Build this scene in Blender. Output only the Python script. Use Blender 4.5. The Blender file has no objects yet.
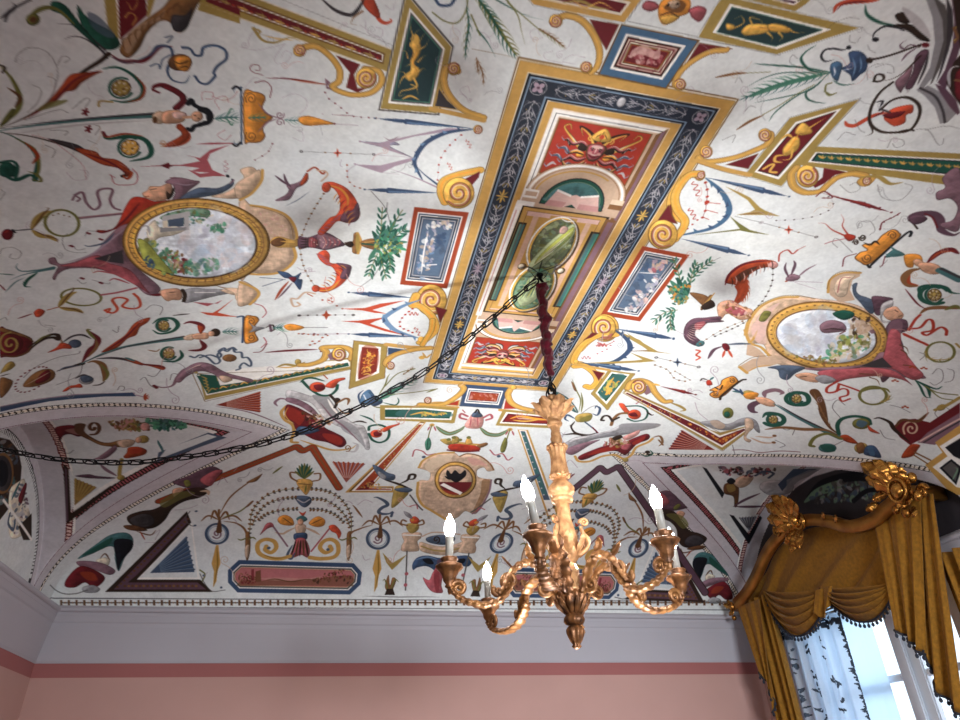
import bpy, bmesh, math, random
import numpy as np
# ---- the room, in units of the ceiling height above eye level (2.4 m); the eye is the origin ----
SC, EYE = 2.4, 1.5
CX, CY, ZS, AX, AY = .439, 1.181, .56, 1.335, 1.50
XL, XR, YN, YF = CX-AX, CX+AX, CY-AY, CY+AY
F_PX, PITCH, YAW, ROLL = 684.5, .5541158, .2372541, -.0378903
def cam_basis():
    p, y, r = PITCH, YAW, ROLL
    f = np.array([np.sin(y)*np.cos(p), np.cos(y)*np.cos(p), np.sin(p)])
    r0 = np.array([np.cos(y), -np.sin(y), 0.]); u0 = np.cross(r0, f)
    return np.cos(r)*r0+np.sin(r)*u0, -np.sin(r)*r0+np.cos(r)*u0, f
def prof(t): return np.sqrt(np.clip(1-np.abs(t)**2.2, 0, 1))
def vault(x, y):
    a = prof((x-CX)/AX); b = prof((y-CY)/AY)
    a = np.maximum(a, 1e-3); b = np.maximum(b, 1e-3)
    a2 = a*a; a4 = a2*a2; b2 = b*b; b4 = b2*b2
    h = 1/np.maximum(1/(a4*a4)+1/(b4*b4)-1, 1e-9)
    return ZS+(1-ZS)*np.sqrt(np.sqrt(np.sqrt(h)))
# lunettes: wall x, apex (x, y), far springing y, near springing y, bow of the near and far groin, crown of the wall arch
BLUNT = ((0.0, 0.066, 0.165, 0.2854, 0.4058, 0.5417, 0.6602, 0.7864, 0.9087, 0.9612, 1.0),
         (-0.0, 0.0588, 0.1134, 0.1877, 0.2745, 0.381, 0.4776, 0.5952, 0.7493, 0.8529, 1.0))  # profile of the blunter groin
LUN = [(XL, -.25, 1.965, 2.50, 1.62, (.05, 0), (.02, 0), .93), (XR, 1.06, 2.015, 2.63, 1.50, BLUNT, (.03, 0), .95)]
LUN += [(xw, xa, 2*CY-ya, 2*CY-s2, 2*CY-s1, b2, b1, c) for xw, xa, ya, s1, s2, b1, b2, c in LUN]
def groin_x(L, y):
    xw, xa, ya, s1, s2, bn, bf, c = L
    t = np.where(y > ya, (s1-y)/(s1-ya), (y-s2)/(ya-s2))
    arm = lambda q: np.interp(t, q[0], q[1]) if q is BLUNT else t+q[0]*2*t*(1-t)+q[1]*t**3*(1-t)
    return xw+(xa-xw)*np.where(y > ya, arm(bf), arm(bn))
def arch_z(L, y):
    xw, xa, ya, s1, s2, bn, bf, c = L
    s = np.clip((y-(s1+s2)/2)/((s1-s2)/2), -1, 1)
    return ZS+(c-ZS)*np.sqrt(1-s*s)
def web(L, x, y):
    xw = L[0]; xg = groin_x(L, y); k = np.clip((x-xw)/np.where(np.abs(xg-xw) < 1e-6, 1e-6, xg-xw), 0, 1)
    A = arch_z(L, y); B = vault(xg, y)
    return A+(B-A)*k
def inside(L, x, y):
    sg = 1 if L[1] > L[0] else -1
    return (y < L[3]) & (y > L[4]) & ((groin_x(L, y)-x)*sg > 0)
def top(x, y):
    z = vault(x, y); reg = np.zeros(z.shape, np.int8)
    for i, L in enumerate(LUN):
        m = inside(L, x, y)
        if m.any():
            z[m] = np.maximum(web(L, x[m], y[m]), z[m]); reg[m] = i+1
    return z, reg
O = np.array([CX, CY, -.2])
def uv_dir(u, v):
    r = np.sqrt(u*u+v*v); th = 2*np.arctan(r/2); s = np.where(r > 1e-9, np.sin(th)/np.maximum(r, 1e-9), 1.)
    return np.stack([u*s, v*s, np.cos(th)], -1)
def to_uv(P):
    d = np.asarray(P, float)-O; d = d/np.linalg.norm(d, axis=-1, keepdims=True)
    k = 2/(1+d[..., 2]); return np.stack([d[..., 0]*k, d[..., 1]*k], -1)
def star(u, v):
    """points of the ceiling seen from O in the directions (u, v), and the region of each: 0 vault, 1-4 web, 11/12.. wall lunette"""
    d = uv_dir(u, v)
    tw = np.where(d[..., 0] > 0, (XR-O[0])/np.maximum(d[..., 0], 1e-9), (XL-O[0])/np.minimum(d[..., 0], -1e-9))
    ty = np.where(d[..., 1] > 0, (YF-O[1])/np.maximum(d[..., 1], 1e-9), (YN-O[1])/np.minimum(d[..., 1], -1e-9))
    tm = np.minimum(np.minimum(tw, ty), 3.)
    lo = np.full(u.shape, .2); hi = np.full(u.shape, np.nan); done = np.zeros(u.shape, bool)
    N = 14
    for k in range(1, N+1):
        t = .2+(tm-.2)*k/N
        z, _ = top(O[0]+t*d[..., 0], O[1]+t*d[..., 1])
        out = (O[2]+t*d[..., 2] > z) & ~done
        hi[out] = t[out]; done |= out
        lo = np.where(done, lo, t)
    wall = ~done; hi = np.where(wall, tm, hi); lo = np.where(wall, tm, lo)
    for k in range(13):
        t = (lo+hi)/2
        z, _ = top(O[0]+t*d[..., 0], O[1]+t*d[..., 1])
        out = O[2]+t*d[..., 2] > z
        hi = np.where(out, t, hi); lo = np.where(out, lo, t)
    P = O+hi[..., None]*d
    _, reg = top(P[..., 0], P[..., 1])
    reg = np.where(wall & (tw <= ty), np.where(P[..., 0] < CX, 11, 12), np.where(wall, 20, reg))
    return P, reg.astype(np.int8)
BR,BU,BF=cam_basis()
def proj(X):
    X=np.asarray(X,float); z=X@BF; return np.stack([480+F_PX*(X@BR)/z,360-F_PX*(X@BU)/z],-1)
def ray(px):
    px=np.asarray(px,float); return (px[...,0:1]-480)/F_PX*BR-(px[...,1:2]-360)/F_PX*BU+BF
def hitV(px):
    d=ray(px); sh=d.shape[:-1]; d=d.reshape(-1,3)
    t=np.linspace(.25,4,900); 
    out=[]
    for q in d:
        P=t[:,None]*q
        f=P[:,2]-vault(np.clip(P[:,0],XL,XR),np.clip(P[:,1],YN,YF))
        inb=True
        i=np.argmax(f>0)
        if f[i]<=0: i=len(t)-1
        if i>0:
            a=f[i-1]/(f[i-1]-f[i]); p=(t[i-1]+a*(t[i]-t[i-1]))*q
        else: p=P[0]
        out.append(p)
    return np.array(out).reshape(sh+(3,))
def hitW(px,li):
    L=LUN[li-1]; d=ray(px); sh=d.shape[:-1]; d=d.reshape(-1,3); t=np.linspace(.4,4,2500); out=[]
    for q in d:
        P=t[:,None]*q; x,y=P[:,0],P[:,1]
        yc=np.clip(y,L[4]+1e-4,L[3]-1e-4)
        xg=groin_x(L,yc); k=(x-L[0])/(xg-L[0]); A=arch_z(L,yc); B=vault(xg,yc)
        zz=A+(B-A)*np.clip(k,-.3,1.3)
        f=P[:,2]-zz
        ok=(y<L[3]+.06)&(y>L[4]-.06)&(k<1.25)&(k>-.25)
        c=np.where((f[1:]>0)&(f[:-1]<=0)&ok[1:])[0]
        if len(c): i=c[-1]+1; out.append(P[i])
        else:
            g=np.where(ok,np.abs(f),9); out.append(P[np.argmin(g)])
    return np.array(out).reshape(sh+(3,))
def hitX(px,X):
    d=ray(px); return d*(X/d[...,0:1])
def hitT(px,side): return hitX(px, XL if side==1 else XR)
def homog(src,dst):
    A=[];b=[]
    for (x,y),(X,Y) in zip(src,dst):
        A+= [[x,y,1,0,0,0,-X*x,-X*y],[0,0,0,x,y,1,-Y*x,-Y*y]]; b+=[X,Y]
    h=np.linalg.solve(np.array(A,float),np.array(b,float)); return np.append(h,1).reshape(3,3)
def ap(H,p):
    p=np.asarray(p,float); q=np.concatenate([p,np.ones(p.shape[:-1]+(1,))],-1)@H.T; return q[...,:2]/q[...,2:]
PX=[(520,60.5),(735,101.5),(553.7,391),(424.7,381.9)]
HP=homog([(0,0),(100,0),(100,269),(0,269)],PX)

COL={'arch':'c8c0c4','sageg':'a3ad86','grn3':'24393b','greyl2':'a9a3a8','olivd':'5d6549','ygl':'d3d79c'}
def C(**k): COL.update(k)
C(white='dadbd9',cream='ddd0bb',gold='c39650',gold2='d8a750',gdk='8d6a2c',ochre='a08648',gline='6b4a22',navy='262b37',navy2='2c3850',ltblue='7f93a8',blue='456380',blue2='384a66',bluel='6c88a6',slate='4a5668',
 grn='41755f',grn2='1f4d3f',grnl='4f9a72',olive='6d6a35',yg='a8ad55',sage='6f8a72',red='a33425',red2='bd4a30',brick='9a3f22',wine='651c22',orange='d08738',orange2='e8a040',pink='c78f86',pinkl='d9b3a8',rose='a5545a',
 lilac='a58f9b',mauve='80606a',purple='5a3f4b',tan='c3a58c',tanl='d8bfa5',brown='5e3d25',brown2='7d5634',dk='16161c',dkbr='2e2018',grey='8d8a8c',greyl='b9b4b4',skin='cc9a7c',teal='42696a',lav='9d98ad',wline='efe9e2',char='3a3538',rim='55504e',cloud='dfe3ea',sky='8fb0cf')
OUT=[]
st=dict(ox=0,oy=0,sc=4.,lay=0,H=None)
def T(ox,oy,sc=4.,lay=0): st.update(ox=ox,oy=oy,sc=sc,lay=lay,H=None)
def TQ(): st.update(ox=0,oy=0,sc=1.,lay=0,H=HP)
def TH(H): st.update(H=H)
def lay(l): st['lay']=l
def pp(p):
    if isinstance(p,str): p=[[float(a) for a in q.split(',')] for q in p.split()]
    return np.array(p,float)
def tr(p):
    p=pp(p)
    if st['H'] is not None: return ap(st['H'],p)
    return p/st['sc']+np.array([st['ox'],st['oy']])
def wsc(p):
    if st['H'] is None: return 1.0
    return 1.0
def F(c,p,sm=0,a=1.): OUT.append(('F',c,st['lay'],sm,a,tr(p)))
def FS(c,p,a=1.): F(c,p,1,a)
def S(c,p,w=1.,tp='',sm=1,a=1.): OUT.append(('S',c,st['lay'],sm,(w,tp,a),tr(p)))
def SL(c,p,w=1.,tp=''): S(c,p,w,tp,0)
def D(c,p,r=1.): OUT.append(('D',c,st['lay'],0,r,tr(p)))
def outline(c,p,w=.8,sm=0):
    p=pp(p); S(c,np.vstack([p,p[:1]]) if not sm else np.vstack([p,p[:2]]),w,'',sm)
def FO(c,p,oc,w=.8,sm=0): F(c,p,sm); outline(oc,p,w,sm)
def ell(cx,cy,rx,ry,rot=0,n=20,a0=0,a1=360):
    t=np.radians(np.linspace(a0,a1,n,endpoint=(a1-a0)<360)); r=np.radians(rot)
    x=rx*np.cos(t);y=ry*np.sin(t); return np.stack([cx+x*np.cos(r)-y*np.sin(r),cy+x*np.sin(r)+y*np.cos(r)],-1)
def E(c,cx,cy,rx,ry=None,rot=0,a=1.): F(c,ell(cx,cy,rx,ry or rx,rot,14 if rx<30 else 24),1,a)
def EO(c,cx,cy,rx,ry=None,rot=0,w=1.,a0=0,a1=360):
    p=ell(cx,cy,rx,ry or rx,rot,18,a0,a1)
    if a1-a0>=360: p=np.vstack([p,p[:1]])
    S(c,p,w,'',1)
def spiral(cx,cy,r0,r1,a0,turns,n=None):
    n=n or max(8,int(abs(turns)*10)); t=np.linspace(0,1,n); a=np.radians(a0)+t*turns*2*np.pi; r=r0+(r1-r0)*t
    return np.stack([cx+r*np.cos(a),cy+r*np.sin(a)],-1)
def SP(c,cx,cy,r0,r1,a0,turns,w=.8,tp=''): S(c,spiral(cx,cy,r0,r1,a0,turns),w,tp)
def inset(q,d):
    q=pp(q); n=len(q); area=0.5*sum(q[i][0]*q[(i+1)%n][1]-q[(i+1)%n][0]*q[i][1] for i in range(n)); sg=1 if area>0 else -1
    L=[]
    dd=d if hasattr(d,'__len__') else [d]*n
    for i in range(n):
        a,b=q[i],q[(i+1)%n]; e=(b-a)/np.linalg.norm(b-a); nn=np.array([-e[1],e[0]])*sg; L.append((a+nn*dd[i],e))
    o=[]
    for i in range(n):
        (p1,e1),(p2,e2)=L[i-1],L[i]; M=np.array([e1,-e2]).T; s=np.linalg.solve(M,p2-p1); o.append(p1+e1*s[0])
    return np.array(o)
def NEST(q,*lv):
    """lv: (inset, colour) from outside in"""
    for d,c in lv: F(c,inset(q,d) if d else q)
def leaf(c,p,w,c2=None):
    S(c,p,w,'t')
    if c2: S(c2,p,w*.35,'t')
def feather(c,pts,w,n=10,c2=None,side=0,l=1.):
    """a serrated leaf along a stem"""
    p=dense(pp(pts)); 
    S(c,p[::max(1,len(p)//8)],w*.45,'t')
    for i in range(n):
        k=int((i+.5)/n*(len(p)-2)); a=p[k]; d=p[k+1]-p[k]; d=d/(np.linalg.norm(d)+1e-9); m=np.array([-d[1],d[0]]); f=np.sin(np.pi*(.12+.8*(i+.5)/n))*w*2*l
        for sg in ((1,-1) if side==0 else (side,)):
            S(c2 if (c2 and sg>0) else c,[a-d*f*.2,a+m*sg*f*.35+d*f*.3,a+m*sg*f*.5+d*f*.9],w*.28,'e')
def dense(p,n=12):
    out=[]
    P=np.vstack([2*p[0]-p[1],p,2*p[-1]-p[-2]])
    for i in range(1,len(P)-2):
        for t in np.arange(n)/n:
            a,b,c_,d=P[i-1],P[i],P[i+1],P[i+2]
            out.append(.5*((2*b)+(c_-a)*t+(2*a-5*b+4*c_-d)*t*t+(-a+3*b-3*c_+d)*t**3))
    out.append(p[-1]); return np.array(out)
def beads(c,pts,r=.6,n=8,line=None,lw=.35):
    p=dense(pp(pts)); 
    if line: S(line,pp(pts),lw)
    s=np.concatenate([[0],np.cumsum(np.linalg.norm(np.diff(p,axis=0),axis=1))]); k=np.linspace(0,s[-1],n)
    q=np.stack([np.interp(k,s,p[:,0]),np.interp(k,s,p[:,1])],-1); D(c,q,r)
def twigs(c,pts,n,l,w=.6,c2=None):
    p=dense(pp(pts)); 
    for i in range(n):
        k=int((i+.5)/n*(len(p)-2)); a=p[k]; d=p[k+1]-p[k]; d/=np.linalg.norm(d)+1e-9; m=np.array([-d[1],d[0]])
        for sg in (1,-1): S(c2 if c2 and i%2 else c,[a,a+(m*sg*.7+d*.7)*l*.5,a+(m*sg*.6+d*.8)*l],w,'t')
def wisp(c,cx,cy,r,a0=0,turns=1.3,tail=None,w=.5):
    p=spiral(cx,cy,r*.2,r,a0,turns)
    if tail is not None: p=np.vstack([p,pp(tail)])
    S(c,p,w)
def shade(c,p,a): FS(c,p,a)
def noise_fill(c,quad,n,size,seed=0,cols=None,a=.8):
    """loose dabs inside a quad/ellipse polygon"""
    n=int(n*2.2); size=size*.62
    rng=np.random.default_rng(seed); q=pp(quad); lo,hi=q.min(0),q.max(0); k=0; tries=0
    while k<n and tries<n*30:
        tries+=1; p=lo+(hi-lo)*rng.random(2)
        c_=0
        j=len(q)-1; ins=False
        for i in range(len(q)):
            if (q[i][1]>p[1])!=(q[j][1]>p[1]) and p[0]<(q[j][0]-q[i][0])*(p[1]-q[i][1])/(q[j][1]-q[i][1])+q[i][0]: ins=not ins
            j=i
        if not ins: continue
        k+=1; s=size*(.5+rng.random()); an=rng.random()*180
        F((cols[rng.integers(len(cols))] if cols else c),ell(p[0],p[1],s,s*(.35+.4*rng.random()),an,7),1,a)
rng=np.random.default_rng(5)
W='rim'
# ------------------------------------------------------------------ central panel
def panel():
    TQ()
    R=lambda a,b,c,d:[(a,b),(c,b),(c,d),(a,d)]
    F('gline',R(-1.2,-1.6,101.2,270.6)); F('cream',R(-.6,-1,100.6,270)); F('gold',R(0,0,100,269)); SL('gdk',R(0,0,100,269)+[(0,0)],.5)
    F('cream',R(4.6,4.6,95.4,264.4)); F('dk',R(5.1,5.1,94.9,263.9)); F('ltblue',R(6.3,6.3,93.7,262.7)); F('navy',R(7,7,93,262))
    F('ltblue',R(15.2,14.6,83.8,254.4)); F('dk',R(16,15.3,83,253.7)); F('cream',R(17,16.2,82,252.8)); F('gold',R(17.4,16.6,81.6,252.4))
    # arabesques in the dark band
    def arab(p0,p1,n,h=3.8):
        p0=np.array(p0,float);p1=np.array(p1,float);L=np.linalg.norm(p1-p0);d=(p1-p0)/L;m=np.array([-d[1],d[0]])
        P=lambda a,b:p0+d*a+m*b
        st_=L/n
        for i in range(n):
            a=i*st_; fl=1 if i%2==0 else -1
            S('greyl',[P(a,-.5*fl),P(a+st_*.5,.8*fl),P(a+st_,-.5*fl)],.9)
            for sg in (1,-1):
                S('greyl2' if sg>0 else 'greyl2',[P(a,0),P(a+st_*.22,sg*h*.75),P(a+st_*.55,sg*h),P(a+st_*.78,sg*h*.7),P(a+st_*.66,sg*h*.35),P(a+st_*.5,sg*h*.55)],.85,'e')
                S('greyl2',[P(a+st_*.35,0),P(a+st_*.6,sg*h*.3),P(a+st_*1.02,sg*h*.95)],1.1,'t')
                S('ochre' if i%2 else 'greyl',[P(a+st_*.62,0),P(a+st_*.8,sg*h*.35),P(a+st_*.98,sg*h*.3)],1.1,'t')
                S('grey',[P(a+st_*.1,sg*h*.3),P(a+st_*.05,sg*h*.75),P(a+st_*.2,sg*h)],1.,'e')
            D('ochre' if i%3==0 else 'greyl',[P(a+st_*.55,fl*h*.55)],.55)
    for x in (11.2,88.6):
        arab((x,18),(x,70),6); arab((x,134),(x,82),6); arab((x,136),(x,186),6); arab((x,250),(x,198),6)
        for yy in (76,192):
            for k in range(8):
                an=k*np.pi/4; S('gold2' if k%2==0 else 'ochre',[(x,yy),(x+3.2*np.cos(an),yy+5*np.sin(an))],1.5,'t')
        for k in range(10):
            an=k*np.pi/5; S('lilac',[(x,134.5),(x+3.2*np.cos(an),134.5+6*np.sin(an))],1.1,'t')
    for y in (10.7,258.2):
        arab((19,y),(47,y),3,3.2); arab((81,y),(52,y),3,3.2); E('greyl',49.5,y,2,2.6)
    for x in (11.2,88.6):
        for y in (11,258):
            EO('greyl',x,y,3.6,3.6,0,.8)
            for k in range(4):
                an=np.pi/4+k*np.pi/2; E('lilac',x+1.6*np.cos(an),y+1.6*np.sin(an),1.5,1.1,np.degrees(an)); 
            E('purple',x,y,.7)
    # inner moulding, painted as if lit from the left
    F('tanl',R(20.6,19.4,77.6,249.4)); F('wline',R(21,20,24.6,246)); F('wline',R(21,20,76,23.2)); F('rim',R(22.6,22,23,246)); F('rim',R(22.6,21.8,76,22.2))
    F('tan',R(24.4,23.8,72.6,246)); F('gline',[(77,20),(72.6,24.4),(72.6,243),(77,248)]); F('mauve',[(76.4,21),(74.4,23),(74.4,245),(76.4,247)]); F('brown2',[(74.4,23),(72.8,24.6),(72.8,243),(74.4,245)])
    F('tanl',R(22,238.5,76,247)); F('wline',R(22,240.5,75,242.5)); F('gold2',R(23,243.5,76,246)); F('rim',R(23,246,76,246.7))
    F('gold',[(20.6,80),(25,80),(25,176),(20.6,176)]); 
    # red squares
    for k,(a,b) in enumerate(((24.6,57),(204.5,237.5))):
        F('gline',R(25,a-.4,71,b+.4)); F('red',R(25.6,a,70.4,b)); F('brick',R(25.6,b-4 if k==0 else a,70.4,b if k==0 else a+4),a=.5)
        cy=a+15 if k==0 else b-14; sg=-1 if k==0 else 1
        def Y(y): return cy+sg*y
        # mask with horns and foliage
        for sx in (1,-1):
            X=lambda x:48+sx*x
            S('gline',[(X(2),Y(0)),(X(8),Y(1.4)),(X(14),Y(6.4)),(X(19),Y(11.4)),(X(17),Y(13.4)),(X(15.5),Y(10.8))],4.6,'e'); S('gold2',[(X(2),Y(0)),(X(8),Y(1)),(X(14),Y(6)),(X(19),Y(11)),(X(17),Y(13)),(X(15.5),Y(10.5))],3.2,'e'); S('cream',[(X(4),Y(1.2)),(X(9),Y(2.4)),(X(15),Y(7.4))],1.1,'t')
            S('dkbr',[(X(2),Y(6)),(X(6),Y(10.6)),(X(12),Y(13)),(X(9),Y(8.4))],3.4,'e'); S('gold2',[(X(3),Y(5)),(X(6),Y(9)),(X(11),Y(12)),(X(9),Y(8))],2.4,'e')
            for (x0,y0,x1,y1,c,w_) in ((6,-2,13,-3.5,'dkbr',3.4),(12,-3,18,-1,'slate',3),(8,-6,15,-9,'dkbr',3),(14,-8,20,-6,'slate',2.8),(9,-9,13,-13,'slate',2.6),(13,1,17,4,'dkbr',2.4),(16,-11,20.5,-13,'greyl',2)):
                S(c,[(X(x0),Y(y0)),(X((x0+x1)/2),Y((y0+y1)/2+1.6)),(X(x1),Y(y1))],w_,'t'); S('greyl',[(X(x0+1),Y(y0+.6)),(X((x0+x1)/2),Y((y0+y1)/2+2.4)),(X(x1),Y(y1+.8))],.9,'t')
                S('ltblue',[(X(x1),Y(y1)),(X(x1+1.6),Y(y1+1.6)),(X(x1+.2),Y(y1+2.6))],1.1,'e')
            E('dkbr',X(6.5),Y(1.5),2.8,2.2); E('orange2',X(6.8),Y(-3),2,1.5); SP('gold2',X(5),Y(7.5),.4,1.8,0,1.2*sx,1.2)
        for sx in (1,-1):
            X=lambda x:48+sx*x
            for (pts,c,w_) in (([(3,-4),(7,-6),(11,-4.5),(13,-7)],'rose',2.2),([(3,-6),(6,-9.5),(11,-10.5),(14,-8)],'gold',2.2),([(4,2),(8,4.5),(12,3),(15,5)],'rose',2),([(2,-7),(4,-11),(8,-13)],'greyl',1.8),([(5,-2),(9,-1),(12,-2.6)],'orange2',2.2)):
                S('dkbr',[(X(x),Y(y-.7)) for x,y in pts],w_+.8,'t'); S(c,[(X(x),Y(y)) for x,y in pts],w_,'t'); S('cream',[(X(x),Y(y+.5)) for x,y in pts],.7,'t')
        FS('brown',[(43.58,Y(3.67)),(48.00,Y(4.91)),(52.42,Y(3.67)),(52.49,Y(-1.04)),(50.04,Y(-5.26)),(48.00,Y(-5.88)),(45.96,Y(-5.26)),(43.51,Y(-1.04))])
        FS('rose',[(44.19,Y(3.30)),(48.00,Y(4.54)),(51.81,Y(3.30)),(51.67,Y(-1.04)),(50.04,Y(-4.14)),(48.00,Y(-4.76)),(45.96,Y(-4.14)),(44.33,Y(-1.04))])
        FS('pinkl',[(45.28,Y(3.30)),(48.00,Y(3.92)),(50.72,Y(3.30)),(50.04,Y(1.69)),(48.00,Y(2.06)),(45.96,Y(1.69))]); S('pinkl',[(48.00,Y(2.68)),(48.00,Y(-0.79))],1.5,'t'); S('wine',[(45.01,Y(-1.91)),(48.00,Y(-3.40)),(50.99,Y(-1.91))],1.8,'t'); S('cream',[(45.28,Y(-1.41)),(48.00,Y(-1.91)),(50.72,Y(-1.41))],1.1,'t')
        for sx in (1,-1): S('dkbr',[(48+sx*.9,Y(1.6)),(48+sx*2,Y(2.1)),(48+sx*3.1,Y(1.5))],1.1,'t'); D('dk',[(48+sx*1.9,Y(.9))],.8); E('pink',48+sx*2.2,Y(-1),1,.8)
        FS('gold2',[(43,Y(8)),(48,Y(14)),(53,Y(8)),(48,Y(6))]); S('gline',[(48,Y(12)),(48,Y(6))],.9); S('dkbr',[(45,Y(8)),(47.4,Y(11))],.8,'t'); S('dkbr',[(51,Y(8)),(48.6,Y(11))],.8,'t'); E('red2',48,Y(9),1.2,1.3)
    # arches
    for k,(yb,yt) in enumerate(((80.5,48),(176,206))):
        cx=48.3
        def arc(r,h,base,rev=False):
            t=np.linspace(0,np.pi,18); p=[(cx-r*np.cos(a),base+(yt-yb)/32.5*h*np.sin(a)) for a in t]; return p
        ext=4.5*(1 if k==0 else -1)
        b=70 if k==0 else 188.5
        F('tan',[(21.5,b)]+[(cx-26.4*np.cos(a),b-(22.5 if k==0 else -17.5)*np.sin(a)) for a in np.linspace(0,np.pi,24)]+[(75,b),(75,yb),(21.5,yb)])
        S('wline',[(cx-24.8*np.cos(a),b-(21 if k==0 else -16.3)*np.sin(a)) for a in np.linspace(0,np.pi,24)],2.4)
        S('gline',[(cx-26.6*np.cos(a),b-(22.7 if k==0 else -17.7)*np.sin(a)) for a in np.linspace(0,np.pi,24)],.7)
        S('brown2',[(cx-23.2*np.cos(a),b-(19.6 if k==0 else -15.4)*np.sin(a)) for a in np.linspace(0,np.pi,24)],.6)
        S('gold',[(cx-21.5*np.cos(a),b-(17.6 if k==0 else -14)*np.sin(a)) for a in np.linspace(0,np.pi*.7,24)],1.6)
        F('wline',[(21.5,b-1.5*np.sign(ext)),(29,b-1.5*np.sign(ext)),(29,b+4.5*np.sign(ext)),(21.5,b+4.5*np.sign(ext))]); F('tan',[(22.2,b),(28.4,b),(28.4,b+3*np.sign(ext)),(22.2,b+3*np.sign(ext))])
        F('brown2',[(68,b-1*np.sign(ext)),(75.6,b-1*np.sign(ext)),(75.6,b+4.5*np.sign(ext)),(68,b+4.5*np.sign(ext))]); F('tanl',[(68,b-2.5*np.sign(ext)),(75,b-2.5*np.sign(ext)),(75,b+1*np.sign(ext)),(68,b+1*np.sign(ext))])
        o=b+7*np.sign(ext)
        g=[(cx-17*np.cos(a),o-(20 if k==0 else -15)*np.sin(a)) for a in np.linspace(0,np.pi,20)]
        FO('grn2',g,'dk',1); FS('teal',[(cx-14.5*np.cos(a),o-2*np.sign(ext)-(15.5 if k==0 else -12)*np.sin(a)) for a in np.linspace(0,np.pi,14)])
        S('sage',[(cx-14.5*np.cos(a),o-2*np.sign(ext)-(15.5 if k==0 else -12)*np.sin(a)) for a in np.linspace(0,np.pi,14)],.8)
        u=np.sign(ext)
        F('pinkl',[(34,o+1*u),(38,o-11*u),(46,o-8*u),(48.5,o-13*u if k else o-9*u),(51,o-8*u),(60,o-11*u),(64,o+1*u),(52,o+1*u),(48.3,o-2*u),(44,o+1*u)])
        F('wline',[(38,o-11*u),(46,o-8.5*u),(46,o-7*u),(37.6,o-9.6*u)]); F('wline',[(60,o-11*u),(51,o-8.5*u),(51,o-7*u),(60.4,o-9.6*u)]); F('rose',[(34,o+1*u),(35.2,o-3*u),(45,o-3*u),(44,o+1*u)],a=.35); F('rose',[(64,o+1*u),(62.8,o-3*u),(52,o-3*u),(52,o+1*u)],a=.35)
    # middle frame
    F('wline',R(19.6,77,29,84)); F('wline',R(19.4,78,23,180)); F('pink',R(20.6,84,21.2,176))
    F('dkbr',R(23.2,80.3,71.6,175.6)); F('brown2',R(70.4,82,76,178)); F('mauve',R(72,84,75.4,178)); 
    F('gold',R(24.2,81.2,70.2,174.6)); F('dkbr',R(24.4,92.6,29,163.2)); F('dkbr',R(65.6,92.6,71,163.2))
    F('teal',R(25.4,94,28.4,162)); F('sage',R(25.4,94,26.2,162)); F('teal',R(67,94,70.6,162)); F('grnl',R(69.6,94,70.6,162),a=.6)
    S('pinkl',[(27,84.3),(67.4,84.3)],1.6,'',0); S('pinkl',[(27,171.6),(67.4,171.6)],1.6,'',0)
    F('pinkl',R(27,83.5,40,87)); F('pinkl',R(55,83.5,67.4,87)); F('pinkl',R(31,87,34,168),a=.8); F('pinkl',R(60.6,87,63.6,168),a=.8); outline('brown2',R(27,83.5,67.4,172.4),.5)
    for (oy,ry) in ((108,22.5),(147.5,22.5)):
        E('brown',48.6,oy+.8,13.6,ry+1.6); E('wline',47.6,oy,13.4,ry+1.2); E('gold2',47.7,oy,12.4,ry+.2); E('olive',47.9,oy,11.4,ry-.8)
    E('gline',36,128,2.6,3); E('cream',35.4,128,1.8,2.2); E('gline',59.6,128,2.6,3); E('cream',59.4,128,1.8,2.2)
    E('rim',47.8,108,11,21.4); E('grn2',47.8,149,10.8,20.8); E('olive',48,114,9,17,a=.9)
    F('rim',R(40,122,56,132)); F('olive',R(41,124,55,131))
    # pale green draped figure on a grey ground
    E('olivd',47.9,107,10.6,20.6); noise_fill('sage',ell(47.8,107,10,20,0,14),60,2.4,101,['olivd','sage','olive','rim','sageg'],.6)
    FS('sageg',[(54,88.5),(57,95),(56,104),(52,114),(48,124),(42,131),(39.5,126),(41,118),(45,106),(50,95)]); FS('yg',[(54.5,91),(56,98),(53,107),(48,116),(43,125),(43,118),(48,104)]); FS('pinkl',[(50,91),(52.5,93),(51.5,97),(48.5,97),(48,93)])
    for k in range(9):
        S('wline' if k%3==0 else 'ygl' if k%3==1 else 'olive',[(55.5-k*.7,93+k*2.6),(51-k*.8,104+k*2.4),(44.5-k*.5,118+k*1.6)],.9,'t'); S('grn2' if k%2 else 'sage',[(56-k*1.1,96+k*3),(52-k*1.1,106+k*2.6),(46-k*.6,119+k*1.5)],.6,'t')
    S('wline',[(46,86),(50,87.5),(54,86.5)],1.6,'t'); S('gold2',[(40,168),(48,170),(55,166)],1.8,'t')
    E('sage',47.8,148.5,10.4,20.4); noise_fill('sage',ell(47.8,148,10,19.5,0,14),70,2.4,102,['sage','sageg','grnl','olive','grn2'],.6)
    FS('sageg',[(44,136),(52,134),(55,146),(52,160),(46,166),(41,158),(42,146)])
    for k in range(12): S(['yg','grn2','ygl','sage','olive'][k%5],[(42.5+k*1.0,137+k*.8),(44+k*.8,148),(42+k*1.1,161-k*.8)],.8,'t')
    S('dk',[(47,132),(40,128),(34,130)],1.2,'t'); S('dk',[(48,131),(54,126),(58,122)],1.2,'t'); S('dk',[(47,131),(46,138),(44,144)],1.2,'t'); S('dk',[(47,131),(46,120)],1,'t')
panel()
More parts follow.
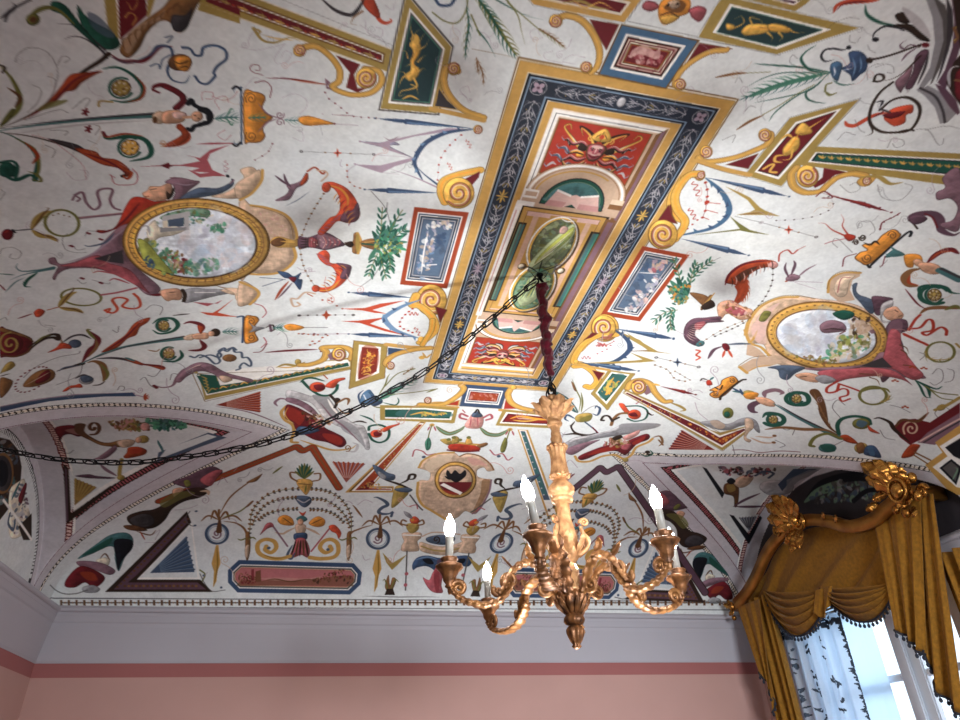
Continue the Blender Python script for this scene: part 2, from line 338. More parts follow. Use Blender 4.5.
# ------------------------------------------------------------------ reusable pieces (tile px = photo px * 4)
def frame(q,ds,cols):
    for d,c in zip(ds,cols): F(c,inset(q,d) if d else q)
def finger_panel(q,bg,fg,seed,edge='gold',dd=(0,22,31,36)):
    """gilt-framed cartouche with a pale grotesque on a dark field"""
    outline('rim',q,.6)
    frame(q,dd,(edge,'wline',bg,bg))
def volute(cx,cy,r,a0=0,dirn=1,col='gold2',lin='gline'):
    E(col,cx,cy,r); S('gline',ell(cx,cy,r,r,0,20,0,380),.5); SP(lin,cx,cy,r*.14,r*.95,a0,dirn*1.9,1.0); SP('rose',cx,cy,r*.12,r*.86,a0+35*dirn,dirn*1.8,1.1); SP('cream',cx,cy,r*.1,r*.74,a0+75*dirn,dirn*1.6,.8)
def scurl(c,pts,w,hl=None):
    S('gline',pts,w+.7); S(c,pts,w)
    if hl: S(hl,pts,w*.3)
def flame(pts,c,c2,n=6,w=3.2,l=9):
    """blue crescent with a jagged outer edge"""
    p=dense(pp(pts)); S(c,p[::6],w,'t')
    for i in range(n):
        k=int((i+1)/(n+1)*(len(p)-2)); a=p[k]; d=p[k+1]-p[k]; d/=np.linalg.norm(d); m=np.array([-d[1],d[0]])
        F(c2 if i%2 else c,[a-d*l*1.3,a+m*l*1.9+d*l*1.2,a+d*l*1.0])
def spear(a,b,c,w,c2=None):
    a=np.array(a,float);b=np.array(b,float);d=b-a;m=np.array([-d[1],d[0]])/np.linalg.norm(d)
    k=.72*w*4
    F(c,[a+m*0,a+d*.12+m*k*.5,a+d*.2+m*k*.8,a+d*.27+m*k*.75,a+d*.29+m*k*1.2,b,a+d*.29-m*k*1.2,a+d*.27-m*k*.75,a+d*.2-m*k*.8,a+d*.12-m*k*.5])
    F(c2 or 'bluel',[a+d*.3+m*k*.9,b,a+d*.3+m*k*.1],a=.7); D(c,[a-d*.02],1.0)
def beadstar(a,b,c='red2'):
    a=np.array(a,float);b=np.array(b,float);S('rim',[a,b],.5,'',0);D('rim',[a,b],1.5);D('greyl',[a,b],.7)
    m=a+(b-a)*.5; r=13
    F(c,[m+np.array(o)*r for o in ((1.5,0),(.35,.35),(0,1.5),(-.35,.35),(-1.5,0),(-.35,-.35),(0,-1.5),(.35,-.35))]); D('dkbr',[m],.9); D('brown2',[a+(b-a)*.33,a+(b-a)*.68],.8)
def squig(c,x,y,s,ang=0,w=.6,n=2.5):
    t=np.linspace(0,1,int(n*8)); r=np.radians(ang); X=(t-.5)*s*2; Y=np.sin(t*n*2*np.pi)*s*.35
    S(c,np.stack([x+X*np.cos(r)-Y*np.sin(r),y+X*np.sin(r)+Y*np.cos(r)],-1),w)
def picture(q,cols,seed,n=40,size=12):
    noise_fill(cols[0],q,n,size,seed,cols)
# ---------------------------------------------------------------- C: above the panel (480,0)
T(480,0)
for p in ("20,20 60,90 50,140 20,150","600,10 590,60","250,150 215,160 200,130 225,115 240,140","330,250 270,240 255,215 290,205","420,230 370,220 330,245 380,255"): S('lilac',p,.5)
q=[(565,95),(880,160),(745,357),(470,300)]
frame(q,(0,6,34,44,50,54,58,64,68,73),('gline','blue','wline','dkbr','wine','cream','wine','cream','gline','brick'))
q2=inset(q,76); F('wine',q2); noise_fill('pink',inset(q,82),16,20,1,['pink','rose','pinkl','wine'],.6); FS('pinkl',"610,200 660,180 700,205 720,190 715,235 670,225 640,215 600,230",.7)
SL('gline',"470,300 -30,195",.5)
# left scroll
F('wine',"440,78 556,98 506,200 470,140"); outline('gline',"440,78 556,98 506,200 470,140",.7)
scurl('gold',"300,78 350,62 410,85 455,140 478,205 470,262 445,290",6,'gold2'); volute(303,84,27,200,1); volute(425,270,24,0,1)
# right scroll
F('wine',"878,172 1010,195 900,222 826,252"); outline('gline',"878,172 1010,195 900,222 826,252",.7)
scurl('gold',"985,200 920,208 850,245 800,290 780,335 800,350",5.5,'gold2'); volute(800,338,24,180,-1)
# red and gold long panel at the top
def toppanel(q,bg): frame(q,(0,26,36,40),('gold','cream',bg,bg))
q=[(100,-120),(650,-10),(575,90),(215,18)]; outline('rim',inset(q,-4),.6); toppanel(q,'wine')
S('ochre',"330,10 400,5 460,28 520,38",3,'t'); S('gold2',"360,-10 420,30 480,10 540,40",1.5,'t')
# mask with pink ribbons
SL('rim',"650,-10 590,84 880,150 950,60",.6)
FS('orange',"712,40 730,0 790,-30 840,0 835,50 790,70 745,100 720,85"); FS('brown',"735,30 760,10 800,0 825,20 800,50 760,45",.8); FS('gold2',"720,70 760,60 800,62 780,85 740,98"); S('dkbr',"725,60 760,50 790,66",1.2)
FS('tan',"750,10 790,0 800,25 770,35"); D('dkbr',"752,20 790,16",1.4)
for p in ("700,10 665,5 650,30 680,45 715,30","835,40 870,25 905,40 880,85 850,70 840,50"): FO('rose',p,'wine',.8,1)
# wheat and leaves on the left
feather('olive',"0,10 60,90 110,170 150,228",7,9,'grn2',0,4.2); feather('grn2',"-20,-20 40,60 90,150",6,8,'olive',0,4)
S('grn2',"50,-10 120,30 180,60 255,78",1.6,'e'); S('olive',"100,-10 150,60 165,120 180,180",1.8,'e'); S('olive',"110,10 180,70 240,120 290,150",1.0); feather('brown2',"235,115 290,150 345,195",4,7,'olive',0,3.6)
S('grn2',"-10,120 30,170 62,228",1.8,'e'); feather('brown2',"-10,240 10,290 15,345",3,4,None,0,4)
# ---------------------------------------------------------------- B (240,0)
T(240,0)
outline('rim',"-40,-75 610,190 560,440 830,470 850,185 665,-30",.6) if 0 else None
# red striped band running up left
q=[(-240,-120),(606,200),(590,286),(-240,-18)]; F('cream',inset(q,-5)); frame(q,(0,22,28,32),('ochre','gline','wline','gline')); qq=inset(q,34); F('wine',qq)
for k in range(9):
    x=-60+k*72; y=-0+ (x+60)*.365+8; 
    S('gold2' if k%2 else 'ochre',[(x-24,y-9),(x,y),(x+24,y+9)],2.2,'t'); S('ochre',[(x,y-16),(x+8,y+4),(x-4,y+20)],1.2,'t'); D('red',[(x+34,y+14)],1.2)
SL('rim',"100,-30 612,182",.5)
# green panel with creature
q=[(665,-25),(848,188),(790,455),(560,436)]; F('rim',inset([(662,-42),(856,184),(797,462),(552,442)],0)); frame(q,(0,2,26,34,40,44),('wline','ochre','wline','rim','grn','grn3'))
def creature(P,c,h,d,w=1.):
    """pale grotesque: P maps local (x -1..1, y 0..1 from head to tail) to tile px"""
    m=lambda pts:[P(*a) for a in pts]
    FS(c,m([(-.25,.28),(.1,.22),(.35,.3),(.3,.42),(.05,.52),(.35,.58),(.3,.68),(-.1,.74),(-.35,.66),(-.1,.6),(-.15,.48),(-.05,.38)]))
    S(c,m([(-.2,.3),(-.1,.2),(-.25,.1),(-.3,.02)]),2.2*w,'e'); S(c,m([(.1,.7),(.3,.8),(-.1,.84),(-.5,.86),(-.6,.92),(-.3,.9)]),2.2*w,'e'); S(c,m([(-.1,.64),(-.5,.7),(-.7,.82)]),2*w,'e')
    S(h,m([(-.1,.3),(.2,.36),(0,.5),(.2,.6),(0,.68)]),1.3*w,'t'); S(d,m([(-.3,.36),(.0,.4),(-.2,.5)]),.9*w,'t'); S(d,m([(.3,.45),(.1,.55),(.3,.63)]),.7*w,'t')
    for (a_,b_,e_,f_) in ((.1,.3,.55,.14),(.25,.5,.7,.42),(-.3,.45,-.65,.36),(.3,.62,.7,.6),(-.3,.7,-.7,.62),(.0,.78,.4,.9),(-.2,.22,.2,.1),(.05,.56,-.4,.56)):
        S(c,m([(a_,b_),((a_+e_)/2+.06,(b_+f_)/2-.03),(e_,f_)]),1.5*w,'e'); S(d,m([(a_+.04,b_+.02),((a_+e_)/2+.1,(b_+f_)/2-.01)]),.6*w,'t')
    S(c,m([(-.45,.96),(0,.92),(.5,.97)]),2*w,'t'); FS(c,m([(0,.16),(.22,.2),(.15,.28),(-.05,.26)])); S(c,m([(.25,.35),(.6,.3),(.75,.22)]),1.4*w,'e')
creature(lambda x,y:(705+x*75-y*25+ (y-.5)*0, 85+y*325),'gold2','orange2','brown2')
# gold scrolls
F('wine',"385,222 480,258 455,300 470,355 525,345 470,370 425,350 440,290"); outline('gline',"385,222 480,258 455,300 470,355 520,350 425,350 440,290",.5)
scurl('gold',"235,195 300,185 360,225 398,280 395,325 370,350 440,378 520,372 565,330 555,285 500,275",5.5,'gold2'); volute(505,312,42,-60,-1); volute(238,202,25,90,1)
S('ochre',"55,115 90,160 140,170 200,150 240,165",3.5,'e'); S('ochre',"60,115 80,125 70,140",2,''); S('gold2',"90,140 150,155 220,160",1.4,'t')
# right scroll from green panel to frame
F('char',"795,350 780,425 870,440 830,400"); outline('gold',"795,350 778,425 880,442 830,400",1)
scurl('gold',"870,285 830,270 815,310 825,360 860,410 905,445 975,470",6,'gold2'); volute(855,275,26,0,1); S('gold',"765,435 860,455 975,482",5)
# leaves above right
S('olive',"770,50 820,85 870,90 905,40 910,-20",1.5); feather('grn2',"905,20 915,100 905,170 900,240",4.5,7,'olive',0,3.6); S('olive',"925,60 960,140",1.5); S('blue2',"780,-5 800,20 840,20 860,-5",3); feather('brown2',"945,230 955,300",3,4,None,0,4)
# bird-red piece at top
S('red2',"490,-10 540,30 555,75 580,92 605,85 600,75",4.5,'t'); FS('red2',"480,-20 530,-10 560,60 545,70 500,30"); S('char',"320,-10 380,40 440,60 470,40 500,-10",4,'t'); S('brown2',"490,45 455,70 445,95 465,100",2,'e'); S('lilac',"500,80 510,130 560,150 570,120 545,110",.6); S('lilac',"480,100 540,140 600,190",.5); S('lilac',"580,20 610,40 620,10",.5)
# small figure rails
S('lilac',"175,180 140,230 150,255 190,245 205,215 180,205 165,230",.5); S('lilac',"-5,185 60,200 120,190 180,175",.5)
for p,w in (("105,312 200,315 270,325 350,340",1.2),): S('wine',p,1.6,'t'); S('brick',"200,318 350,338",2,'t')
F('mauve',"340,312 362,330 350,345 372,360 345,355"); beads('wine',"340,370 360,400 390,420 440,460 480,468 545,472",.75,9,'lilac'); S('wine',"370,458 470,466",.7,'t')
S('wine',"60,330 100,325 125,350 120,390",.9); S('wine',"90,300 55,290 40,275 50,260 75,262 80,280 62,280",.8); S('lilac',"20,350 60,310 95,330",.5)
# orange bracket ornament and carrot
SL('blue2',"4,350 6,575",1.6); S('blue2',"6,350 -20,352 -25,375",1.8,'e'); S('blue2',"6,575 -20,575 -25,560",1.8,'e')
FO('orange',"15,375 60,368 95,380 100,400 90,425 100,450 130,470 100,495 92,520 100,545 80,568 35,570 18,560",'brown',.8,1)
SP('brown',45,395,4,24,0,-1.6,.9); SP('brown',45,545,4,24,0,1.6,.9); S('mauve',"70,410 110,455 150,470 175,470",1.6,'t'); S('mauve',"70,530 110,490 150,475",1.6,'t'); SP('mauve',160,460,3,17,90,-1.3,1.1); SP('mauve',160,490,3,17,-90,1.3,1.1)
feather('grn',"35,472 70,470 110,470",4,4,'teal',0,5); feather('teal',"180,480 215,482 240,482",3,4,'grn',0,6)
FS('orange',"232,475 270,463 330,478 378,495 330,500 260,502"); S('orange2',"250,478 320,486 370,495",1.4,'t'); S('lilac',"378,495 470,502",.7); D('wine',"378,495 ",1)
S('lilac',"170,390 220,375 265,400 265,430 240,455",.5); S('lilac',"210,550 250,565 250,530 225,520",.5); beads('wine',"130,575 110,610 60,640",.7,4,'wine')
# blue spears and jagged crescents
spear((548,474),(945,515),'blue2',3.2,'bluel'); beadstar((245,606),(535,618))
def crescents(a,b,mid,tips,c1,c2,tipc):
    pass
FS('lav',"480,566 560,570 610,565 640,580 600,585 690,630 600,600 570,590"); F('lilac',"480,566 560,572 600,560 830,512 905,516 700,545 600,572 600,590 680,628 590,600 565,588"); F('lilac',"460,658 560,662 610,650 690,630 700,640 620,665 570,690 720,705 560,690"); S('mauve',"575,548 600,560 640,545",1,'t')
flame("930,518 830,530 745,570 705,625 700,660 730,720",'blue2','bluel',8,4.5,8)
S('lilac',"535,618 700,632",.5); D('lilac',"480,566 460,656",1); 
beads('red',"885,540 840,580 800,640 790,720",.9,8,'lilac'); squig('red',915,575,18,60); squig('red',840,665,16,60)
volute(952,518,18,180,1); S('lilac',"430,710 435,680 470,656",.6); S('lilac',"405,640 400,660 410,668",.6)
S('lilac',"905,390 880,360 910,345 920,370",.5); S('lilac',"840,150 850,110 880,130 870,160",.5)
S('grey',"320,500 330,540",.5); beads('lilac',"330,456 450,462 ",.5,4)
# ---------------------------------------------------------------- A (0,0): dark corner
T(0,0)
q=[(412,-40),(455,-40),(490,150),(440,170)]; F('ochre',q); F('wine',"470,-20 580,-20 590,60 480,160"); SL('wline',"468,-20 478,160",1.2); S('gold2',"510,10 530,40 550,10 540,-10",1); F('ochre',"590,-20 625,-20 600,60 588,70"); S('gold2',"500,70 520,50 545,70 530,100",1.2)
F('ochre',"800,10 960,70 960,95 790,40"); F('wine',"830,-10 960,35 960,62 820,5")
# horn and feathers of the corner cartouche
FS('brown2',"480,190 520,130 580,80 650,30 700,-20 810,-20 790,20 740,120 700,125 680,90 640,85 590,130 560,190 520,230 490,220"); FS('tan',"490,170 540,110 620,70 660,40 640,80 580,110 540,180 510,215",.55); FS('char',"690,60 740,60 770,30 750,110 710,128 685,100"); 
for k in range(9): S('brown',[(500+k*24,205-k*20),(490+k*26,160-k*17),(515+k*26,150-k*18)],1.4,'t')
FS('grn2',"310,20 340,60 380,90 450,130 480,180 440,200 390,180 340,120 315,70"); FS('slate',"350,50 400,70 460,140 430,150 370,110",.7); S('char',"260,155 300,145 350,160 410,205 425,230",3.2,'s'); S('char',"230,95 290,100 340,130 420,200",2.6,'s')
FS('grn2',"210,5 260,20 310,80 400,190 380,180 300,110 250,60 205,40"); S('olive',"110,90 140,50 190,30 240,45 300,100",4.5,'t'); E('olive',132,78,28,24); E('brown',132,78,14,12)
S('wine',"440,215 480,240 530,245 580,240 640,190 690,185",4,'t'); S('purple',"440,225 500,250 560,245",3,'t'); 
S('blue2',"550,240 600,220 630,185 680,190 690,230 670,280 690,320 740,330 760,300",2.6,'t'); S('bluel',"600,222 640,190 680,195",1,'t')
E('brown',720,250,48,34); FS('orange',"700,230 750,225 765,250 750,285 710,275"); S('dkbr',"690,240 720,255 760,240",1.6,'t'); S('dkbr',"710,275 740,265 760,275",1.2,'t')
S('blue2',"730,190 760,195 780,220 805,220 815,190 860,182 900,200 905,235 870,265 855,290 860,305 830,335 800,330 780,305",2.6,''); S('bluel',"815,190 860,184 900,204",1)
S('blue2',"600,265 630,255 640,275 650,240 680,220",1.2); S('slate',"660,150 690,145 670,170",1.4)
# acanthus stems
S('dkbr',"0,515 100,470 200,410 260,350 330,290 400,245 435,215",4,'s'); FS('brick',"90,480 180,415 240,350 280,300 340,290 410,285 380,300 330,330 300,360 260,370 220,410 160,440"); S('wine',"110,475 220,400 300,320 400,280",2,'t'); FS('olive',"150,445 190,410 270,400 240,420",.8)
S('grn2',"410,275 470,270 530,300 570,350 560,390 500,408 440,400",4,'t'); S('brick',"540,300 578,350 560,395 500,410",2.2,'t'); S('ochre',"395,425 400,405 450,408",2,'')
def grapes(cx,cy,c='ochre',r=48):
    E('brown',cx,cy,r*.82,r*.7); EO('grn2',cx,cy,r,r*.85,0,2.2,30,300)
    for k in range(7):
        a=k*.9; E(c,cx+r*.48*np.cos(a),cy+r*.4*np.sin(a),r*.27); S('brown',ell(cx+r*.48*np.cos(a),cy+r*.4*np.sin(a),r*.25,r*.25,0,8,20,200),.6); E('cream',cx+r*.48*np.cos(a)-3,cy+r*.4*np.sin(a)-3,r*.09)
    E(c,cx,cy,r*.3); E('brown',cx+r*.2,cy+r*.1,r*.1)
grapes(485,352); 
S('teal',"0,522 200,495 400,475 640,462",6,'s'); S('char',"0,515 200,488 400,470 620,455",3,'s'); S('greyl',"60,535 300,502 600,482",2,'t')
# winged figure at the end of the stem
E('tan',638,470,30,26); E('brown',620,480,10,14); FS('skin',"650,450 700,440 740,455 735,485 690,495 650,490"); FS('pinkl',"690,450 740,450 745,470 700,475"); S('wine',"610,362 620,345 660,342 710,370 735,400 715,440",6,'t'); FS('wine',"640,345 700,350 745,385 735,410 710,440 690,430 720,390"); S('wine',"612,360 635,370",2.5)
S('brick',"640,575 690,580 735,565 750,540 720,495",6,'t'); FS('brick',"650,585 710,582 755,550 745,520 715,495 705,510 725,540"); SP('tan',650,573,3,14,0,1.3,1.4)
S('dk',"752,415 765,400 775,418 800,432 830,440 845,465 832,490 800,498",4.5,''); S('dk',"752,515 765,522 778,505 800,500 820,490",4,''); S('dk',"800,440 830,455 835,475",4,''); E('skin',788,466,24,21); D('dkbr',"780,462 795,474",.8); S('skin',"735,470 765,468",3)
feather('teal',"860,475 910,470 960,470",5,5,'grn',0,5); S('grn',"905,470 925,435 935,445",1.5,'t'); S('grn',"905,470 925,500 935,490",1.5,'t')
for p in ("880,440 860,400 900,385 915,410","900,520 870,540 900,560 925,540","810,400 810,370 850,370 850,395 825,395","850,385 890,400 930,390 950,365"): S('rose',p,.6)
S('dk',"930,355 945,345 962,360",2); S('dk',"930,575 945,585 962,570",2)
# lower stems
S('dkbr',"0,530 120,545 250,580 350,620 430,650 520,690 490,705",4,'s'); FS('char',"190,555 280,570 330,590 380,640 300,600"); FS('brick',"300,595 380,605 410,630 470,640 520,680 505,705 480,675 400,655"); S('wine',"330,610 440,650 515,700",2,'t'); S('rose',"130,540 200,560 260,600 330,660 345,720",.6); 
S('grn2',"410,530 430,555 520,545 580,560 605,600 590,630 520,645",5,'t'); S('brick',"405,530 425,548 500,535 575,545",2.2,'t'); S('wine',"412,528 425,545",2.4); grapes(520,590,'gold2',46)
S('grn2',"0,525 60,550 120,590 150,640 140,720",5,'s'); S('olive',"60,552 140,600 155,680 130,725",3,'t'); S('brick',"100,570 150,620 130,655",3.5,'t')
S('olive',"0,510 30,480 70,440 80,390 50,320 0,260",4.5,'t'); FS('olive',"0,500 40,440 60,440 30,490"); S('brown',"30,350 80,390 60,430",3.5,'t'); S('dkbr',"0,260 20,270 10,290",2)
for p in ("185,425 220,350 230,280 190,210 120,190 70,220 60,250","230,260 250,225 280,235 260,250","190,305 220,320 215,370 185,410","130,340 165,360 150,410 110,450","290,435 340,395 360,400 340,430","100,480 230,440 270,450","380,540 400,510 380,500","200,520 270,525 260,540","180,580 220,600 210,630","350,560 385,575"): S('rim',p,.7)
for x,y in ((342,448),(354,516)):
    for k in range(5): S('wine',[(x,y),(x+17*np.cos(k*1.26),y+17*np.sin(k*1.26))],2.2,'t')
S('char',"20,85 40,45 90,15 120,0",2); S('char',"0,75 60,30 50,10",3,'t'); FS('grn2',"0,660 40,650 75,690 40,710 0,700"); S('grn2',"0,650 50,645 70,670 60,720",3)
# pink crescent star
F('rose',"540,667 660,660 720,660 800,645 780,630 740,620 800,632 840,600 935,575 850,578 775,576 850,570 935,572 840,615 830,640 850,680 905,705 830,690 760,685 800,672 740,665 660,664"); F('wine',"640,662 675,650 680,660 700,662 680,668 675,676"); squig('rose',905,665,22,90); D('dk',"910,703",1.4); S('lilac',"890,655 900,690 920,670",.5)
S('wine',"680,712 720,712",2,'t'); S('lilac',"480,655 540,690 550,720",.6)
# ---------------------------------------------------------------- D (720,0)
T(720,0)
q=[(-90,-40),(40,-10),(550,110),(245,215),(-130,145)]; 
q=[(20,-25),(560,112),(232,218),(-60,142)]
q=[(-80,-45),(20,-20),(555,110),(240,216),(-165,135)]
q=[(12,-12),(30,-14),(556,112),(226,217),(-86,148),(-20,30)]
outline('rim',inset(q,-4),.5); F('ochre',q); F('wline',[(40,15),(445,118),(228,197),(-30,130)]); F('grn3',[(48,28),(408,120),(222,186),(-12,128)]); S('grn',[(48,28),(408,120),(222,186),(-12,128),(48,28)],.8,'',0)
S('gold2',"30,105 60,110 95,90 85,65 60,75",2,'e'); FS('gold2',"85,125 110,100 150,95 190,100 200,120 170,135 130,140 100,142"); FS('gold2',"190,100 230,95 275,110 280,130 240,130 200,125"); S('gold2',"130,100 120,70 160,80 175,100",1.6,'e'); S('gold2',"190,130 210,150 205,165",2,'e'); S('gold2',"235,130 250,150 235,165",2,'e'); S('gold2',"275,115 300,130 340,130",1.6,'e'); FS('gold2',"25,95 55,100 60,115 30,120"); S('orange2',"100,125 160,115 260,120",1.3,'t'); S('brown2',"150,110 190,112 200,130",.9,'t')
q=[(120,-60),(370,-10),(345,15),(300,45),(60,-15)]; F('ochre',q); F('wline',inset(q,22)); F('purple',inset(q,28))
SL('rim',"-130,145 240,220",.5)
# leaves with the blue bell flower
feather('teal',"440,290 330,315 200,350 75,402",7,12,'grn',0,4.6); FS('grn',"430,292 300,315 160,360 120,390 260,345 370,315",.9)
S('grn2',"430,285 330,270 230,262 135,255",2,'t'); S('grn2',"440,295 270,290 180,310 100,352",1.2,'t'); S('brown2',"-20,310 60,295 110,292",3,'t'); S('olive',"110,292 200,288",.8)
S('grn2',"430,290 360,280 325,240 340,210 385,180",2.4,'t'); S('grn2',"430,300 390,340 350,365 270,385 135,412",1.3,'t'); S('grn2',"425,305 380,345 345,370 350,395 380,408 425,413",1.8,'t'); S('olive',"375,340 310,375 240,420 170,460",1); S('brown2',"175,460 120,485 65,520",3.2,'t'); S('grn2',"375,345 290,395 220,450 195,488",1.6,'t')
FS('blue',"440,280 445,255 470,245 490,260 480,300 470,325 450,310"); FS('blue2',"515,210 560,205 590,235 585,280 560,300 530,325 520,300 485,275 500,265 520,250"); S('bluel',"530,230 540,270 530,310",1.6,'t'); S('bluel',"560,225 565,265 555,290",1.4,'t'); S('cloud',"455,265 460,290 455,305",1.3,'t'); S('cloud',"490,280 530,275",1,'t')
S('dk',"455,240 420,245 405,225 420,200 455,195 490,200 520,190",2.2,'t'); E('dk',515,190,10,8); S('grn2',"450,320 475,335 500,340 540,335",1.4,'t'); S('olive',"420,365 425,340 445,332",1.6); S('olive',"420,365 440,380 470,370",2.4,'t')
S('dkbr',"590,240 640,232 700,215 770,190 800,180",2.6); E('dkbr',598,242,14,12); E('wine',822,180,16,10); E('dkbr',796,184,8,6)
S('dk',"610,155 620,130 660,105 710,110 740,125",2.6,'t'); E('dk',622,158,14,9); S('purple',"800,185 760,180 735,195 720,180 745,160",1.6,'t'); S('purple',"790,190 750,215 725,245",2.2,'t')
FS('dkbr',"690,100 740,95 780,105 820,140 840,165 800,160 760,130 720,110"); S('grn2',"580,20 590,60 640,90 700,100",3,'t'); FS('dkbr',"700,60 740,50 760,90 720,90"); S('red2',"455,50 470,20 530,5 620,0 660,-15",6,'t'); S('wine',"460,45 500,15 600,5",2.2,'t')
S('greyl',"730,30 790,90 840,150",7,'t'); S('greyl',"825,210 790,280 750,370",7,'t'); FS('purple',"780,230 810,200 835,205 810,270 770,350 740,350 770,290"); S('char',"835,205 820,270 790,340",2.4,'t')
FS('mauve',"700,330 740,290 770,260 760,310 730,360 720,370"); S('dkbr',"615,325 625,300 650,300 655,315 640,325 620,326",2.2); S('dkbr',"640,325 690,315 740,285 800,225",2.2,'s')
# arched band of the cartouche, its greys deepened to stand for shade
F('grey',"818,-20 870,0 905,60 905,140 880,230 850,310 820,345 790,370 800,340 840,270 860,170 850,70"); F('rim',"850,-20 900,20 925,90 915,170 880,270 850,330 840,340 870,250 895,160 890,80"); F('char',"905,-20 930,40 935,120 915,200 885,290 865,330 880,280 905,180 910,90"); F('purple',"925,-20 960,30 960,190 930,290 900,360 870,330 900,280 930,190 938,90")
F('grey',"785,358 830,345 880,370 920,430 950,450 910,490 880,495 860,430 820,385"); S('char',"800,352 860,385 890,440 900,490",2,'');S('grey',"830,345 880,375 915,430",1.6); F('purple',"860,335 900,350 945,400 960,450 950,460 920,430 880,370")
F('dkbr',"935,250 960,220 1100,200 1100,420 960,420 930,380 905,330"); FS('wine',"940,300 990,270 1010,380 950,400"); S('greyl',"920,350 915,300 930,270 960,265",2.6,'t'); S('brown2',"940,320 970,330 980,380",2); D('ochre',"945,110 955,140 940,160 958,100",1.5); F('dkbr',"930,-20 1100,-20 1100,200 960,190 945,100"); S('brown2',"935,110 950,150 940,170",2)
# red flower scroll
S('red2',"500,485 510,500 540,502 580,480 620,460 670,450",5,'t'); FS('red2',"655,470 680,440 720,425 770,420 770,450 745,460 740,490 700,505 670,490"); FS('wine',"650,460 690,450 740,445 720,465 680,475"); S('wine',"610,470 640,455 660,440",2,'t'); 
S('dkbr',"690,330 640,370 605,430 600,490 640,525 700,530 760,520 795,470 795,420 750,390 690,400 640,440",2.6,''); S('dkbr',"600,490 610,530 580,545",2.4,'e'); S('dkbr',"700,530 760,520 778,525",3,'t'); S('dk',"620,410 650,405 640,430",2,'t'); S('char',"640,435 680,450",1.8)
for p in ("430,120 460,90 520,70 560,75","520,140 520,165 545,170 560,150","590,180 600,200 620,210","620,270 660,258 690,265 695,290 670,290","590,320 590,280 620,258 650,255","540,480 560,520 580,530","670,590 690,555 730,560 735,580 705,590 690,575","760,520 830,520 870,575 890,575 895,555","820,520 900,505 960,515","470,560 500,530 540,540","100,445 120,425 145,430","60,330 75,310 90,330","310,235 290,220 280,250 320,270","10,560 60,540 50,570"): S('rim',p,.55)
# red panel with figure; handled with the right-hand pieces below
T(640,90)
q=[(595,120),(875,38),(560,382),(430,345)]
q=[(600,112),(875,38),(565,385),(420,340)]
outline('rim',inset(q,-3),.5); F('ochre',q); F('wline',[(622,128),(808,72),(555,358),(458,328)]); F('dkbr',[(628,136),(786,84),(552,346),(470,324)]); F('wine',[(630,140),(780,88),(550,341),(475,322)])
for p,w in (("620,165 650,130 680,150 690,170 660,180 630,180",0),("590,210 620,185 640,200 630,240 580,265 570,240",0)): FS('gold2',p)
S('gold2',"680,150 720,125 745,110",2,'e'); S('gold2',"560,200 590,180 610,190",2.6,'t'); S('gold2',"580,260 545,265 540,285 570,290",2.6,'t'); S('gold2',"610,240 600,275 560,280",2.4,'e'); S('gold2',"495,315 520,300 535,300 520,325 545,330",2.4,''); S('orange2',"640,165 600,230 570,255",1.4,'t'); S('brown2',"620,190 640,175 660,180",.9,'t')
# gold scroll between frame and red panel
F('wine',"345,298 472,255 432,315"); outline('gline',"345,298 472,255 432,315",.6)
scurl('gold',"235,270 250,285 300,285 380,270 450,245 510,215 520,180 495,170",6,'gold2'); volute(500,180,26,0,-1); volute(265,247,25,180,1); S('gold',"225,282 330,315 440,340",4.6); S('gline',"230,292 330,325 430,350",.6)
# long green panel to the right
q=[(690,228),(1300,262),(1290,372),(655,310)]
F('ochre',[(690,225),(1300,255),(1300,390),(980,345),(640,300)]); F('wline',"702,248 1300,278 1300,350 672,288"); F('dk',"708,252 1300,284 1300,344 684,284"); F('grn2',"712,256 1300,288 1300,340 694,282")
for k in range(16):
    x=730+k*36; y=268+k*2.6; S('ochre' if k%3 else 'gold2',[(x-16,y-6),(x,y+3),(x+16,y-2)],2,'t'); S('gold',[(x,y-9),(x+4,y+9)],1.3,'t')
# gold scroll below it
F('wine',"735,312 830,328 780,340 735,375 700,392 690,380 730,350"); 
scurl('gold',"930,350 905,375 885,365 900,345 850,335 790,350 750,380 720,405 660,410 615,385 605,340 625,310",6,'gold2'); volute(670,345,45,-90,-1); volute(908,365,18,0,1)
S('ochre',"880,350 930,345 960,350 1000,375 1050,370",4,'t')
# orange frame corner near the panel and blue crescents
scurl('gold2',"238,340 200,340 160,370 130,420 125,470 150,510 180,530 160,570 140,600",6.5,'orange2'); F('wine',"78,525 125,455 130,500 145,530 100,535"); outline('gline',"78,525 125,455 130,500 145,530 100,535",.6); volute(90,578,58,20,-1); volute(238,343,20,0,1)
spear((590,425),(258,348),'blue2',3.6,'bluel'); spear((430,660),(165,595),'blue2',3.6,'bluel')
flame("262,352 320,400 355,460 345,510 280,555 140,585",'blue','blue2',9,4.8,9)
F('ochre',"340,385 400,410 440,430 480,470 500,482 560,505 490,500 440,500 385,500 440,488 460,478 430,440"); F('olive',"360,505 400,535 440,560 520,580 440,570 400,562 200,582 400,555"); S('brown2',"400,500 440,495 500,490",1.2,'t')
beads('red',"262,370 270,410 265,455 262,480 250,510",1.3,6,'wine',.5); beads('red',"230,520 190,555",.9,3); D('red',[(268,448)],2); S('red',"265,450 320,455",.7); S('red',"265,480 310,492",.7); S('red',"255,510 275,518",.7); squig('red',225,395,30,70,.9); squig('red',210,495,24,60,.9)
beadstar((485,530),(705,588),'red2'); D('greyl',[(485,530)],2); S('rim',"380,505 485,530",.5); beads('dkbr',"545,522 620,518 700,505 765,475 772,450 755,425",.7,9,'lilac')
S('wine',"705,425 735,405 770,430 730,432",1.2); spear((955,470),(765,425),'wine',2.4,'red')
SL('rim',"880,40 700,235",.4)
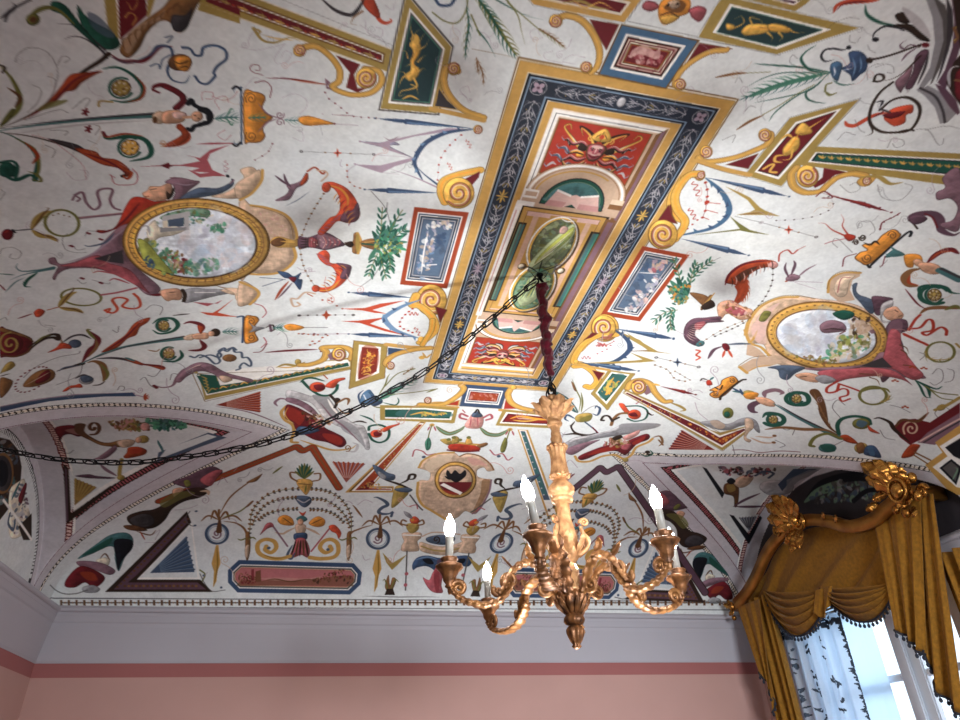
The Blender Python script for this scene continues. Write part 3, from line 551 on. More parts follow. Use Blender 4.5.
# ---------------------------------------------------------------- H (720,170): right medallion
T(720,170)
spear((680,168),(410,92),'wine',2.2,'red')
# orange bracket
FO('orange',"540,350 560,330 590,320 570,300 620,290 650,260 690,238 715,250 712,275 600,375 560,368",'brown',.8,1); SP('brown',588,352,4,20,0,1.5,.9); SP('brown',690,262,4,18,0,-1.5,.9); S('dk',"590,380 600,390 610,375 740,258 765,250 760,265",2.2); S('dkbr',"575,290 600,300 620,285 640,300",2,'t'); SP('dkbr',570,270,3,14,0,1.5,1.3); SP('dkbr',543,290,3,12,0,-1.5,1.2)
FS('red',"495,265 510,255 540,262 540,275 515,285"); S('red',"515,262 490,225 495,200 485,178",1.5,'e'); S('red',"505,265 450,240 420,215 395,212",1.8,'e'); S('rose',"500,275 450,285 420,295",1); S('wine',"640,240 650,210 690,190 720,172",1.2); S('wine',"545,335 500,350 490,385",1); beads('wine',"640,235 660,205 710,180",.8,4)
for p in ("550,235 560,210 600,205 620,240 600,260","470,310 450,290 470,275 530,330","480,60 520,90 560,75 545,50 520,60","630,60 650,110 720,120 770,70 740,55","640,390 670,360","520,455 540,470"): S('rim',p,.5)
# winged youth at right
FS('teal',"660,350 690,320 720,325 740,340 700,345"); S('teal',"735,340 700,320 680,305",2,'t'); S('teal',"735,342 690,345 662,335",2,'t'); S('wine',"660,345 650,380 640,385",.8)
FS('orange',"735,345 760,335 800,340 810,365 780,370 770,390 745,385"); E('skin',795,372,24,15,20); FS('skin',"790,375 840,370 880,385 885,410 850,418 810,405"); S('wine',"830,370 870,335 920,318 955,335",6,'t'); S('brick',"840,360 880,330 940,325",2.4,'t'); S('brown2',"800,395 760,405 740,430 755,460 790,465",7,'t'); S('brick',"760,420 755,450 795,462",2.5,'t'); S('teal',"880,400 960,440",7); S('char',"885,395 960,430",2.5)
EO('grn2',860,500,60,36,0,4,60,330); grapes(858,500,'ochre',36); S('grn2',"800,505 800,470 850,462 900,470 925,490 960,495",4,'t'); S('brown2',"800,575 830,555 890,550 960,555",5,'t'); S('wine',"740,475 790,535 830,560",1.6,'t'); S('olive',"900,560 940,545 960,555",4,'t'); 
# dragon-like mauve curl at the edge
S('purple',"775,215 760,190 790,175 850,175 880,200 885,240 930,260 960,250",7,'t'); FS('mauve',"890,30 960,0 960,230 900,235 880,215 930,200 950,150 920,115 870,120 865,90 900,70"); S('dkbr',"755,200 770,210 790,235",1.6); FS('purple',"755,190 800,178 830,195 800,215 770,215"); S('wine',"820,175 850,190 870,230",1.6)
# long-panel end at top
# left bird wing of the mask
FS('brick',"20,450 40,410 90,375 160,358 220,365 225,385 160,395 110,430 115,480 90,520 60,540 75,480 60,460"); S('wine',"20,460 40,415 100,375 200,362",3,'t'); FS('dkbr',"60,430 100,400 150,385 110,420 80,445",.7); S('brick',"65,465 75,490 60,530",2.4); E('pink',213,380,20,14); feather('brick',"110,440 105,490 85,530",4,6,None,0,4)
FS('skin',"-10,540 40,520 90,545 130,560 125,590 80,600 30,575 0,600"); FS('rose',"20,560 60,545 110,570 70,585"); S('red',"235,365 240,335 270,320 290,335 310,320",1.3); S('red',"310,320 340,305",.6); beads('dkbr',"212,395 208,450 180,510 140,560",.9,9,'rim'); beads('dkbr',"115,600 60,630 -20,665",.9,7,'rim')
# swallow
FS('mauve',"262,435 285,415 320,425 310,440 275,445"); S('purple',"275,430 260,395 265,370",2,'t'); S('purple',"285,420 300,380 295,362",2.4,'t'); S('mauve',"310,430 345,400 385,378",1.8,'t'); S('lilac',"275,445 410,450",.6); S('lilac',"300,450 380,475",.5); D('brick',"265,445",1)
# medallion
def medal(cx,cy,rx,ry,rot,cart,inner):
    pass
FS('tan',"100,640 130,590 170,540 240,510 310,505 400,515 480,525 560,545 640,600 670,660 660,720 640,760 560,800 480,805 380,800 280,790 200,760 175,700 120,690"); 
F('tan',"430,470 450,430 490,410 560,410 560,425 530,440 520,480 540,520 480,530 440,500"); FS('tanl',"455,470 480,430 540,422 520,445 505,500 470,505"); S('gold',"432,490 440,440 490,412 562,412",2.2); S('rose',"470,490 485,435 520,430",.8); S('gline',"428,475 445,430 490,405 562,408",.6)
S('gold',"105,650 120,600 165,545 240,512 310,508",2.6); S('gline',"98,645 115,595 160,540 240,506 310,502 380,515",.6); F('tan',"110,690 160,720 200,760 150,750 105,740"); FS('pinkl',"125,640 170,570 240,530 200,580 180,660 150,690",.8); FS('olive',"155,600 175,565 205,570 180,605"); S('gold',"98,700 130,680 150,640",2,'t')
# blue and mauve heads on its top right
FS('slate',"530,460 550,452 545,480 560,500 610,520 620,560 600,575 560,530 535,500"); FS('purple',"610,505 680,510 690,520 650,540 640,580 620,575 612,540"); FS('skin',"650,560 700,545 720,560 735,580 720,600 690,605 660,590"); FS('greyl',"640,570 650,535 690,520 690,545 660,560 650,600 700,605 650,610"); S('dkbr',"700,560 712,568",.8); S('dkbr',"715,585 728,583",.8)
FS('purple',"690,600 745,600 750,640 720,660 735,720 700,800 650,850 640,780 665,700 660,640"); FS('mauve',"680,610 730,610 715,680 690,740 670,700",.7)
E('gline',430,664,246,138,6); E('gold',430,664,240,132,6); EO('brown2',430,664,222,116,6,.7); E('gold2',430,664,226,122,6,.8); E('gold',430,664,216,112,6)
for k in range(44):
    a=np.radians(k*360/44); r6=np.radians(6); x=226*np.cos(a); y=121*np.sin(a); D('brown2',[(430+x*np.cos(r6)-y*np.sin(r6),664+x*np.sin(r6)+y*np.cos(r6))],.9)
E('brown',426,664,204,108,6); E('cloud',425,666,199,105,6)
pic=ell(425,666,190,98,6,24)
noise_fill('sky',"240,640 330,580 450,560 430,640 480,700 430,740 300,730 250,700",50,46,2,['sky','cloud','lav','cloud','greyl'],.2)
FS('grn2',"450,575 490,560 535,570 530,590 490,600"); FS('mauve',"400,620 440,600 490,610 505,640 460,650 410,650"); noise_fill('brown2',"520,590 590,590 615,640 560,700 510,640",30,16,4,['brown2','tan','mauve','ochre','dkbr','cream'],.8); FS('tan',"540,600 580,610 600,640 560,660",.8)
noise_fill('sage',"430,700 490,660 590,660 610,690 560,740 440,765 410,750",40,18,6,['sage','olive','yg','tanl','cream','grnl'],.75); noise_fill('brown2',"300,745 380,745 480,765 440,778 330,765",14,12,7,['brown2','ochre','olive'],.8); S('dkbr',"410,640 450,635 500,640",1.5,'t'); S('wine',"480,655 500,645",1.2)
# right tail ribbons of the medallion
S('red',"755,635 800,630 830,600 850,605 850,640 810,650 830,660 880,630 905,640 905,660",2.4); SL('red',"740,660 835,702",2.4)
# ---------------------------------------------------------------- M (720,320): below the right medallion
T(720,320)
FS('mauve',"640,130 690,140 735,180 790,210 820,225 815,235 740,230 660,205 560,190 480,215 400,205 330,195 420,190 520,185 600,170"); FS('rose',"680,40 720,50 730,110 780,180 815,222 770,240 700,200 650,180 660,120"); F('char',"560,185 650,150 690,190 620,190"); FS('rose',"420,200 520,195 600,190 700,205 770,262 730,240 640,225 520,235 450,250 390,215"); 
FS('slate',"190,190 260,180 340,190 300,215 270,240 240,230 230,200"); FS('skin',"300,220 350,210 400,225 390,250 330,240"); FS('grey',"380,230 420,220 465,240 430,255 400,250"); S('dkbr',"320,228 345,226",1)
F('tan',"78,185 130,155 210,145 250,170 200,185 150,190 105,212"); S('gold',"78,188 108,212",2.6); S('gold',"105,210 150,188 210,180",1.2,'t'); S('gold',"100,60 105,30 110,10",2); S('gline',"75,182 130,150 205,142",.6); S('gold',"100,40 120,90 165,110 195,140",2.4); FS('pinkl',"125,20 170,20 185,90 150,90",.6)
for a,b in (((720,100),(755,135)),((725,120),(750,160)),((735,180),(800,205)),((560,215),(650,235)),((600,230),(640,262))): S('brown',[a,((a[0]+b[0])/2+8,(a[1]+b[1])/2-6),b],1.4,'e')
SL('red',"735,55 830,100",2.4); S('red',"755,40 780,0 800,-20",2.4); EO('olive',882,128,56,40,0,2.2); feather('ochre',"820,120 830,150 880,160 940,150",3,5,'olive',0,4); S('ochre',"945,95 960,110",2)
S('red',"475,255 520,270 560,285",2); S('red',"470,245 430,270 430,290 465,285 475,260",2.2); S('red',"465,285 490,275 510,280 510,300 480,310 490,325 520,315",1.8); EO('olive',612,302,54,36,0,2.4); S('olive',"560,290 600,275 660,275 680,290",3,'t'); feather('ochre',"640,330 670,320 680,300",3,4,'olive',0,4)
S('grn2',"780,240 830,270 840,310",3,'t'); S('grn2',"790,245 860,275 890,265",2,'t'); S('olive',"820,265 870,290 950,300",1.4); S('olive',"830,270 880,310 930,320",1.2); S('grn2',"780,240 800,265 820,305 845,312",2,'t')
for p in ("850,215 870,195 890,205 890,240 860,260 840,250","900,250 930,240 935,205 910,195","800,130 820,140 800,160","880,400 860,370 900,350 930,370","680,340 720,350 760,370","500,340 470,320 450,350 480,390","710,420 740,400 800,410","240,430 270,440 300,430 290,460","220,480 260,500 240,510","440,510 500,480","640,440 660,470 700,480"): S('rim',p,.55)
for (x,y) in ((815,190),(700,240),(770,185),(740,345)): D('brick',[(x,y),(x+10,y+5),(x-9,y+4)],1.1)
# figure with scrolling stem
E('ochre',120,300,30,18,15); FS('orange',"95,295 130,288 155,295 140,315 105,315"); S('mauve',"180,310 180,290 220,280 250,290 240,298",5,'t'); S('purple',"190,325 150,330 125,345 130,365 150,370",6,'t'); FS('skin',"140,310 180,310 215,325 220,345 190,345 155,330"); S('teal',"50,285 80,288 95,295",3,'t'); S('blue2',"45,270 85,290",2,'t'); S('blue2',"80,275 90,300",2,'t')
S('teal',"215,335 300,385 400,435 480,470",6,'s'); S('char',"230,338 330,395 470,462",2,'t'); FS('brick',"480,465 510,460 550,490 535,495 500,485")
EO('grn2',308,315,44,26,0,3.4,40,320); grapes(306,315,'ochre',26); S('grn2',"265,310 290,290 340,295 355,320 340,340 300,345",4,'t'); S('brown',"480,460 440,430 410,380 400,330 370,290 385,285 410,330 430,400",4.5,'t'); feather('brown2',"440,425 410,370 375,290",3,6,'brown',0,4)
EO('grn2',215,400,42,24,0,3.4,-120,150); grapes(213,398,'ochre',24); S('grn2',"170,390 190,372 240,380 255,400 230,420",4,'t'); S('brown2',"180,438 250,430 330,437 420,440 470,460",4,'t')
S('grn2',"475,455 470,420 490,395 540,385 590,395 600,415",3.4,''); E('olive',565,415,36,22); FS('red2',"590,420 610,435 640,455 600,445"); FS('blue',"555,400 590,410 570,430 545,420",.8)
S('olive',"485,475 430,455 380,470 360,500 375,505",3,''); E('teal',430,512,36,18); FS('grn2',"400,500 450,500 460,525 420,525",.8)
E('ochre',565,512,28,22); FS('brown2',"545,500 570,490 580,520 555,535"); FS('blue2',"585,505 620,505 645,550 600,545 575,535"); FS('blue',"590,510 610,510 620,540 600,540",.8)
# red and mauve scroll at right
F('wine',"690,430 720,400 780,395 840,410 900,370 960,330 960,380 880,440 800,480 760,500 720,470"); F('mauve',"790,490 830,450 960,370 960,420 860,500"); S('pinkl',"800,485 960,395",1.6); S('char',"815,490 960,405",1.4); SP('tan',765,435,4,34,0,-1.6,1.6); S('brown',"700,430 730,400 790,405 835,370",3.4,'t'); S('dkbr',"615,395 640,392 680,410 700,440 760,490",3.6,'t'); E('ochre',885,350,20,12,-20); S('ochre',"860,360 900,345 960,310",3)
# dark pointed cross with gold border
F('gold',"820,580 890,530 860,490 960,420 1010,400 1060,440 1060,700 940,700 920,690"); F('wline',"850,588 910,545 878,505 985,438 1030,480 1030,690 945,668"); F('dk',"878,592 925,556 968,590 945,660"); F('dk',"900,510 985,458 1030,500 1010,580 935,545"); F('rim',"890,592 925,566 955,592 942,645"); S('sage',"930,640 950,600 940,590",1.6,'t')
FS('brick',"725,550 760,500 800,500 790,520 770,545"); S('brown2',"780,530 840,560",2); S('brown2',"775,540 830,575",1.6)
# ---------------------------------------------------------------- E (0,170): left medallion
T(0,170)
S('grn2',"0,10 60,40 120,20 150,40",4,'t'); S('olive',"110,5 150,20 165,45 130,40",2.4,'t'); S('lilac',"265,10 300,40 345,35 350,5 320,0",.6)
S('brick',"490,0 525,10 510,35 490,20",3,'t'); S('rose',"445,20 455,50 480,60 540,55 550,20 530,-5",.9); S('rose',"460,30 440,20",.8)
F('rose',"750,-2 800,15 850,10 905,25 850,25 800,30"); D('dk',[(912,26)],1.4)
# mauve ribbon and rods
S('mauve',"290,120 300,105 320,115 310,125",2); S('mauve',"300,100 330,90 345,130 375,158 400,140 390,90 415,75 450,80 440,120 455,150 480,160",2.4); SL('mauve',"320,192 485,175",3); S('pink',"325,190 480,172",.7,'',0)
EO('olive',248,212,68,52,8,2.4); S('ochre',"125,237 148,198 178,172 205,165",6,'t'); S('ochre',"128,240 160,262 200,268 228,285",5.5,'t'); S('olive',"140,225 165,195 195,180",2,'t'); S('brown',"130,237 170,180 195,155 180,150",1.6,'t'); S('brown',"135,240 180,262 225,275 232,290",1.4,'t'); S('dk',"60,242 130,237",1.2); E('wine',30,258,24,22); S('red',"22,250 30,245",1.3); S('dk',"50,240 60,250",2)
for k in range(5): D('brown',[(190+k*22,175+abs(k-2)*6)],.7)
# cloak head top
FS('red',"575,110 620,125 680,120 700,125 600,180 560,200 520,215 470,235 395,250 390,240 440,240 470,215 500,150 530,110"); S('wine',"560,130 500,200 440,245",2,'t'); S('brick',"590,130 540,180 500,215",1.4,'t'); FS('skin',"568,95 590,80 600,65 640,65 680,50 690,80 680,110 640,125 590,115"); S('dkbr',"600,80 625,75",.8); S('brick',"578,108 595,105",1); FS('dkbr',"665,85 680,95 690,75 700,70 690,105 670,118")
FS('mauve',"680,35 720,30 770,40 800,48 760,80 720,115 690,120 700,90 690,60 660,50"); FS('slate',"750,90 800,70 870,72 920,50 925,35 935,40 930,65 880,95 800,110 720,118"); S('lilac',"690,50 740,60 780,55",1.3,'t'); S('mauve',"920,55 935,40",1.4)
# mauve mantle left of the frame
FS('mauve',"195,355 220,350 240,375 300,365 380,330 420,280 480,225 540,210 560,205 510,260 495,310 510,345 560,400 640,470 620,500 580,495 530,450 470,420 380,395 280,395 235,415 220,440 210,430 225,400 230,385 200,375"); FS('rose',"240,385 300,370 390,340 430,370 520,400 580,470 600,495 540,460 450,415 370,390"); F('char',"375,355 490,320 495,375 440,368"); S('lilac',"260,372 360,340 430,290 500,235",2,'t'); S('rose',"370,412 400,405 480,420",2,'t'); S('rose',"435,445 460,435 520,455",2,'t'); S('slate',"335,300 360,305 420,290 460,250",2.2,'t'); S('wine',"385,245 410,250 460,235",2.4,'t'); 
S('wine',"600,500 640,498 680,480",4,'t'); FS('skin',"640,485 670,475 715,475 730,500 720,520 690,520 670,525 650,510"); FS('grey',"735,485 770,472 830,475 900,478 930,490 860,505 800,520 760,530 735,528"); S('dkbr',"730,480 740,500 735,525",3); S('wline',"780,490 860,490",1); S('dkbr',"680,490 700,488",.8); FS('tan',"880,480 945,478 935,500")
# side cartouche left pieces and frame
FS('tan',"845,105 900,90 950,60 975,30 960,-2 1010,-12 1040,20 1045,50 1000,95 940,115 880,112"); FS('tan',"855,460 900,470 960,475 1000,505 1030,500 1020,530 980,540 945,520 930,490"); 
def left_medal():
    E('gline',785,290,296,178,2); E('gold',785,290,288,172,2); EO('brown2',785,290,272,158,2,.8); E('gold2',785,290,262,150,2); EO('gline',784,290,244,146,2,.6)
    for k in range(48):
        a=np.radians(k*7.5); x=785+269*np.cos(a); y=290+159*np.sin(a); S('brown2',[(x,y),(x-14*np.cos(a)+4*np.sin(a),y-9*np.sin(a)-4*np.cos(a))],1.2)
    E('brown',785,292,246,143,2); E('cloud',785,292,239,138,2)
    pic=ell(785,292,225,128,2,24)
    noise_fill('sky',"780,180 880,170 980,220 1000,330 940,400 760,400 700,300",60,46,12,['sky','cloud','cloud','lav','greyl','pinkl'],.2)
    FS('sage',"640,190 700,165 800,155 840,165 830,190 760,185 740,215 680,210"); noise_fill('grnl',"620,200 720,160 840,165 860,190 740,240 640,240",34,12,13,['grnl','sage','grn2','olive','cream'],.7)
    F('cream',"650,190 670,185 672,245 652,248"); F('greyl',"735,170 755,168 757,240 738,242"); F('greyl',"650,185 760,165 762,185 650,205"); F('slate',"672,200 735,190 735,225 674,235"); FS('cream',"590,230 620,200 640,230 700,225 740,240 690,262 640,270 610,290 590,275"); F('grey',"640,232 745,228 745,240 640,250"); S('greyl',"560,230 590,225 600,260",2,'t')
    noise_fill('grnl',"550,290 600,280 700,330 760,390 740,420 660,410 580,370",46,18,14,['grnl','yg','grn','sage','olive'],.85); FS('yg',"550,280 590,290 640,350 690,410 650,405 580,370"); noise_fill('rose',"640,330 720,320 770,400 740,425 690,390",18,14,15,['rose','tan','wine','pinkl','brown2'],.8); noise_fill('blue2',"570,350 600,340 620,385 590,390",8,14,16,['blue2','blue'],.8); noise_fill('sage',"720,370 860,350 880,390 800,420 740,410",24,18,17,['sage','grnl','teal'],.6); noise_fill('grn',"830,220 910,215 900,250 840,245",20,11,18,['grn','grnl','sage'],.8)
# lower pieces
S('teal',"70,375 65,390 90,405 160,400 215,390",3,'s'); S('teal',"40,440 90,420 160,405 215,395",2.4,'s'); S('grn2',"100,465 110,440 150,410",3,'t'); S('grn2',"-5,415 60,420",1.2,'t'); S('wine',"0,460 20,480",1.2); S('teal',"20,490 60,450 100,430",1.2,'t'); S('grn2',"125,468 100,465 95,445",1.6,'t')
EO('olive',325,508,80,34,4,2); S('ochre',"235,547 256,520 280,498 305,488",5.5,'t'); S('ochre',"238,549 270,556 305,560 332,570",5,'t'); S('brown',"238,547 275,500 295,478 290,468",1.4,'t'); S('brown',"245,550 300,558 335,575",1.3,'t'); S('rose',"405,500 470,490 545,472",2.2); FS('red2',"135,570 155,555 180,565 165,585 145,588"); S('wine',"70,595 130,575",1.6,'t'); S('brick',"190,560 235,548",1)
S('red2',"420,560 440,555 430,570",2); S('red2',"420,562 450,572 470,555 450,520 480,510 510,520 490,545 530,555 560,545 555,515 535,495",2.2)
for p in ("0,335 10,315 50,310 85,330 70,355 40,350 45,335","345,330 300,330 260,315 250,275 270,255","290,300 310,320 340,315","340,265 350,245 380,245","370,440 430,455 440,450","310,440 330,455 345,450","0,120 15,100 18,90 0,75","450,640 470,650 475,625","180,620 220,625","580,560 610,540 650,550 640,580","0,600 20,590 30,600"): S('rim',p,.55)
for x,y in ((282,303),(400,276),(325,432),(400,450),(350,252)): D('wine',[(x,y),(x+8,y+3)],1.2)
F('red2',"800,568 850,572 880,555 935,515 900,545 870,570 920,582 960,588 880,585 830,580"); F('rose',"770,528 870,535 890,520 830,545"); S('dkbr',"690,582 760,575",1.6,'t')
# ---------------------------------------------------------------- F (240,170): bat winged creature and vase
T(240,170)
FS('tan',"-5,130 45,140 100,150 170,175 210,215 225,270 215,300 220,345 195,385 150,410 90,415 40,412 0,430"); noise_fill('pink',"40,160 120,165 180,200 200,270 120,270",40,7,21,['pink','pinkl','tan'],.6); FS('tan',"55,10 80,0 85,50 40,95 -10,115 -20,60"); FS('tan',"0,445 60,470 75,500 40,535 -10,540"); S('gold',"45,142 110,152 180,178 215,220 228,270 215,290",2.6); S('gold',"215,310 222,350 195,388 150,412 90,418 40,416",2.6); S('gline',"50,145 110,158 175,185 205,225 215,275",.6); S('gold',"90,0 85,45 45,95 0,120",2.4); S('gold',"0,448 60,474 75,500 40,538",2.4)
FS('gold',"120,285 150,265 215,280 230,275 235,300 215,310 180,310 150,310 130,300"); FS('brown',"125,285 155,270 185,285 160,305 130,302"); S('gold2',"160,285 220,290",1.6,'t')
E('gold',-55,290,128,132) if 0 else None

T(0,170); left_medal(); T(240,170)
FS('purple',"235,265 270,270 330,250 360,255 400,280 420,300 390,310 340,320 280,310 235,315"); FS('mauve',"310,255 370,265 410,290 360,315 320,310"); FS('rose',"280,270 310,280 305,310 275,305"); S('pinkl',"330,265 345,290 330,315",1.5,'t')
for k in range(4): S('rose',[(335+k*18,262+k*4),(345+k*18,290),(335+k*18,314-k*3)],1,'t'); S('dkbr',[(240,275+k*12),(275,280+k*8)],1.3,'t')
# wings
FS('red2',"330,60 345,48 380,50 430,75 465,120 480,170 470,200 430,212 390,205 360,235 330,260 310,250 335,215 360,190 385,180 400,150 395,105 375,75 355,72 345,85"); FS('purple',"470,130 480,170 465,205 430,210 400,200 420,165 450,160"); S('orange',"350,60 400,75 430,110 430,150",2.4,'t'); 
for k in range(7): S('rose',[(310+k*13,250-k*10),(330+k*13,256-k*13)],2.2,'t')
E('red2',345,70,18,20); S('brick',"335,70 345,80 355,72",1.4)
FS('red2',"300,480 290,470 300,460 330,470 370,460 385,420 370,390 345,380 320,360 310,335 340,320 360,340 360,370 400,375 440,385 440,410 425,440 390,470 340,490"); FS('purple',"385,372 440,380 445,400 430,435 400,430 410,395"); S('orange',"310,482 360,478 400,440",2.2,'t'); E('red2',303,474,16,14)
for k in range(5): S('rose',[(305+k*10,335+k*11),(335+k*8,345+k*8)],2,'t')
beads('brown2',"335,95 300,150 270,205 248,260",1,9,'rim'); beads('brown2',"240,315 250,370 270,420 298,462",1,8,'rim')
S('brick',"270,5 300,-10 330,15 340,5",1.8); S('tan',"325,45 350,20 340,5 310,2",1.6); S('tan',"300,495 260,490 230,515 205,515 215,545 240,540 230,530",1.8); S('brick',"270,495 290,505",1)
# swallows
FS('mauve',"185,60 215,55 245,40 265,10 272,40 250,62 225,75 205,110 185,122 140,122 180,100 195,80"); FS('brick',"240,55 268,10 272,38 250,62"); S('purple',"140,22 170,45 200,65",2.4,'t'); S('purple',"175,15 185,45 205,70",2.4,'t'); S('slate',"180,145 230,120 280,85",.8,'t')
FS('blue2',"150,405 190,410 215,425 245,410 235,435 250,440 240,480 215,450 195,435 175,430"); FS('wine',"195,430 225,430 215,450"); S('brick',"195,445 165,480 140,520",2.4,'t'); S('purple',"210,450 175,490 150,515",1.6,'t'); S('slate',"80,430 180,438",.8); S('slate',"90,465 170,440",.8); S('lilac',"250,410 300,405",.6)
# vase and foliage
FS('brown2',"418,290 450,285 455,255 470,250 480,270 480,310 470,335 450,330 445,305"); FS('dkbr',"418,295 445,285 455,300 440,310"); S('gold',"470,252 484,290 472,334",2.4); E('ochre',470,292,8,38); FS('brown2',"485,285 540,275 560,320 530,318 490,305"); S('grn2',"490,295 540,300",2); S('gold',"500,290 540,285",1.2)
for k,(x,y,an,l) in enumerate([(560,300,-80,90),(570,290,-60,110),(580,290,-45,80),(590,300,-30,90),(600,300,-10,70),(600,310,10,70),(590,315,35,60),(575,320,60,70),(560,322,85,60),(550,300,-110,60),(600,290,-70,60),(610,300,-45,60),(585,320,110,70),(545,310,120,60)]):
    a=np.radians(an); d=np.array([np.cos(a),np.sin(a)]); S('grn2' if k%3==0 else 'grn' if k%3==1 else 'grnl',[(x,y),np.array([x,y])+d*l*.5+(4,-4),np.array([x,y])+d*l],4,'t')
noise_fill('grn',"535,270 600,250 650,285 645,330 580,340 540,320",50,13,22,['grn','grnl','grn2','yg','ochre','teal'],.9)
for stem in ("560,270 565,220 570,150","590,270 610,225 650,160","600,280 640,250 665,235","560,335 570,380 585,435","550,335 530,380 515,425","590,330 600,370 600,400"): 
    S('olive',stem,.8); twigs('grn',stem,5,30,2,'grn2')
S('rim',"525,85 580,150 600,210",.6); S('rim',"560,385 530,430 480,468",.5); S('rim',"590,130 585,170",.6)
# blue picture with red frame (left)
q=[(697,148),(915,170),(828,474),(640,458)]
frame(q,(0,18,23,29,32,35,40,43),('brick','wline','slate','wline','dk','slate','greyl','slate')); q2=inset(q,46); F('slate',q2); F('bluel',inset(q,47),a=.35)
noise_fill('greyl',"745,205 800,215 780,320 745,440 700,430 720,330",30,15,23,['greyl','wline','lav','bluel','tan'],.7); noise_fill('tanl',"770,205 850,210 840,235 770,230",10,14,24,['tanl','wline','lav'],.8); noise_fill('blue2',"780,260 830,250 815,330 780,330",12,18,25,['blue2','slate'],.6); S('wline',"750,380 785,378",1.2); S('wline',"720,430 780,440",1,'t'); S('wline',"755,240 735,330 725,420",1.2,'t')
# spears, scrolls at the frame
spear((505,78),(800,92),'blue2',3.2,'bluel'); S('blue2',"800,92 815,80 740,20 710,-10",3,'e'); S('lilac',"600,-5 700,30 790,70",2,'s')
beads('brick',"428,-20 430,30 450,60 480,72",.8,6,'lilac')
scurl('gold2',"960,0 870,20 815,45 805,90 820,130",7,'orange2'); F('wine',"890,40 960,5 955,30 920,70"); volute(875,92,62,180,1)
spear((440,490),(700,512),'blue2',3,'bluel'); volute(765,520,62,0,-1); scurl('gold2',"705,500 690,540 720,545 770,590 780,640 740,680 720,690",6,'orange2'); F('wine',"780,545 828,560 800,610 790,575"); outline('gline',"780,545 828,560 800,610 790,575",.6)
beads('dkbr',"235,582 345,580 455,580",.8,7,'rim'); D('rim',[(237,582),(453,580)],1.4); F('brick',"345,560 352,575 368,580 352,586 345,600 338,586 325,580 338,575")
F('red2',"400,555 500,552 560,535 660,522 580,545 530,560 590,575 540,572 490,562"); F('red2',"405,605 470,603 560,592 600,585 540,605 520,615 580,635 690,668 580,645 520,625 480,612")
flame("720,520 650,545 590,580 580,600 620,640 690,665 715,672",'bluel','blue2',7,4.4,8); spear((440,656),(705,668),'blue2',2.8,'bluel'); beads('red',"690,555 650,590 640,625 690,650",1,9,'lilac',.4); squig('red',695,575,18,0,.7); squig('red',710,645,18,60,.7)
S('lilac',"250,656 350,656 440,655",.6); beads('wine',"250,656 300,655 345,657 390,655",.9,4); beads('brick',"280,700 310,690 330,670",.9,4,'rim'); beads('brick',"330,520 370,520 360,510 375,535 410,555",.9,6)
# lower orange bracket
S('blue2',"-10,588 10,585 14,600 10,690",1.8); FO('orange',"20,590 60,585 75,600 60,625 85,635 60,650 72,680 45,692 18,685",'brown',.8,1); SP('brown',45,605,3,15,0,-1.4,.8); SP('brown',45,670,3,15,0,1.4,.8); FS('grey',"35,610 60,625 100,632 60,645 35,650 50,632"); S('dkbr',"100,632 130,620 135,640 110,645",1.6,'t'); S('purple',"120,620 125,645",2); feather('teal',"135,632 160,630 170,630",4,4,'grn',0,5); FS('orange',"175,625 200,615 240,622 258,630 235,640 195,642"); S('rim',"258,630 350,630",.6); 
S('rose',"60,535 90,545 105,570 90,590",.9); S('rose',"85,710 105,690 95,670",.9); S('lilac',"150,660 160,650",.5)
# ---------------------------------------------------------------- G (480,170): right of the panel
T(480,170)
q=[(650,304),(838,340),(640,606),(482,580)]
frame(q,(0,17,22,27,30,33,38,41),('brick','wline','slate','wline','dk','slate','greyl','slate')); F('slate',inset(q,43)); F('bluel',inset(q,44),a=.3)
noise_fill('pinkl',"690,365 755,365 735,395 675,405",10,15,31,['pinkl','tan','rose','lilac'],.8); noise_fill('greyl',"660,440 700,420 730,430 670,520 620,580 570,575",26,16,32,['greyl','pinkl','lav','wline'],.7); noise_fill('blue2',"660,360 690,360 600,530 580,530 640,420",12,16,33,['blue2','slate'],.6); S('wline',"630,410 720,415",1,'t')
scurl('gold2',"880,15 840,20 800,60 780,110 790,160 820,205 800,255 760,285",6.6,'orange2'); volute(885,22,16,0,1); F('wine',"712,200 755,140 770,190 790,215 740,205"); outline('gline',"712,200 755,140 770,190 790,215 740,205",.6); volute(732,258,58,20,-1)
volute(500,632,55,0,-1); scurl('gold2',"545,660 480,660 430,690 400,720",5,'orange2'); F('wine',"420,675 460,655 430,700 400,700")
spear((770,676),(545,635),'blue2',3,'bluel'); S('blue2',"545,640 590,680 600,720",4,'s'); F('ochre',"540,640 640,680 690,725 640,700 580,665")
S('red',"470,690 500,700 530,690",.8); squig('red',490,700,18,0,.7)
for stem in ("810,490 800,440 790,400 770,350","840,460 850,410 870,370","850,430 890,390 930,360","790,560 740,570 690,610","770,560 760,600 765,640"): S('olive',stem,.8); twigs('grn',stem,5,26,1.8,'grn2')
for k,(an,l) in enumerate([(-170,80),(-155,90),(-140,90),(-120,80),(-100,60),(170,70),(150,60),(-80,50),(130,50)]):
    a=np.radians(an); S('grn2' if k%2 else 'grn',[(830,500),(830+l*.5*np.cos(a)-5,500+l*.5*np.sin(a)),(830+l*np.cos(a),500+l*np.sin(a))],4.6,'t')
noise_fill('grn',"755,480 820,450 860,480 830,530 770,540",34,12,34,['grn','grn2','grnl','teal','ochre','orange'],.9)
FS('brown2',"840,490 900,500 930,530 910,555 860,515"); E('brown2',905,530,10,38,35); S('gold',"880,550 905,530 940,490",1.8,'t'); FS('dkbr',"885,545 900,560 940,545 925,520")
FS('purple',"960,585 900,590 850,595 820,625 815,665 835,690 870,705 895,700 880,680 860,660 870,630 900,610 960,600"); FS('rose',"870,605 920,598 900,620 875,640"); E('teal',885,692,14,10)
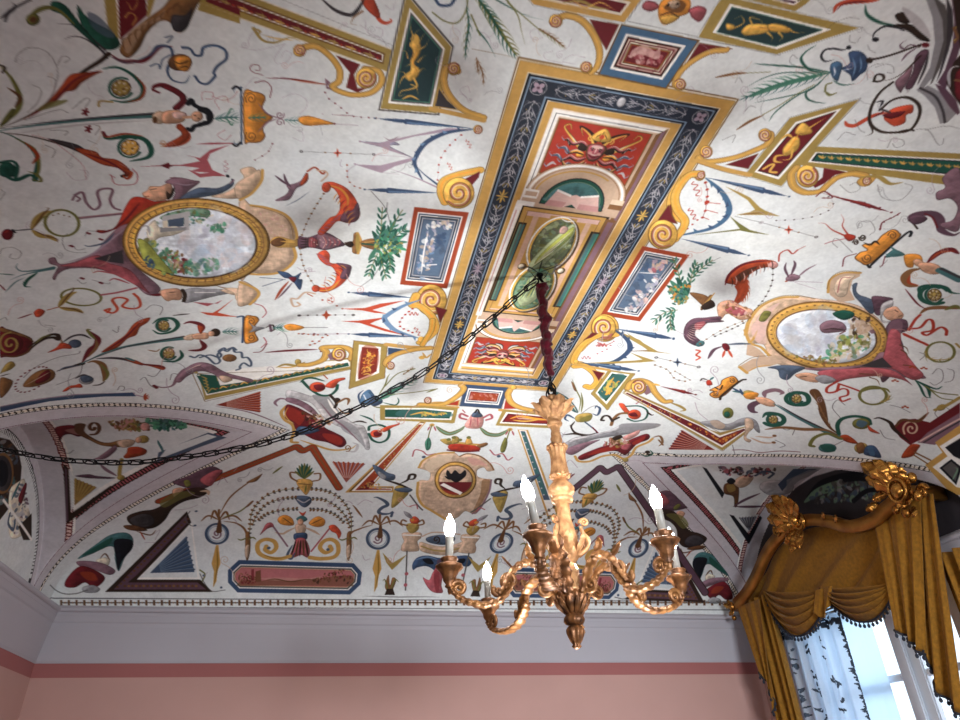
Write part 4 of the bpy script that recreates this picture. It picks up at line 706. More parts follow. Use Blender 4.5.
S('rim',"900,380 960,350",.5); S('rim',"760,600 770,640",.5)
# ---------------------------------------------------------------- I (0,320): left, above the lunette
T(0,320)
FS('wine',"0,30 40,45 100,60 130,80 120,120 80,145 20,148 0,140"); FS('brown2',"0,30 60,45 120,70 135,90 100,70 40,55 0,45"); E('wine',45,95,48,40); SP('ochre',40,95,6,46,20,1.7,2); S('brown',"0,140 60,146 110,128 130,95",2.6,'t'); S('dkbr',"110,112 150,85 200,60 230,60 235,78 215,70 180,75 140,100 115,125",3.4,'t'); S('olive',"140,95 170,70 205,58",2,'t')
FS('ochre',"0,215 20,180 45,165 62,180 40,200 10,210"); FS('brown2',"0,235 35,235 52,250 30,290 0,310"); S('dkbr',"0,225 40,215",1.2,'t')
# dotted ring with a leaf
for (rx,ry,cx,cy) in ((60,50,125,240),):
    t=np.radians(np.arange(60,330,16)); D('wine',np.stack([130+68*np.cos(t)-10*np.sin(t),238-22*np.cos(t)+46*np.sin(t)],-1),.9)
FS('brown2',"92,265 110,235 150,205 195,195 220,210 215,235 180,255 130,268"); FS('wine',"140,250 165,215 195,200 200,230 165,252"); S('tan',"100,262 150,235 205,205",1,'t'); S('rim',"95,230 140,190 230,150 310,135 320,125",.6)
for p in ("225,260 290,235 320,215 330,180","470,280 480,265 497,268 495,280 485,282","560,240 580,230 600,260 625,275","680,240 690,215 720,220","590,220 620,225 650,190"): S('rim',p,.55)
# stem with acanthus
S('dkbr',"228,205 240,200 330,175",4,'s'); S('teal',"320,178 450,120 600,90 740,72",5.4,'s'); S('char',"240,200 360,158 500,110 640,82 735,66",2,'s'); S('slate',"235,205 260,190 320,182",2,'t')
FS('brick',"405,130 450,95 500,60 530,20 560,0 600,-10 590,10 560,30 545,60 510,75 470,110"); S('wine',"420,125 500,70 560,10",2,'t'); S('grn2',"610,15 640,-5 690,-5 712,20 690,45 640,55 610,40",3.4,'t'); grapes(655,22,'ochre',28)
S('wine',"330,168 360,120 385,100 390,75 360,50 345,40",5,'t'); S('brown2',"350,150 385,110 385,80",3,'t'); S('olive',"385,80 360,55 350,38 365,40",2.4,'t'); S('char',"250,90 290,65 330,60 365,75",2.4,'t'); E('slate',300,95,26,17); FS('red2',"190,130 225,110 245,90 280,100 285,115 250,115 215,125"); S('red2',"240,105 245,95",1); S('brown2',"250,95 245,80",1)
S('brown2',"350,170 380,165 410,180 420,215 415,245",5,'t'); S('olive',"400,175 430,210 425,235 410,245",2.4,'t'); E('grey',345,240,30,18); FS('slate',"320,230 345,220 372,232 365,245 335,250"); FS('red2',"250,285 275,265 300,260 320,255 330,270 290,272 265,285"); S('char',"300,235 330,220 350,222",2,'t'); S('dkbr',"370,262 400,258 420,245",1.6,'t')
S('char',"385,155 450,152 510,160 570,182",3,'t'); FS('brick',"500,155 540,160 580,175 640,180 662,190 650,200 600,185 540,175"); S('wine',"560,175 640,185 660,195",2,'t'); S('teal',"500,150 540,165",2.4,'t'); grapes(675,134,'ochre',30); S('grn2',"720,120 728,145 700,165 650,165",3,'t'); S('brown2',"590,120 625,125 640,115",1.4,'t')
# figure at the stem end
FS('tan',"735,68 770,55 785,65 770,80 740,80"); FS('skin',"770,58 810,50 835,55 830,75 790,78 770,72"); S('wine',"735,15 760,8 795,15 812,30 805,50",4,'t'); S('wine',"755,122 800,120 818,105 800,80",4,'t'); FS('brick',"790,20 815,30 805,55 795,45"); E('dkbr',862,50,20,16); E('skin',845,55,14,11); feather('teal',"890,48 920,45 955,48",3.4,5,'grn',0,5)
# blue band that ends above the rope
F('lilac',"0,345 150,315 300,296 540,290 540,298 300,305 150,325 0,360"); F('blue2',"0,350 100,330 200,312 300,304 420,295 530,290 545,305 420,306 300,315 200,325 100,345 0,368"); F('slate',"0,348 100,328 300,300 420,294 420,298 300,306 100,334 0,354"); S('lilac',"545,300 575,308",1.2); 
for k in range(5): S('brick',[(575,308),(575+24*np.cos(-1.2+k*.6),308+16*np.sin(-1.2+k*.6))],1.5,'t')
# mauve bow of the zigzag
S('mauve',"620,262 650,270 690,262 710,230 740,200 780,190",5,'s'); FS('mauve',"700,240 740,195 790,170 840,175 870,200 910,215 960,205 960,235 900,240 850,215 800,205 750,225 720,250"); S('pinkl',"740,205 800,180 850,190 880,215",1.4,'t'); S('wine',"615,262 628,272",2.2)
S('slate',"760,145 780,150 800,140 830,150 860,175 880,165 870,140 890,120 910,125 930,110 945,120",1.8); E('brown2',918,152,28,15); S('wine',"900,150 935,148",1)
# ---------------------------------------------------------------- J (200,320): long green zigzag, cartouche
T(200,320)
F('ochre',[(-30,210),(-10,205),(20,320),(610,195),(612,160),(595,150),(60,225)]); F('wline',[(-20,218),(-5,212),(25,302),(600,185),(600,168),(590,163),(75,232),(85,262)]) ; F('grn2',[(-14,222),(0,216),(30,292),(596,182),(590,168),(80,240),(70,245),(65,222),(-10,215)]); FS('tan',"70,225 140,215 170,240 140,255 85,262") if 0 else None
F('wline',[(64,215),(150,195),(595,158),(592,170),(215,242),(80,262)]); F('grn2',[(-14,222),(58,228),(76,268),(210,248),(592,172),(596,184),(30,296)]); 
for k in range(13): 
    x=50+k*42; y=278-k*8.2; S('gold2' if k%2 else 'ochre',[(x-14,y+6),(x,y-4),(x+16,y+2)],1.8,'t'); D('brick',[(x+18,y-4)],.8)
for k in range(5): S('ochre',[(5+k*4,225+k*13),(25+k*3,235+k*12),(12+k*4,245+k*12)],1.4,'t')
outline('gline',[(-30,215),(20,325),(612,196)],.5)
FS('mauve',"0,185 40,175 85,200 120,215 160,225 210,238 200,250 130,235 90,245 60,220"); FS('tan',"75,225 110,225 130,240 95,250")
for p,w in (("145,200 160,195 160,185 175,172 200,185 205,170 190,150 170,150 165,130 140,128 130,112 105,118 95,112 75,125 85,140 75,150 40,140 0,150",1.8),): S('slate',p,w)
E('brown2',118,152,28,15); S('wine',"215,130 245,125 268,95",.9); S('wine',"260,130 360,122 470,118",2.6,'t'); D('wine',"480,112 484,126",.9); S('ochre',"305,190 340,178 385,182 420,168",3,'t'); E('ochre',392,168,13,12); S('gold2',"310,188 350,190 395,185",1.6,'t')
scurl('gold',"400,180 440,178 490,160 505,130 490,112 520,108 580,110 610,130 605,155",5,'gold2'); F('mauve',"510,140 540,118 580,130 585,150 520,160"); volute(556,137,28,180,1)
D('brick',"415,55 455,60 450,85 440,100",.9)
beads('brick',"395,55 450,58 510,62",.8,4,'rim')
# red gilt panel
q=[(612,84),(733,98),(755,112),(738,228),(600,272)]; F('ochre',[(615,82),(750,98),(738,232),(596,275)]); F('wline',[(636,98),(724,108),(716,212),(622,246)]); F('wine',[(648,108),(714,114),(706,206),(632,238)]); FS('brick',"650,110 712,116 704,204 634,236",.5)
creature(lambda x,y:(680+x*36-y*12, 112+y*112),'gold2','orange2','brick',.7); noise_fill('orange2',"650,130 705,130 695,200 645,215",22,7,41,['orange2','gold2','red','brick'],.8)
outline('gline',[(615,82),(750,98),(738,232),(596,275)],.5)
F('blue2',"752,110 818,118 790,128 752,140"); S('gold',"745,98 830,108 930,112",4.4); scurl('gold',"920,112 860,118 790,135 755,155 745,175 760,185",5,'gold2'); volute(762,183,16,180,-1); E('gold2',885,78,14,12); scurl('gold2',"930,0 925,40 905,75 890,100",4,'orange2')
D('gold2',"888,150",2.4); S('gold',"890,130 905,150 925,135",2,'t')
# cartouche
FS('greyl',"350,280 400,290 450,305 510,310 540,345 570,380 620,415 660,430 680,510 660,515 640,470 590,440 540,420 500,395 470,360 440,330 380,315 345,310"); FS('mauve',"350,310 400,320 450,350 480,390 440,370 400,345 345,325"); FS('grey',"450,300 515,305 520,340 545,375 530,395 500,360 470,330",.8); S('wline',"510,315 530,350 560,385",2,'t'); FS('grey',"560,400 620,425 650,470 660,510 620,470 570,440",.7); S('mauve',"480,330 530,390 580,430 640,490",1.6,'t')
S('gold',"345,345 325,370 340,400 370,420 375,450 365,485 390,490",2.6); FS('wine',"345,340 380,345 430,370 470,395 500,430 540,450 575,470 585,495 560,510 510,490 460,480 420,460 385,440 370,410 340,390"); FS('red',"350,350 390,360 420,385 400,420 375,405 348,385",.7); FS('red',"490,455 540,460 570,480 560,500 510,482",.7); S('gold2',"355,345 340,375 355,400 378,415",1,'t'); S('gold',"400,480 460,500 530,520 600,515 625,500",2.2,'t')
FS('blue2',"385,440 400,425 440,430 480,440 440,455 390,460"); FS('bluel',"400,430 430,428 460,440 420,445",.7); noise_fill('tan',"430,385 480,380 530,410 500,430 440,415",16,11,43,['brown2','tan','ochre','rose','pink'],.9); noise_fill('dkbr',"400,370 450,360 470,390 420,400",8,9,44,['dkbr','brown'],.8)
S('mauve',"350,318 320,315 300,330 310,345",2.4,'t'); S('greyl',"585,525 620,525 630,500 610,490",2.4,'t'); SP('brown2',590,512,3,14,0,1.3,1)
# red flower scrolls of the cartouche
S('grn2',"400,250 420,235 450,232 500,245",2.4,'t'); S('grn2',"410,245 440,275 480,300 520,300 545,280 550,260",2.4,''); E('red2',470,268,32,20); FS('wine',"455,262 490,258 500,275 470,282"); FS('red2',"500,265 530,240 575,230 580,238 555,248 535,272"); S('brick',"495,220 510,235",1); S('dkbr',"520,300 545,330 540,350",2.4); E('dkbr',548,320,14,9); S('brown2',"545,335 580,315 595,320 590,340",2.4,'t'); S('brown2',"550,350 580,375 610,365 605,350",1.6,'t')
E('red2',705,455,24,16); S('grn2',"675,440 680,425 720,420 755,440 750,475 720,490 690,480 675,455",2.2,''); FS('red2',"720,440 750,425 790,415 795,408 798,418 770,430 740,448"); FS('wine',"695,450 715,445 725,460 700,465"); S('grn2',"640,380 680,395 700,410",1.8,'t'); S('dkbr',"610,410 640,405 668,412",2,'t')
# blue bell flower
FS('blue',"640,320 650,295 675,278 690,290 700,310 690,335 660,340 640,335"); FS('blue2',"670,300 720,310 730,330 700,345 680,335"); FS('bluel',"650,310 670,290 685,310 665,325",.8); S('blue2',"640,335 635,300 655,280",1.6,'t'); S('cloud',"655,300 665,320",1); 
feather('teal',"700,325 760,290 830,255 870,235",5,8,'grn',0,4); FS('grn',"720,310 770,275 800,265 790,285 740,315",.9); S('olive',"715,300 740,260 750,230 760,215",1.2,'t'); S('olive',"740,265 790,215 860,195",.9); S('olive',"740,300 850,290 950,275",.9); feather('brown2',"810,220 840,200 855,190",2.4,4,'olive',0,3.5); S('olive',"905,290 950,275",1.6,'t'); S('grn2',"730,330 780,340 795,325 790,310",1.4,'t'); S('olive',"690,345 720,350 750,340",1.4,'t')
# green lozenge panel lower right
q=[(728,388),(885,332),(1015,345),(990,410),(860,400)]; F('ochre',[(722,390),(882,334),(1020,346),(1012,414)]); F('wline',[(765,385),(888,346),(1000,354),(992,398)]); F('grn2',[(785,382),(888,352),(992,360),(984,391)]); FS('teal',"800,380 888,356 985,364 978,386",.7)
S('gold2',"830,378 880,365 920,372 970,368",2.2,'t'); noise_fill('gold2',"840,365 960,362 950,385 850,382",14,9,45,['gold2','ochre','yg'],.9); volute(910,322,13,0,1,'gold'); S('gold',"925,330 990,330",2.4,'t')
# red stair band down to the right
F('gold',[(882,405),(905,408),(690,665),(775,665),(775,690),(580,690)]); F('gline',[(884,408),(898,410),(684,668),(770,669),(770,684),(594,686)]); F('wline',[(880,412),(896,413),(680,670),(768,672),(768,682),(606,684)]); F('brick',[(876,418),(889,418),(672,672),(765,675),(765,679),(620,681)]); F('wine',[(690,640),(700,650),(672,676),(740,678),(740,679),(630,679)])
noise_fill('gold2',"640,670 690,640 760,672 760,680",12,7,46,['gold','orange','ochre'],.8); noise_fill('ochre',"690,620 860,425 880,425 715,625",22,5,47,['ochre','red','gold'],.8)
# fans
def fan(apex,a,b,n,c,c2,c3=None):
    apex,a,b=[np.array(q,float) for q in (apex,a,b)]; F(c2,[apex,a,b])
    for k in range(n):
        u=a+(b-a)*(k+.12)/n; v=a+(b-a)*(k+.72)/n; o=(u+v)/2-apex; o=o/np.linalg.norm(o)
        F(c,[apex,u,(u+v)/2+o*5,v]); S(c3 or 'wline',[apex+(u-apex)*.25,u],.5,'',0)
fan((65,340),(240,285),(240,370),8,'brick','wine','pinkl')
fan((585,650),(528,568),(662,575),7,'brick','mauve','pinkl')
# brown pediment of the end wall
PD=[(-160,724),(386,506),(411,524),(449,508),(556,672)]; SL('brown',PD,7); SL('brick',PD,5.6); SL('brown2',PD,1.2)
for k in range(30): D('brown',[(-140+k*17.5,712-k*7.1)],.5)
S('mauve',"60,345 200,370 350,430",1.2,'t')
# ---------------------------------------------------------------- K (400,320): above and around the shield
T(400,320)
outline('gline',[(262,258),(432,270),(405,355),(238,343)],.5)
frame([(263,258),(432,271),(404,355),(239,344)],(0,14,19,23,26),('blue2','wline','slate','wline','wine')); q2=inset([(263,258),(432,271),(404,355),(239,344)],29); F('brick',q2); noise_fill('pink',q2,14,9,51,['pink','rose','brick','pinkl'],.6)
for sx in (0,):
    F('red',"238,320 232,342 178,340 210,330"); F('red',"420,330 428,300 470,355 415,356"); outline('gold',"238,320 232,342 178,340",.8)
    scurl('gold',"245,262 255,275 235,300 190,330 150,340 80,338",4.6,'gold2'); volute(112,322,14,0,1,'gold'); scurl('gold',"440,280 432,300 445,330 480,350 530,362 570,372",4.6,'gold2'); S('gold',"100,345 230,350",3,''); S('gold',"400,360 560,378",3.2); E('gold2',455,270,12,9)
# left green end and right red panel
F('ochre',[(-80,340),(120,345),(232,352),(218,412),(-80,400)]); F('wline',[(-60,352),(100,352),(215,362),(205,400),(-60,394)]); F('grn2',[(-60,358),(100,358),(207,368),(198,394),(-60,388)]); FS('teal',"0,362 100,362 200,370 192,388 0,386",.6); S('gold2',"40,380 90,370 140,378 185,372",2.4,'t'); noise_fill('gold2',"90,365 190,370 180,388 80,384",12,8,52,['gold2','ochre','yg'],.9)
F('ochre',[(412,358),(640,378),(640,435),(382,422)]); F('wline',[(425,368),(640,388),(640,424),(398,413)]); F('wine',[(432,374),(640,393),(640,419),(408,408)]); F('red',[(438,380),(640,398),(640,414),(418,404)],a=.5); S('orange2',"440,395 480,385 540,395 600,400",3,'t'); S('gold2',"450,400 500,405 560,398",2,'t'); S('tan',"470,392 530,398",1.6,'t')
# lamp with ribbons
FS('pink',"275,395 290,375 325,375 335,400 325,430 290,435 258,425"); S('rose',"285,385 280,430",1,'t'); S('rose',"310,380 312,430",1,'t'); FS('slate',"285,385 300,365 320,370 330,385 310,390"); S('dkbr',"300,370 310,358 318,372",1.4); S('rose',"270,385 245,375 240,390 265,398",2); S('rose',"335,390 360,378 368,392 345,400",2); S('rose',"260,370 250,360",1)
# garlands
for p in ("145,425 170,445 200,455 240,440 258,425","320,430 350,455 390,460 420,448 440,435"): S('olive',p,4.6,'t'); S('sage',p,2,'t'); noise_fill('olive',"0,0 1,0 1,1",0,1) if 0 else None
for x,y in ((128,420),(440,438)):
    D('gold',[(x,y)],2); S('rose',[(x-8,y+5),(x-18,y+22)],1.4,'t'); S('rose',[(x+8,y+5),(x+16,y+24)],1.4,'t'); S('olive',[(x,y),(x-10,y+30),(x-16,y+55)],1,'')
FS('grn',"100,490 115,470 125,490 120,515 105,520"); FS('olive',"420,470 430,490 420,525 405,530 402,510"); S('grn2',"112,470 108,520",1,'t'); S('rose',"50,545 60,520 90,525 110,540 145,535 150,550",1.2); S('rose',"360,520 380,540 410,535 430,560 450,550",1.2); D('slate',"95,548 395,545",1.6)
# crown
FS('red',"195,500 230,495 290,500 320,510 315,522 260,525 200,518"); S('gold',"180,490 220,490 300,498 340,500",2.4); FS('ochre',"160,480 190,475 210,490 190,500"); FS('ochre',"205,495 215,465 235,470 235,490"); FS('gold',"260,495 275,465 290,495"); D('olive',"215,470 240,480 275,470 195,478",1.8); S('wine',"190,520 250,527 315,524",1.6); FS('brown2',"310,500 345,490 350,500 320,512")
# shield cartouche
T(400,320)
FS('tan',"75,590 95,560 150,535 215,530 240,545 270,535 320,545 360,575 375,600 350,605 335,590 310,600 310,625 340,635 365,640 360,680 340,720 310,770 290,775 260,765 230,790 190,800 140,770 130,760 90,740 70,700 72,650 85,640 115,640 120,610 100,600"); FS('tanl',"100,580 150,545 210,540 190,570 150,590 120,610",.8); FS('pink',"270,550 320,560 350,585 320,580 290,580",.7); FS('brown2',"330,640 362,645 350,690 310,760 290,770 320,700",.6)
S('gold',"75,590 95,560 150,535 215,530",2,''); S('brown2',"240,545 270,535 320,545 360,575 375,600",1.4); S('gold',"72,650 70,700 90,740 130,765 190,802",2.2); S('mauve',"365,640 355,690 320,755 290,775",1.6); E('rose',90,640,10,14) if 0 else None
E('gline',222,640,84,74); E('gold',222,640,80,70); E('brown2',222,640,70,60); E('tan',222,640,66,57); F('wine',ell(222,640,66,57,0,14,8,172)); FS('dk',"190,600 205,615 220,600 240,615 260,600 265,620 245,640 225,650 205,640 185,620"); S('dk',"180,625 200,635 220,625",2.4,'t'); F('wline',[(160,660),(175,652),(250,690),(240,700)]); FS('red',"170,680 220,690 235,698 200,697",.7)
# yellow-green blue panels right of the shield: long dark band
F('gold',[(470,438),(512,440),(640,790),(590,790)]); F('wline',[(476,440),(505,442),(626,780),(595,780)]); F('slate',[(482,444),(500,445),(600,720),(575,720)]); F('teal',[(484,448),(498,449),(590,700),(570,700)])
for k in range(10): D('greyl',[(494+k*9,465+k*26)],.8)
# ---------------------------------------------------------------- flanking birds and vases, end wall centre (200,460)
T(200,460)
def bird(m):
    X=lambda p:[(m(x),y) for x,y in pp(p)]
    FS('slate',X("690,20 720,30 750,50 780,60 775,80 740,80 710,60")); FS('grey',X("715,45 745,65 735,78 712,60")); S('dkbr',X("740,80 790,95 850,120",),2.4,'t'); FS('ochre',X("780,110 810,105 835,130 810,160 775,190 765,180")); S('slate',X("695,150 710,150 740,165 750,180 730,190 715,205 725,215 755,215 770,205"),3.4,'t'); S('slate',X("770,210 765,225"),2.4); S('dkbr',X("800,95 830,80 840,60 860,60 855,75 830,78"),2.6,'t'); FS('slate',X("780,115 830,110 850,120 830,130 790,125")); S('rim',X("840,140 870,180 890,200"),1.4); S('rose',X("840,185 865,180 870,195"),1)
_i0=len(OUT); bird(lambda x:x)
def vase(m):
    X=lambda p:[(m(x),y) for x,y in pp(p)]
    FS('tan',X("815,290 880,290 885,310 870,325 875,350 870,365 810,365 805,345 815,325 808,305")); S('wline',X("812,300 880,302"),1.4); FS('ochre',X("830,255 870,252 875,275 855,292 838,290 825,270")); S('brown2',X("830,262 805,255 810,240 825,245"),1.6); S('brown2',X("870,262 895,255 890,240 875,248"),1.6); FS('red2',X("840,235 860,225 878,240 870,255 845,252")); D('orange',X("850,240"),1.6); FS('grey',X("815,205 840,215 850,235 825,225")); SL('rim',X("828,365 822,520"),1.4); D('rose',X("826,455 822,500"),1.8); F('ochre',X("730,370 770,412 828,378 790,420 768,440 745,410"))
    FS('brown2',X("745,480 755,460 760,500 770,470 785,480 770,520 755,530 740,510")); S('olive',X("755,530 740,480 730,485"),1.4,'t'); S('olive',X("760,525 780,480 795,488"),1.4,'t'); F('dkbr',X("738,540 748,515 772,515 780,540"))
vase(lambda x:x); _bay_a=(_i0,len(OUT))
FS('tan',"880,328 920,338 960,345 1000,342 1040,330 1070,318 1075,345 1040,365 990,380 950,380 905,372 878,358"); S('ochre',"885,345 940,362 1000,362 1060,345",1.4); FS('slate',"905,312 950,300 990,302 1020,310 1010,330 970,340 915,330"); SP('dkbr',945,318,3,15,0,1.2,1.2); SP('dkbr',1000,316,3,15,0,-1.2,1.2); S('tan',"890,305 930,290 990,292 1040,298",1.4)
FS('blue2',"850,415 870,390 910,382 960,392 1020,385 1070,382 1090,400 1075,425 1040,425 1010,440 985,470 955,468 935,440 905,425 870,430 852,440"); FS('dk',"890,398 920,395 935,415 910,415"); FS('dk',"1030,398 1060,395 1055,412 1030,415"); FS('purple',"950,400 990,400 985,440 955,440",.8); S('bluel',"860,400 910,388 950,398",1.4,'t')
for dx in (6,): FS('rose',[(885+dx,470),(910+dx,480),(925+dx,450),(945+dx,425),(965+dx,450),(960+dx,500),(965+dx,530),(930+dx,530),(905+dx,510)]); FS('wine',[(930+dx,450),(950+dx,440),(950+dx,520),(935+dx,520)],.5)
S('rim',"650,545 800,548 960,548",.8,'t')
# ---------------------------------------------------------------- end wall left: arches of leaves, figure, red picture
def endbay(m,dim=0):
    X=lambda p:[(m(x),y) for x,y in pp(p)]
    FS('gold',X("385,85 400,75 440,78 452,95 440,120 425,140 408,125 392,105")); S('brown2',X("388,85 365,70 362,50 385,52"),1.6); S('brown2',X("450,85 478,78 480,55 458,55"),1.6); S('brown2',X("395,95 440,98"),1.2); S('olive',X("425,100 420,130"),1.6,'t')
    for k in range(9): 
        a=np.radians(-150+k*15); S('grn2' if k%2 else 'olive',X([(418,75),(418+55*np.cos(a)*.8,75+62*np.sin(a))]),2.6,'t')
    FS('slate',X("380,150 400,142 440,148 445,170 420,190 395,175")); S('greyl',X("390,158 415,170 438,158"),1.2); FS('red2',X("395,205 410,212 425,205 412,225")); FS('teal',X("385,235 410,222 430,238 405,250"))
    # garlands
    for pts,n in (("395,115 330,120 270,140 225,180 205,220 200,270 195,310",16),("385,150 330,155 270,175 230,215 210,260",13),("390,195 330,200 270,215 235,240",10),("445,115 500,122 550,145 590,190 605,235 605,290",15),("450,155 500,160 550,190 585,230 600,270",12),("440,198 490,200 540,218 575,250",10)):
        c=dense(pp(X(pts))); S('olive',X(pts),.7)
        k=np.linspace(0,len(c)-2,n).astype(int)
        for i in k:
            a=c[i]; d=c[min(i+4,len(c)-1)]-c[i]; d=d/(np.linalg.norm(d)+1e-6); mm=np.array([-d[1],d[0]])
            S('rim',[a-mm*7,a+d*4],2,'t'); S('brown2',[a+mm*7,a+d*5],2,'t')
    # winged torso
    FS('orange',X("310,240 320,225 345,220 370,235 375,260 345,262 320,255")); FS('orange',X("435,255 450,235 475,225 500,240 495,262 465,268")); S('brown',X("330,230 370,258"),1,'t'); S('brown',X("490,235 440,258"),1,'t')
    FS('tan',X("380,262 405,255 425,265 415,300 390,300")); E('skin',m(402),248,12,14); S('tan',X("385,268 350,285 330,295 300,290"),2.4,'t'); S('tan',X("420,270 455,285 480,300"),2.4,'t'); FS('blue2',X("378,295 425,292 425,318 380,320"))
    FS('rose',X("385,315 420,315 440,360 430,390 405,380 375,390 360,380 375,345")); for_=None
    for k in range(5): S('brown' if k%2 else 'dkbr',X([(385+k*9,320),(375+k*13,350),(365+k*17,385)]),1.8,'t')
    S('slate',X("370,340 350,380 365,395 380,370"),2.6,'t')
    S('gold',X("360,385 320,395 270,390 235,370 232,335 260,318 295,325 305,350 285,370 262,360 265,345"),4,''); S('gold',X("440,390 480,395 530,390 552,370 550,335 525,318 495,325 480,350 500,370 525,360 520,345"),4,''); S('gdk',X("350,388 300,393 255,380"),1.2,'t'); D('slate',X("275,352 512,358"),1.6)
    SL('mauve',X("285,255 350,345"),1.6); SL('rose',X("525,265 445,365"),1.6); FS('rose',X("265,255 285,250 295,265 270,275 240,300 250,280")); FS('red2',X("515,265 540,260 565,290 555,315 545,295 525,285"))
    # flanking spirals with hanging drops
    for cx,cy in ((68,295),(712,315)):
        EO('slate',m(cx),cy,43,39,0,2.6); EO('blue2',m(cx),cy,45,41,0,.8); EO('ltblue',m(cx),cy,34,30,0,.8); SP('mauve',m(cx),cy,4,20,0,1.4,1.4); S('brown',X([(cx+8,cy-10),(cx+10,cy-60),(cx+4,cy-75)]),5,'e')
        for (dx,dy) in ((-70,-15),(-30,-40),(0,-45),(45,-35),(95,-15)): S('brown2',X([(cx+8,cy-55),(cx+dx*.6+8,cy-60+dy*.8),(cx+dx+5,cy-45+dy*.3)]),2,'t')
        F('gold',X([(cx-4,cy+45),(cx+6,cy+45),(cx+14,cy+120),(cx+2,cy+150),(cx-2,cy+190),(cx-16,cy+215),(cx-12,cy+150),(cx-22,cy+120)])); S('gdk',X([(cx,cy+50),(cx+2,cy+130),(cx-12,cy+210)]),1.6,'t')
    S('brown2',X("80,215 120,150 180,100 245,60"),1.6,'t'); S('olive',X("90,230 160,205 210,165"),1.6,'t'); FS('brown2',X("185,90 230,65 250,55 225,85")); FS('brown2',X("180,190 205,165 215,165 195,185")); S('olive',X("290,55 330,25"),2,'t'); S('brown2',X("650,230 620,190 610,180"),1.8,'t'); S('brown2',X("95,245 150,255 185,290 190,370"),2,'t'); S('brown2',X("690,260 640,275 600,300 595,380"),2,'t')
    for x in (190,595):
        FS('brown2',X([(x-8,300),(x+8,290),(x+12,350),(x+4,395),(x-6,395)])); S('olive',X([(x,310),(x-25,320),(x-40,315)]),1.6,'t'); S('olive',X([(x,320),(x+20,310),(x+35,318)]),1.6,'t'); FS('tan',X([(x-10,350),(x+6,340),(x+4,385),(x-8,390)]))
    # red landscape
    q=X([(155,400),(615,413),(648,450),(642,498),(600,538),(150,530),(112,490),(112,440)])
    frame(q,(0,17,21,27,30),('blue2','wline','rim','tan','brick')); qq=inset(q,31); F('rose',qq); F('pink',qq,a=.35)
    F('brown',X("146,500 180,478 230,484 300,478 370,484 440,480 500,470 560,462 612,470 612,496 590,506 300,502 160,504"),1,.55); F('tan',X("240,474 320,470 420,474 480,466 480,476 400,482 300,482"),1,.35)
    for (cx,cy,rx,ry) in ((178,474,26,24),(205,480,20,18),(520,468,34,20),(560,462,40,24),(590,474,24,20),(470,482,22,12)):
        noise_fill('dkbr',X(ell(cx,cy,rx,ry,0,10)),16,7,int(cx)+dim,['dkbr','brown','brown2','wine'],.6)
    F('brown',X([(222,446),(243,440),(245,486),(222,487)]),0,.8); F('wine',X([(205,438),(216,436),(217,482),(205,482)]),0,.7); S('brown',X("250,484 300,476 360,486 430,478 480,484"),1.2,'t')
    S('olive',X("0,440 20,460 0,500"),1.4); 
    for p in ("135,45 150,30","560,185 590,165 610,175","630,180 660,160 690,170","650,380 660,400 680,395","110,230 140,240 150,260"): S('lilac',X(p),.5)
_i1=len(OUT); endbay(lambda x:x); _bay_b=(_i1,len(OUT))
# the end wall is painted symmetrically: mirror the left bay about the room's long axis
def mirror(i0,i1,ax=.428,skip=()):
    for s in OUT[i0:i1]:
        p=np.atleast_2d(s[5])
        if s[2]==0:
            P=hitV(p); P[:,0]=2*ax-P[:,0]; q=proj(P)
        else:
            continue
        OUT.append(s[:5]+(q,))
# ---------------------------------------------------------------- N (0,460): left corner of the end wall
T(0,460); _c0=len(OUT)
# dark triangle with pale fan
F('dkbr',[(748,205),(765,250),(560,470),(548,478),(800,478),(850,528),(420,528)]); F('purple',[(745,222),(752,250),(545,462),(512,490),(790,490),(825,518),(455,518)]); 
for k in range(22): D('brown',[(470+k*13.5,508-k*13.0)],1.1)
for k in range(20): D('brown2' if k%2 else 'brown',[(500+k*15,504)],1.3)
F('wline',[(768,255),(800,478),(548,478)]) ; F('white',[(764,262),(790,470),(560,470)])
def fan(apex,a,b,n,c,c2,c3=None):
    apex,a,b=[np.array(q,float) for q in (apex,a,b)]; F(c2,[apex,a,b])
    for k in range(n):
        u=a+(b-a)*(k+.12)/n; v=a+(b-a)*(k+.72)/n; o=(u+v)/2-apex; o=o/np.linalg.norm(o)
        F(c,[apex,u,(u+v)/2+o*6,v]); S(c3 or 'wline',[apex+(u-apex)*.25,u],.5,'',0)
fan((600,452),(745,305),(778,448),8,'slate','blue2','ltblue')
for x,y in ((785,205),(780,262),(885,510),(815,462)): D('slate',[(x,y)],1.2)
S('rim',"760,205 740,235 760,260 775,265",.8); S('rim',"800,455 820,495 850,525 900,520",.8); S('lilac',"810,470 830,450",.5)
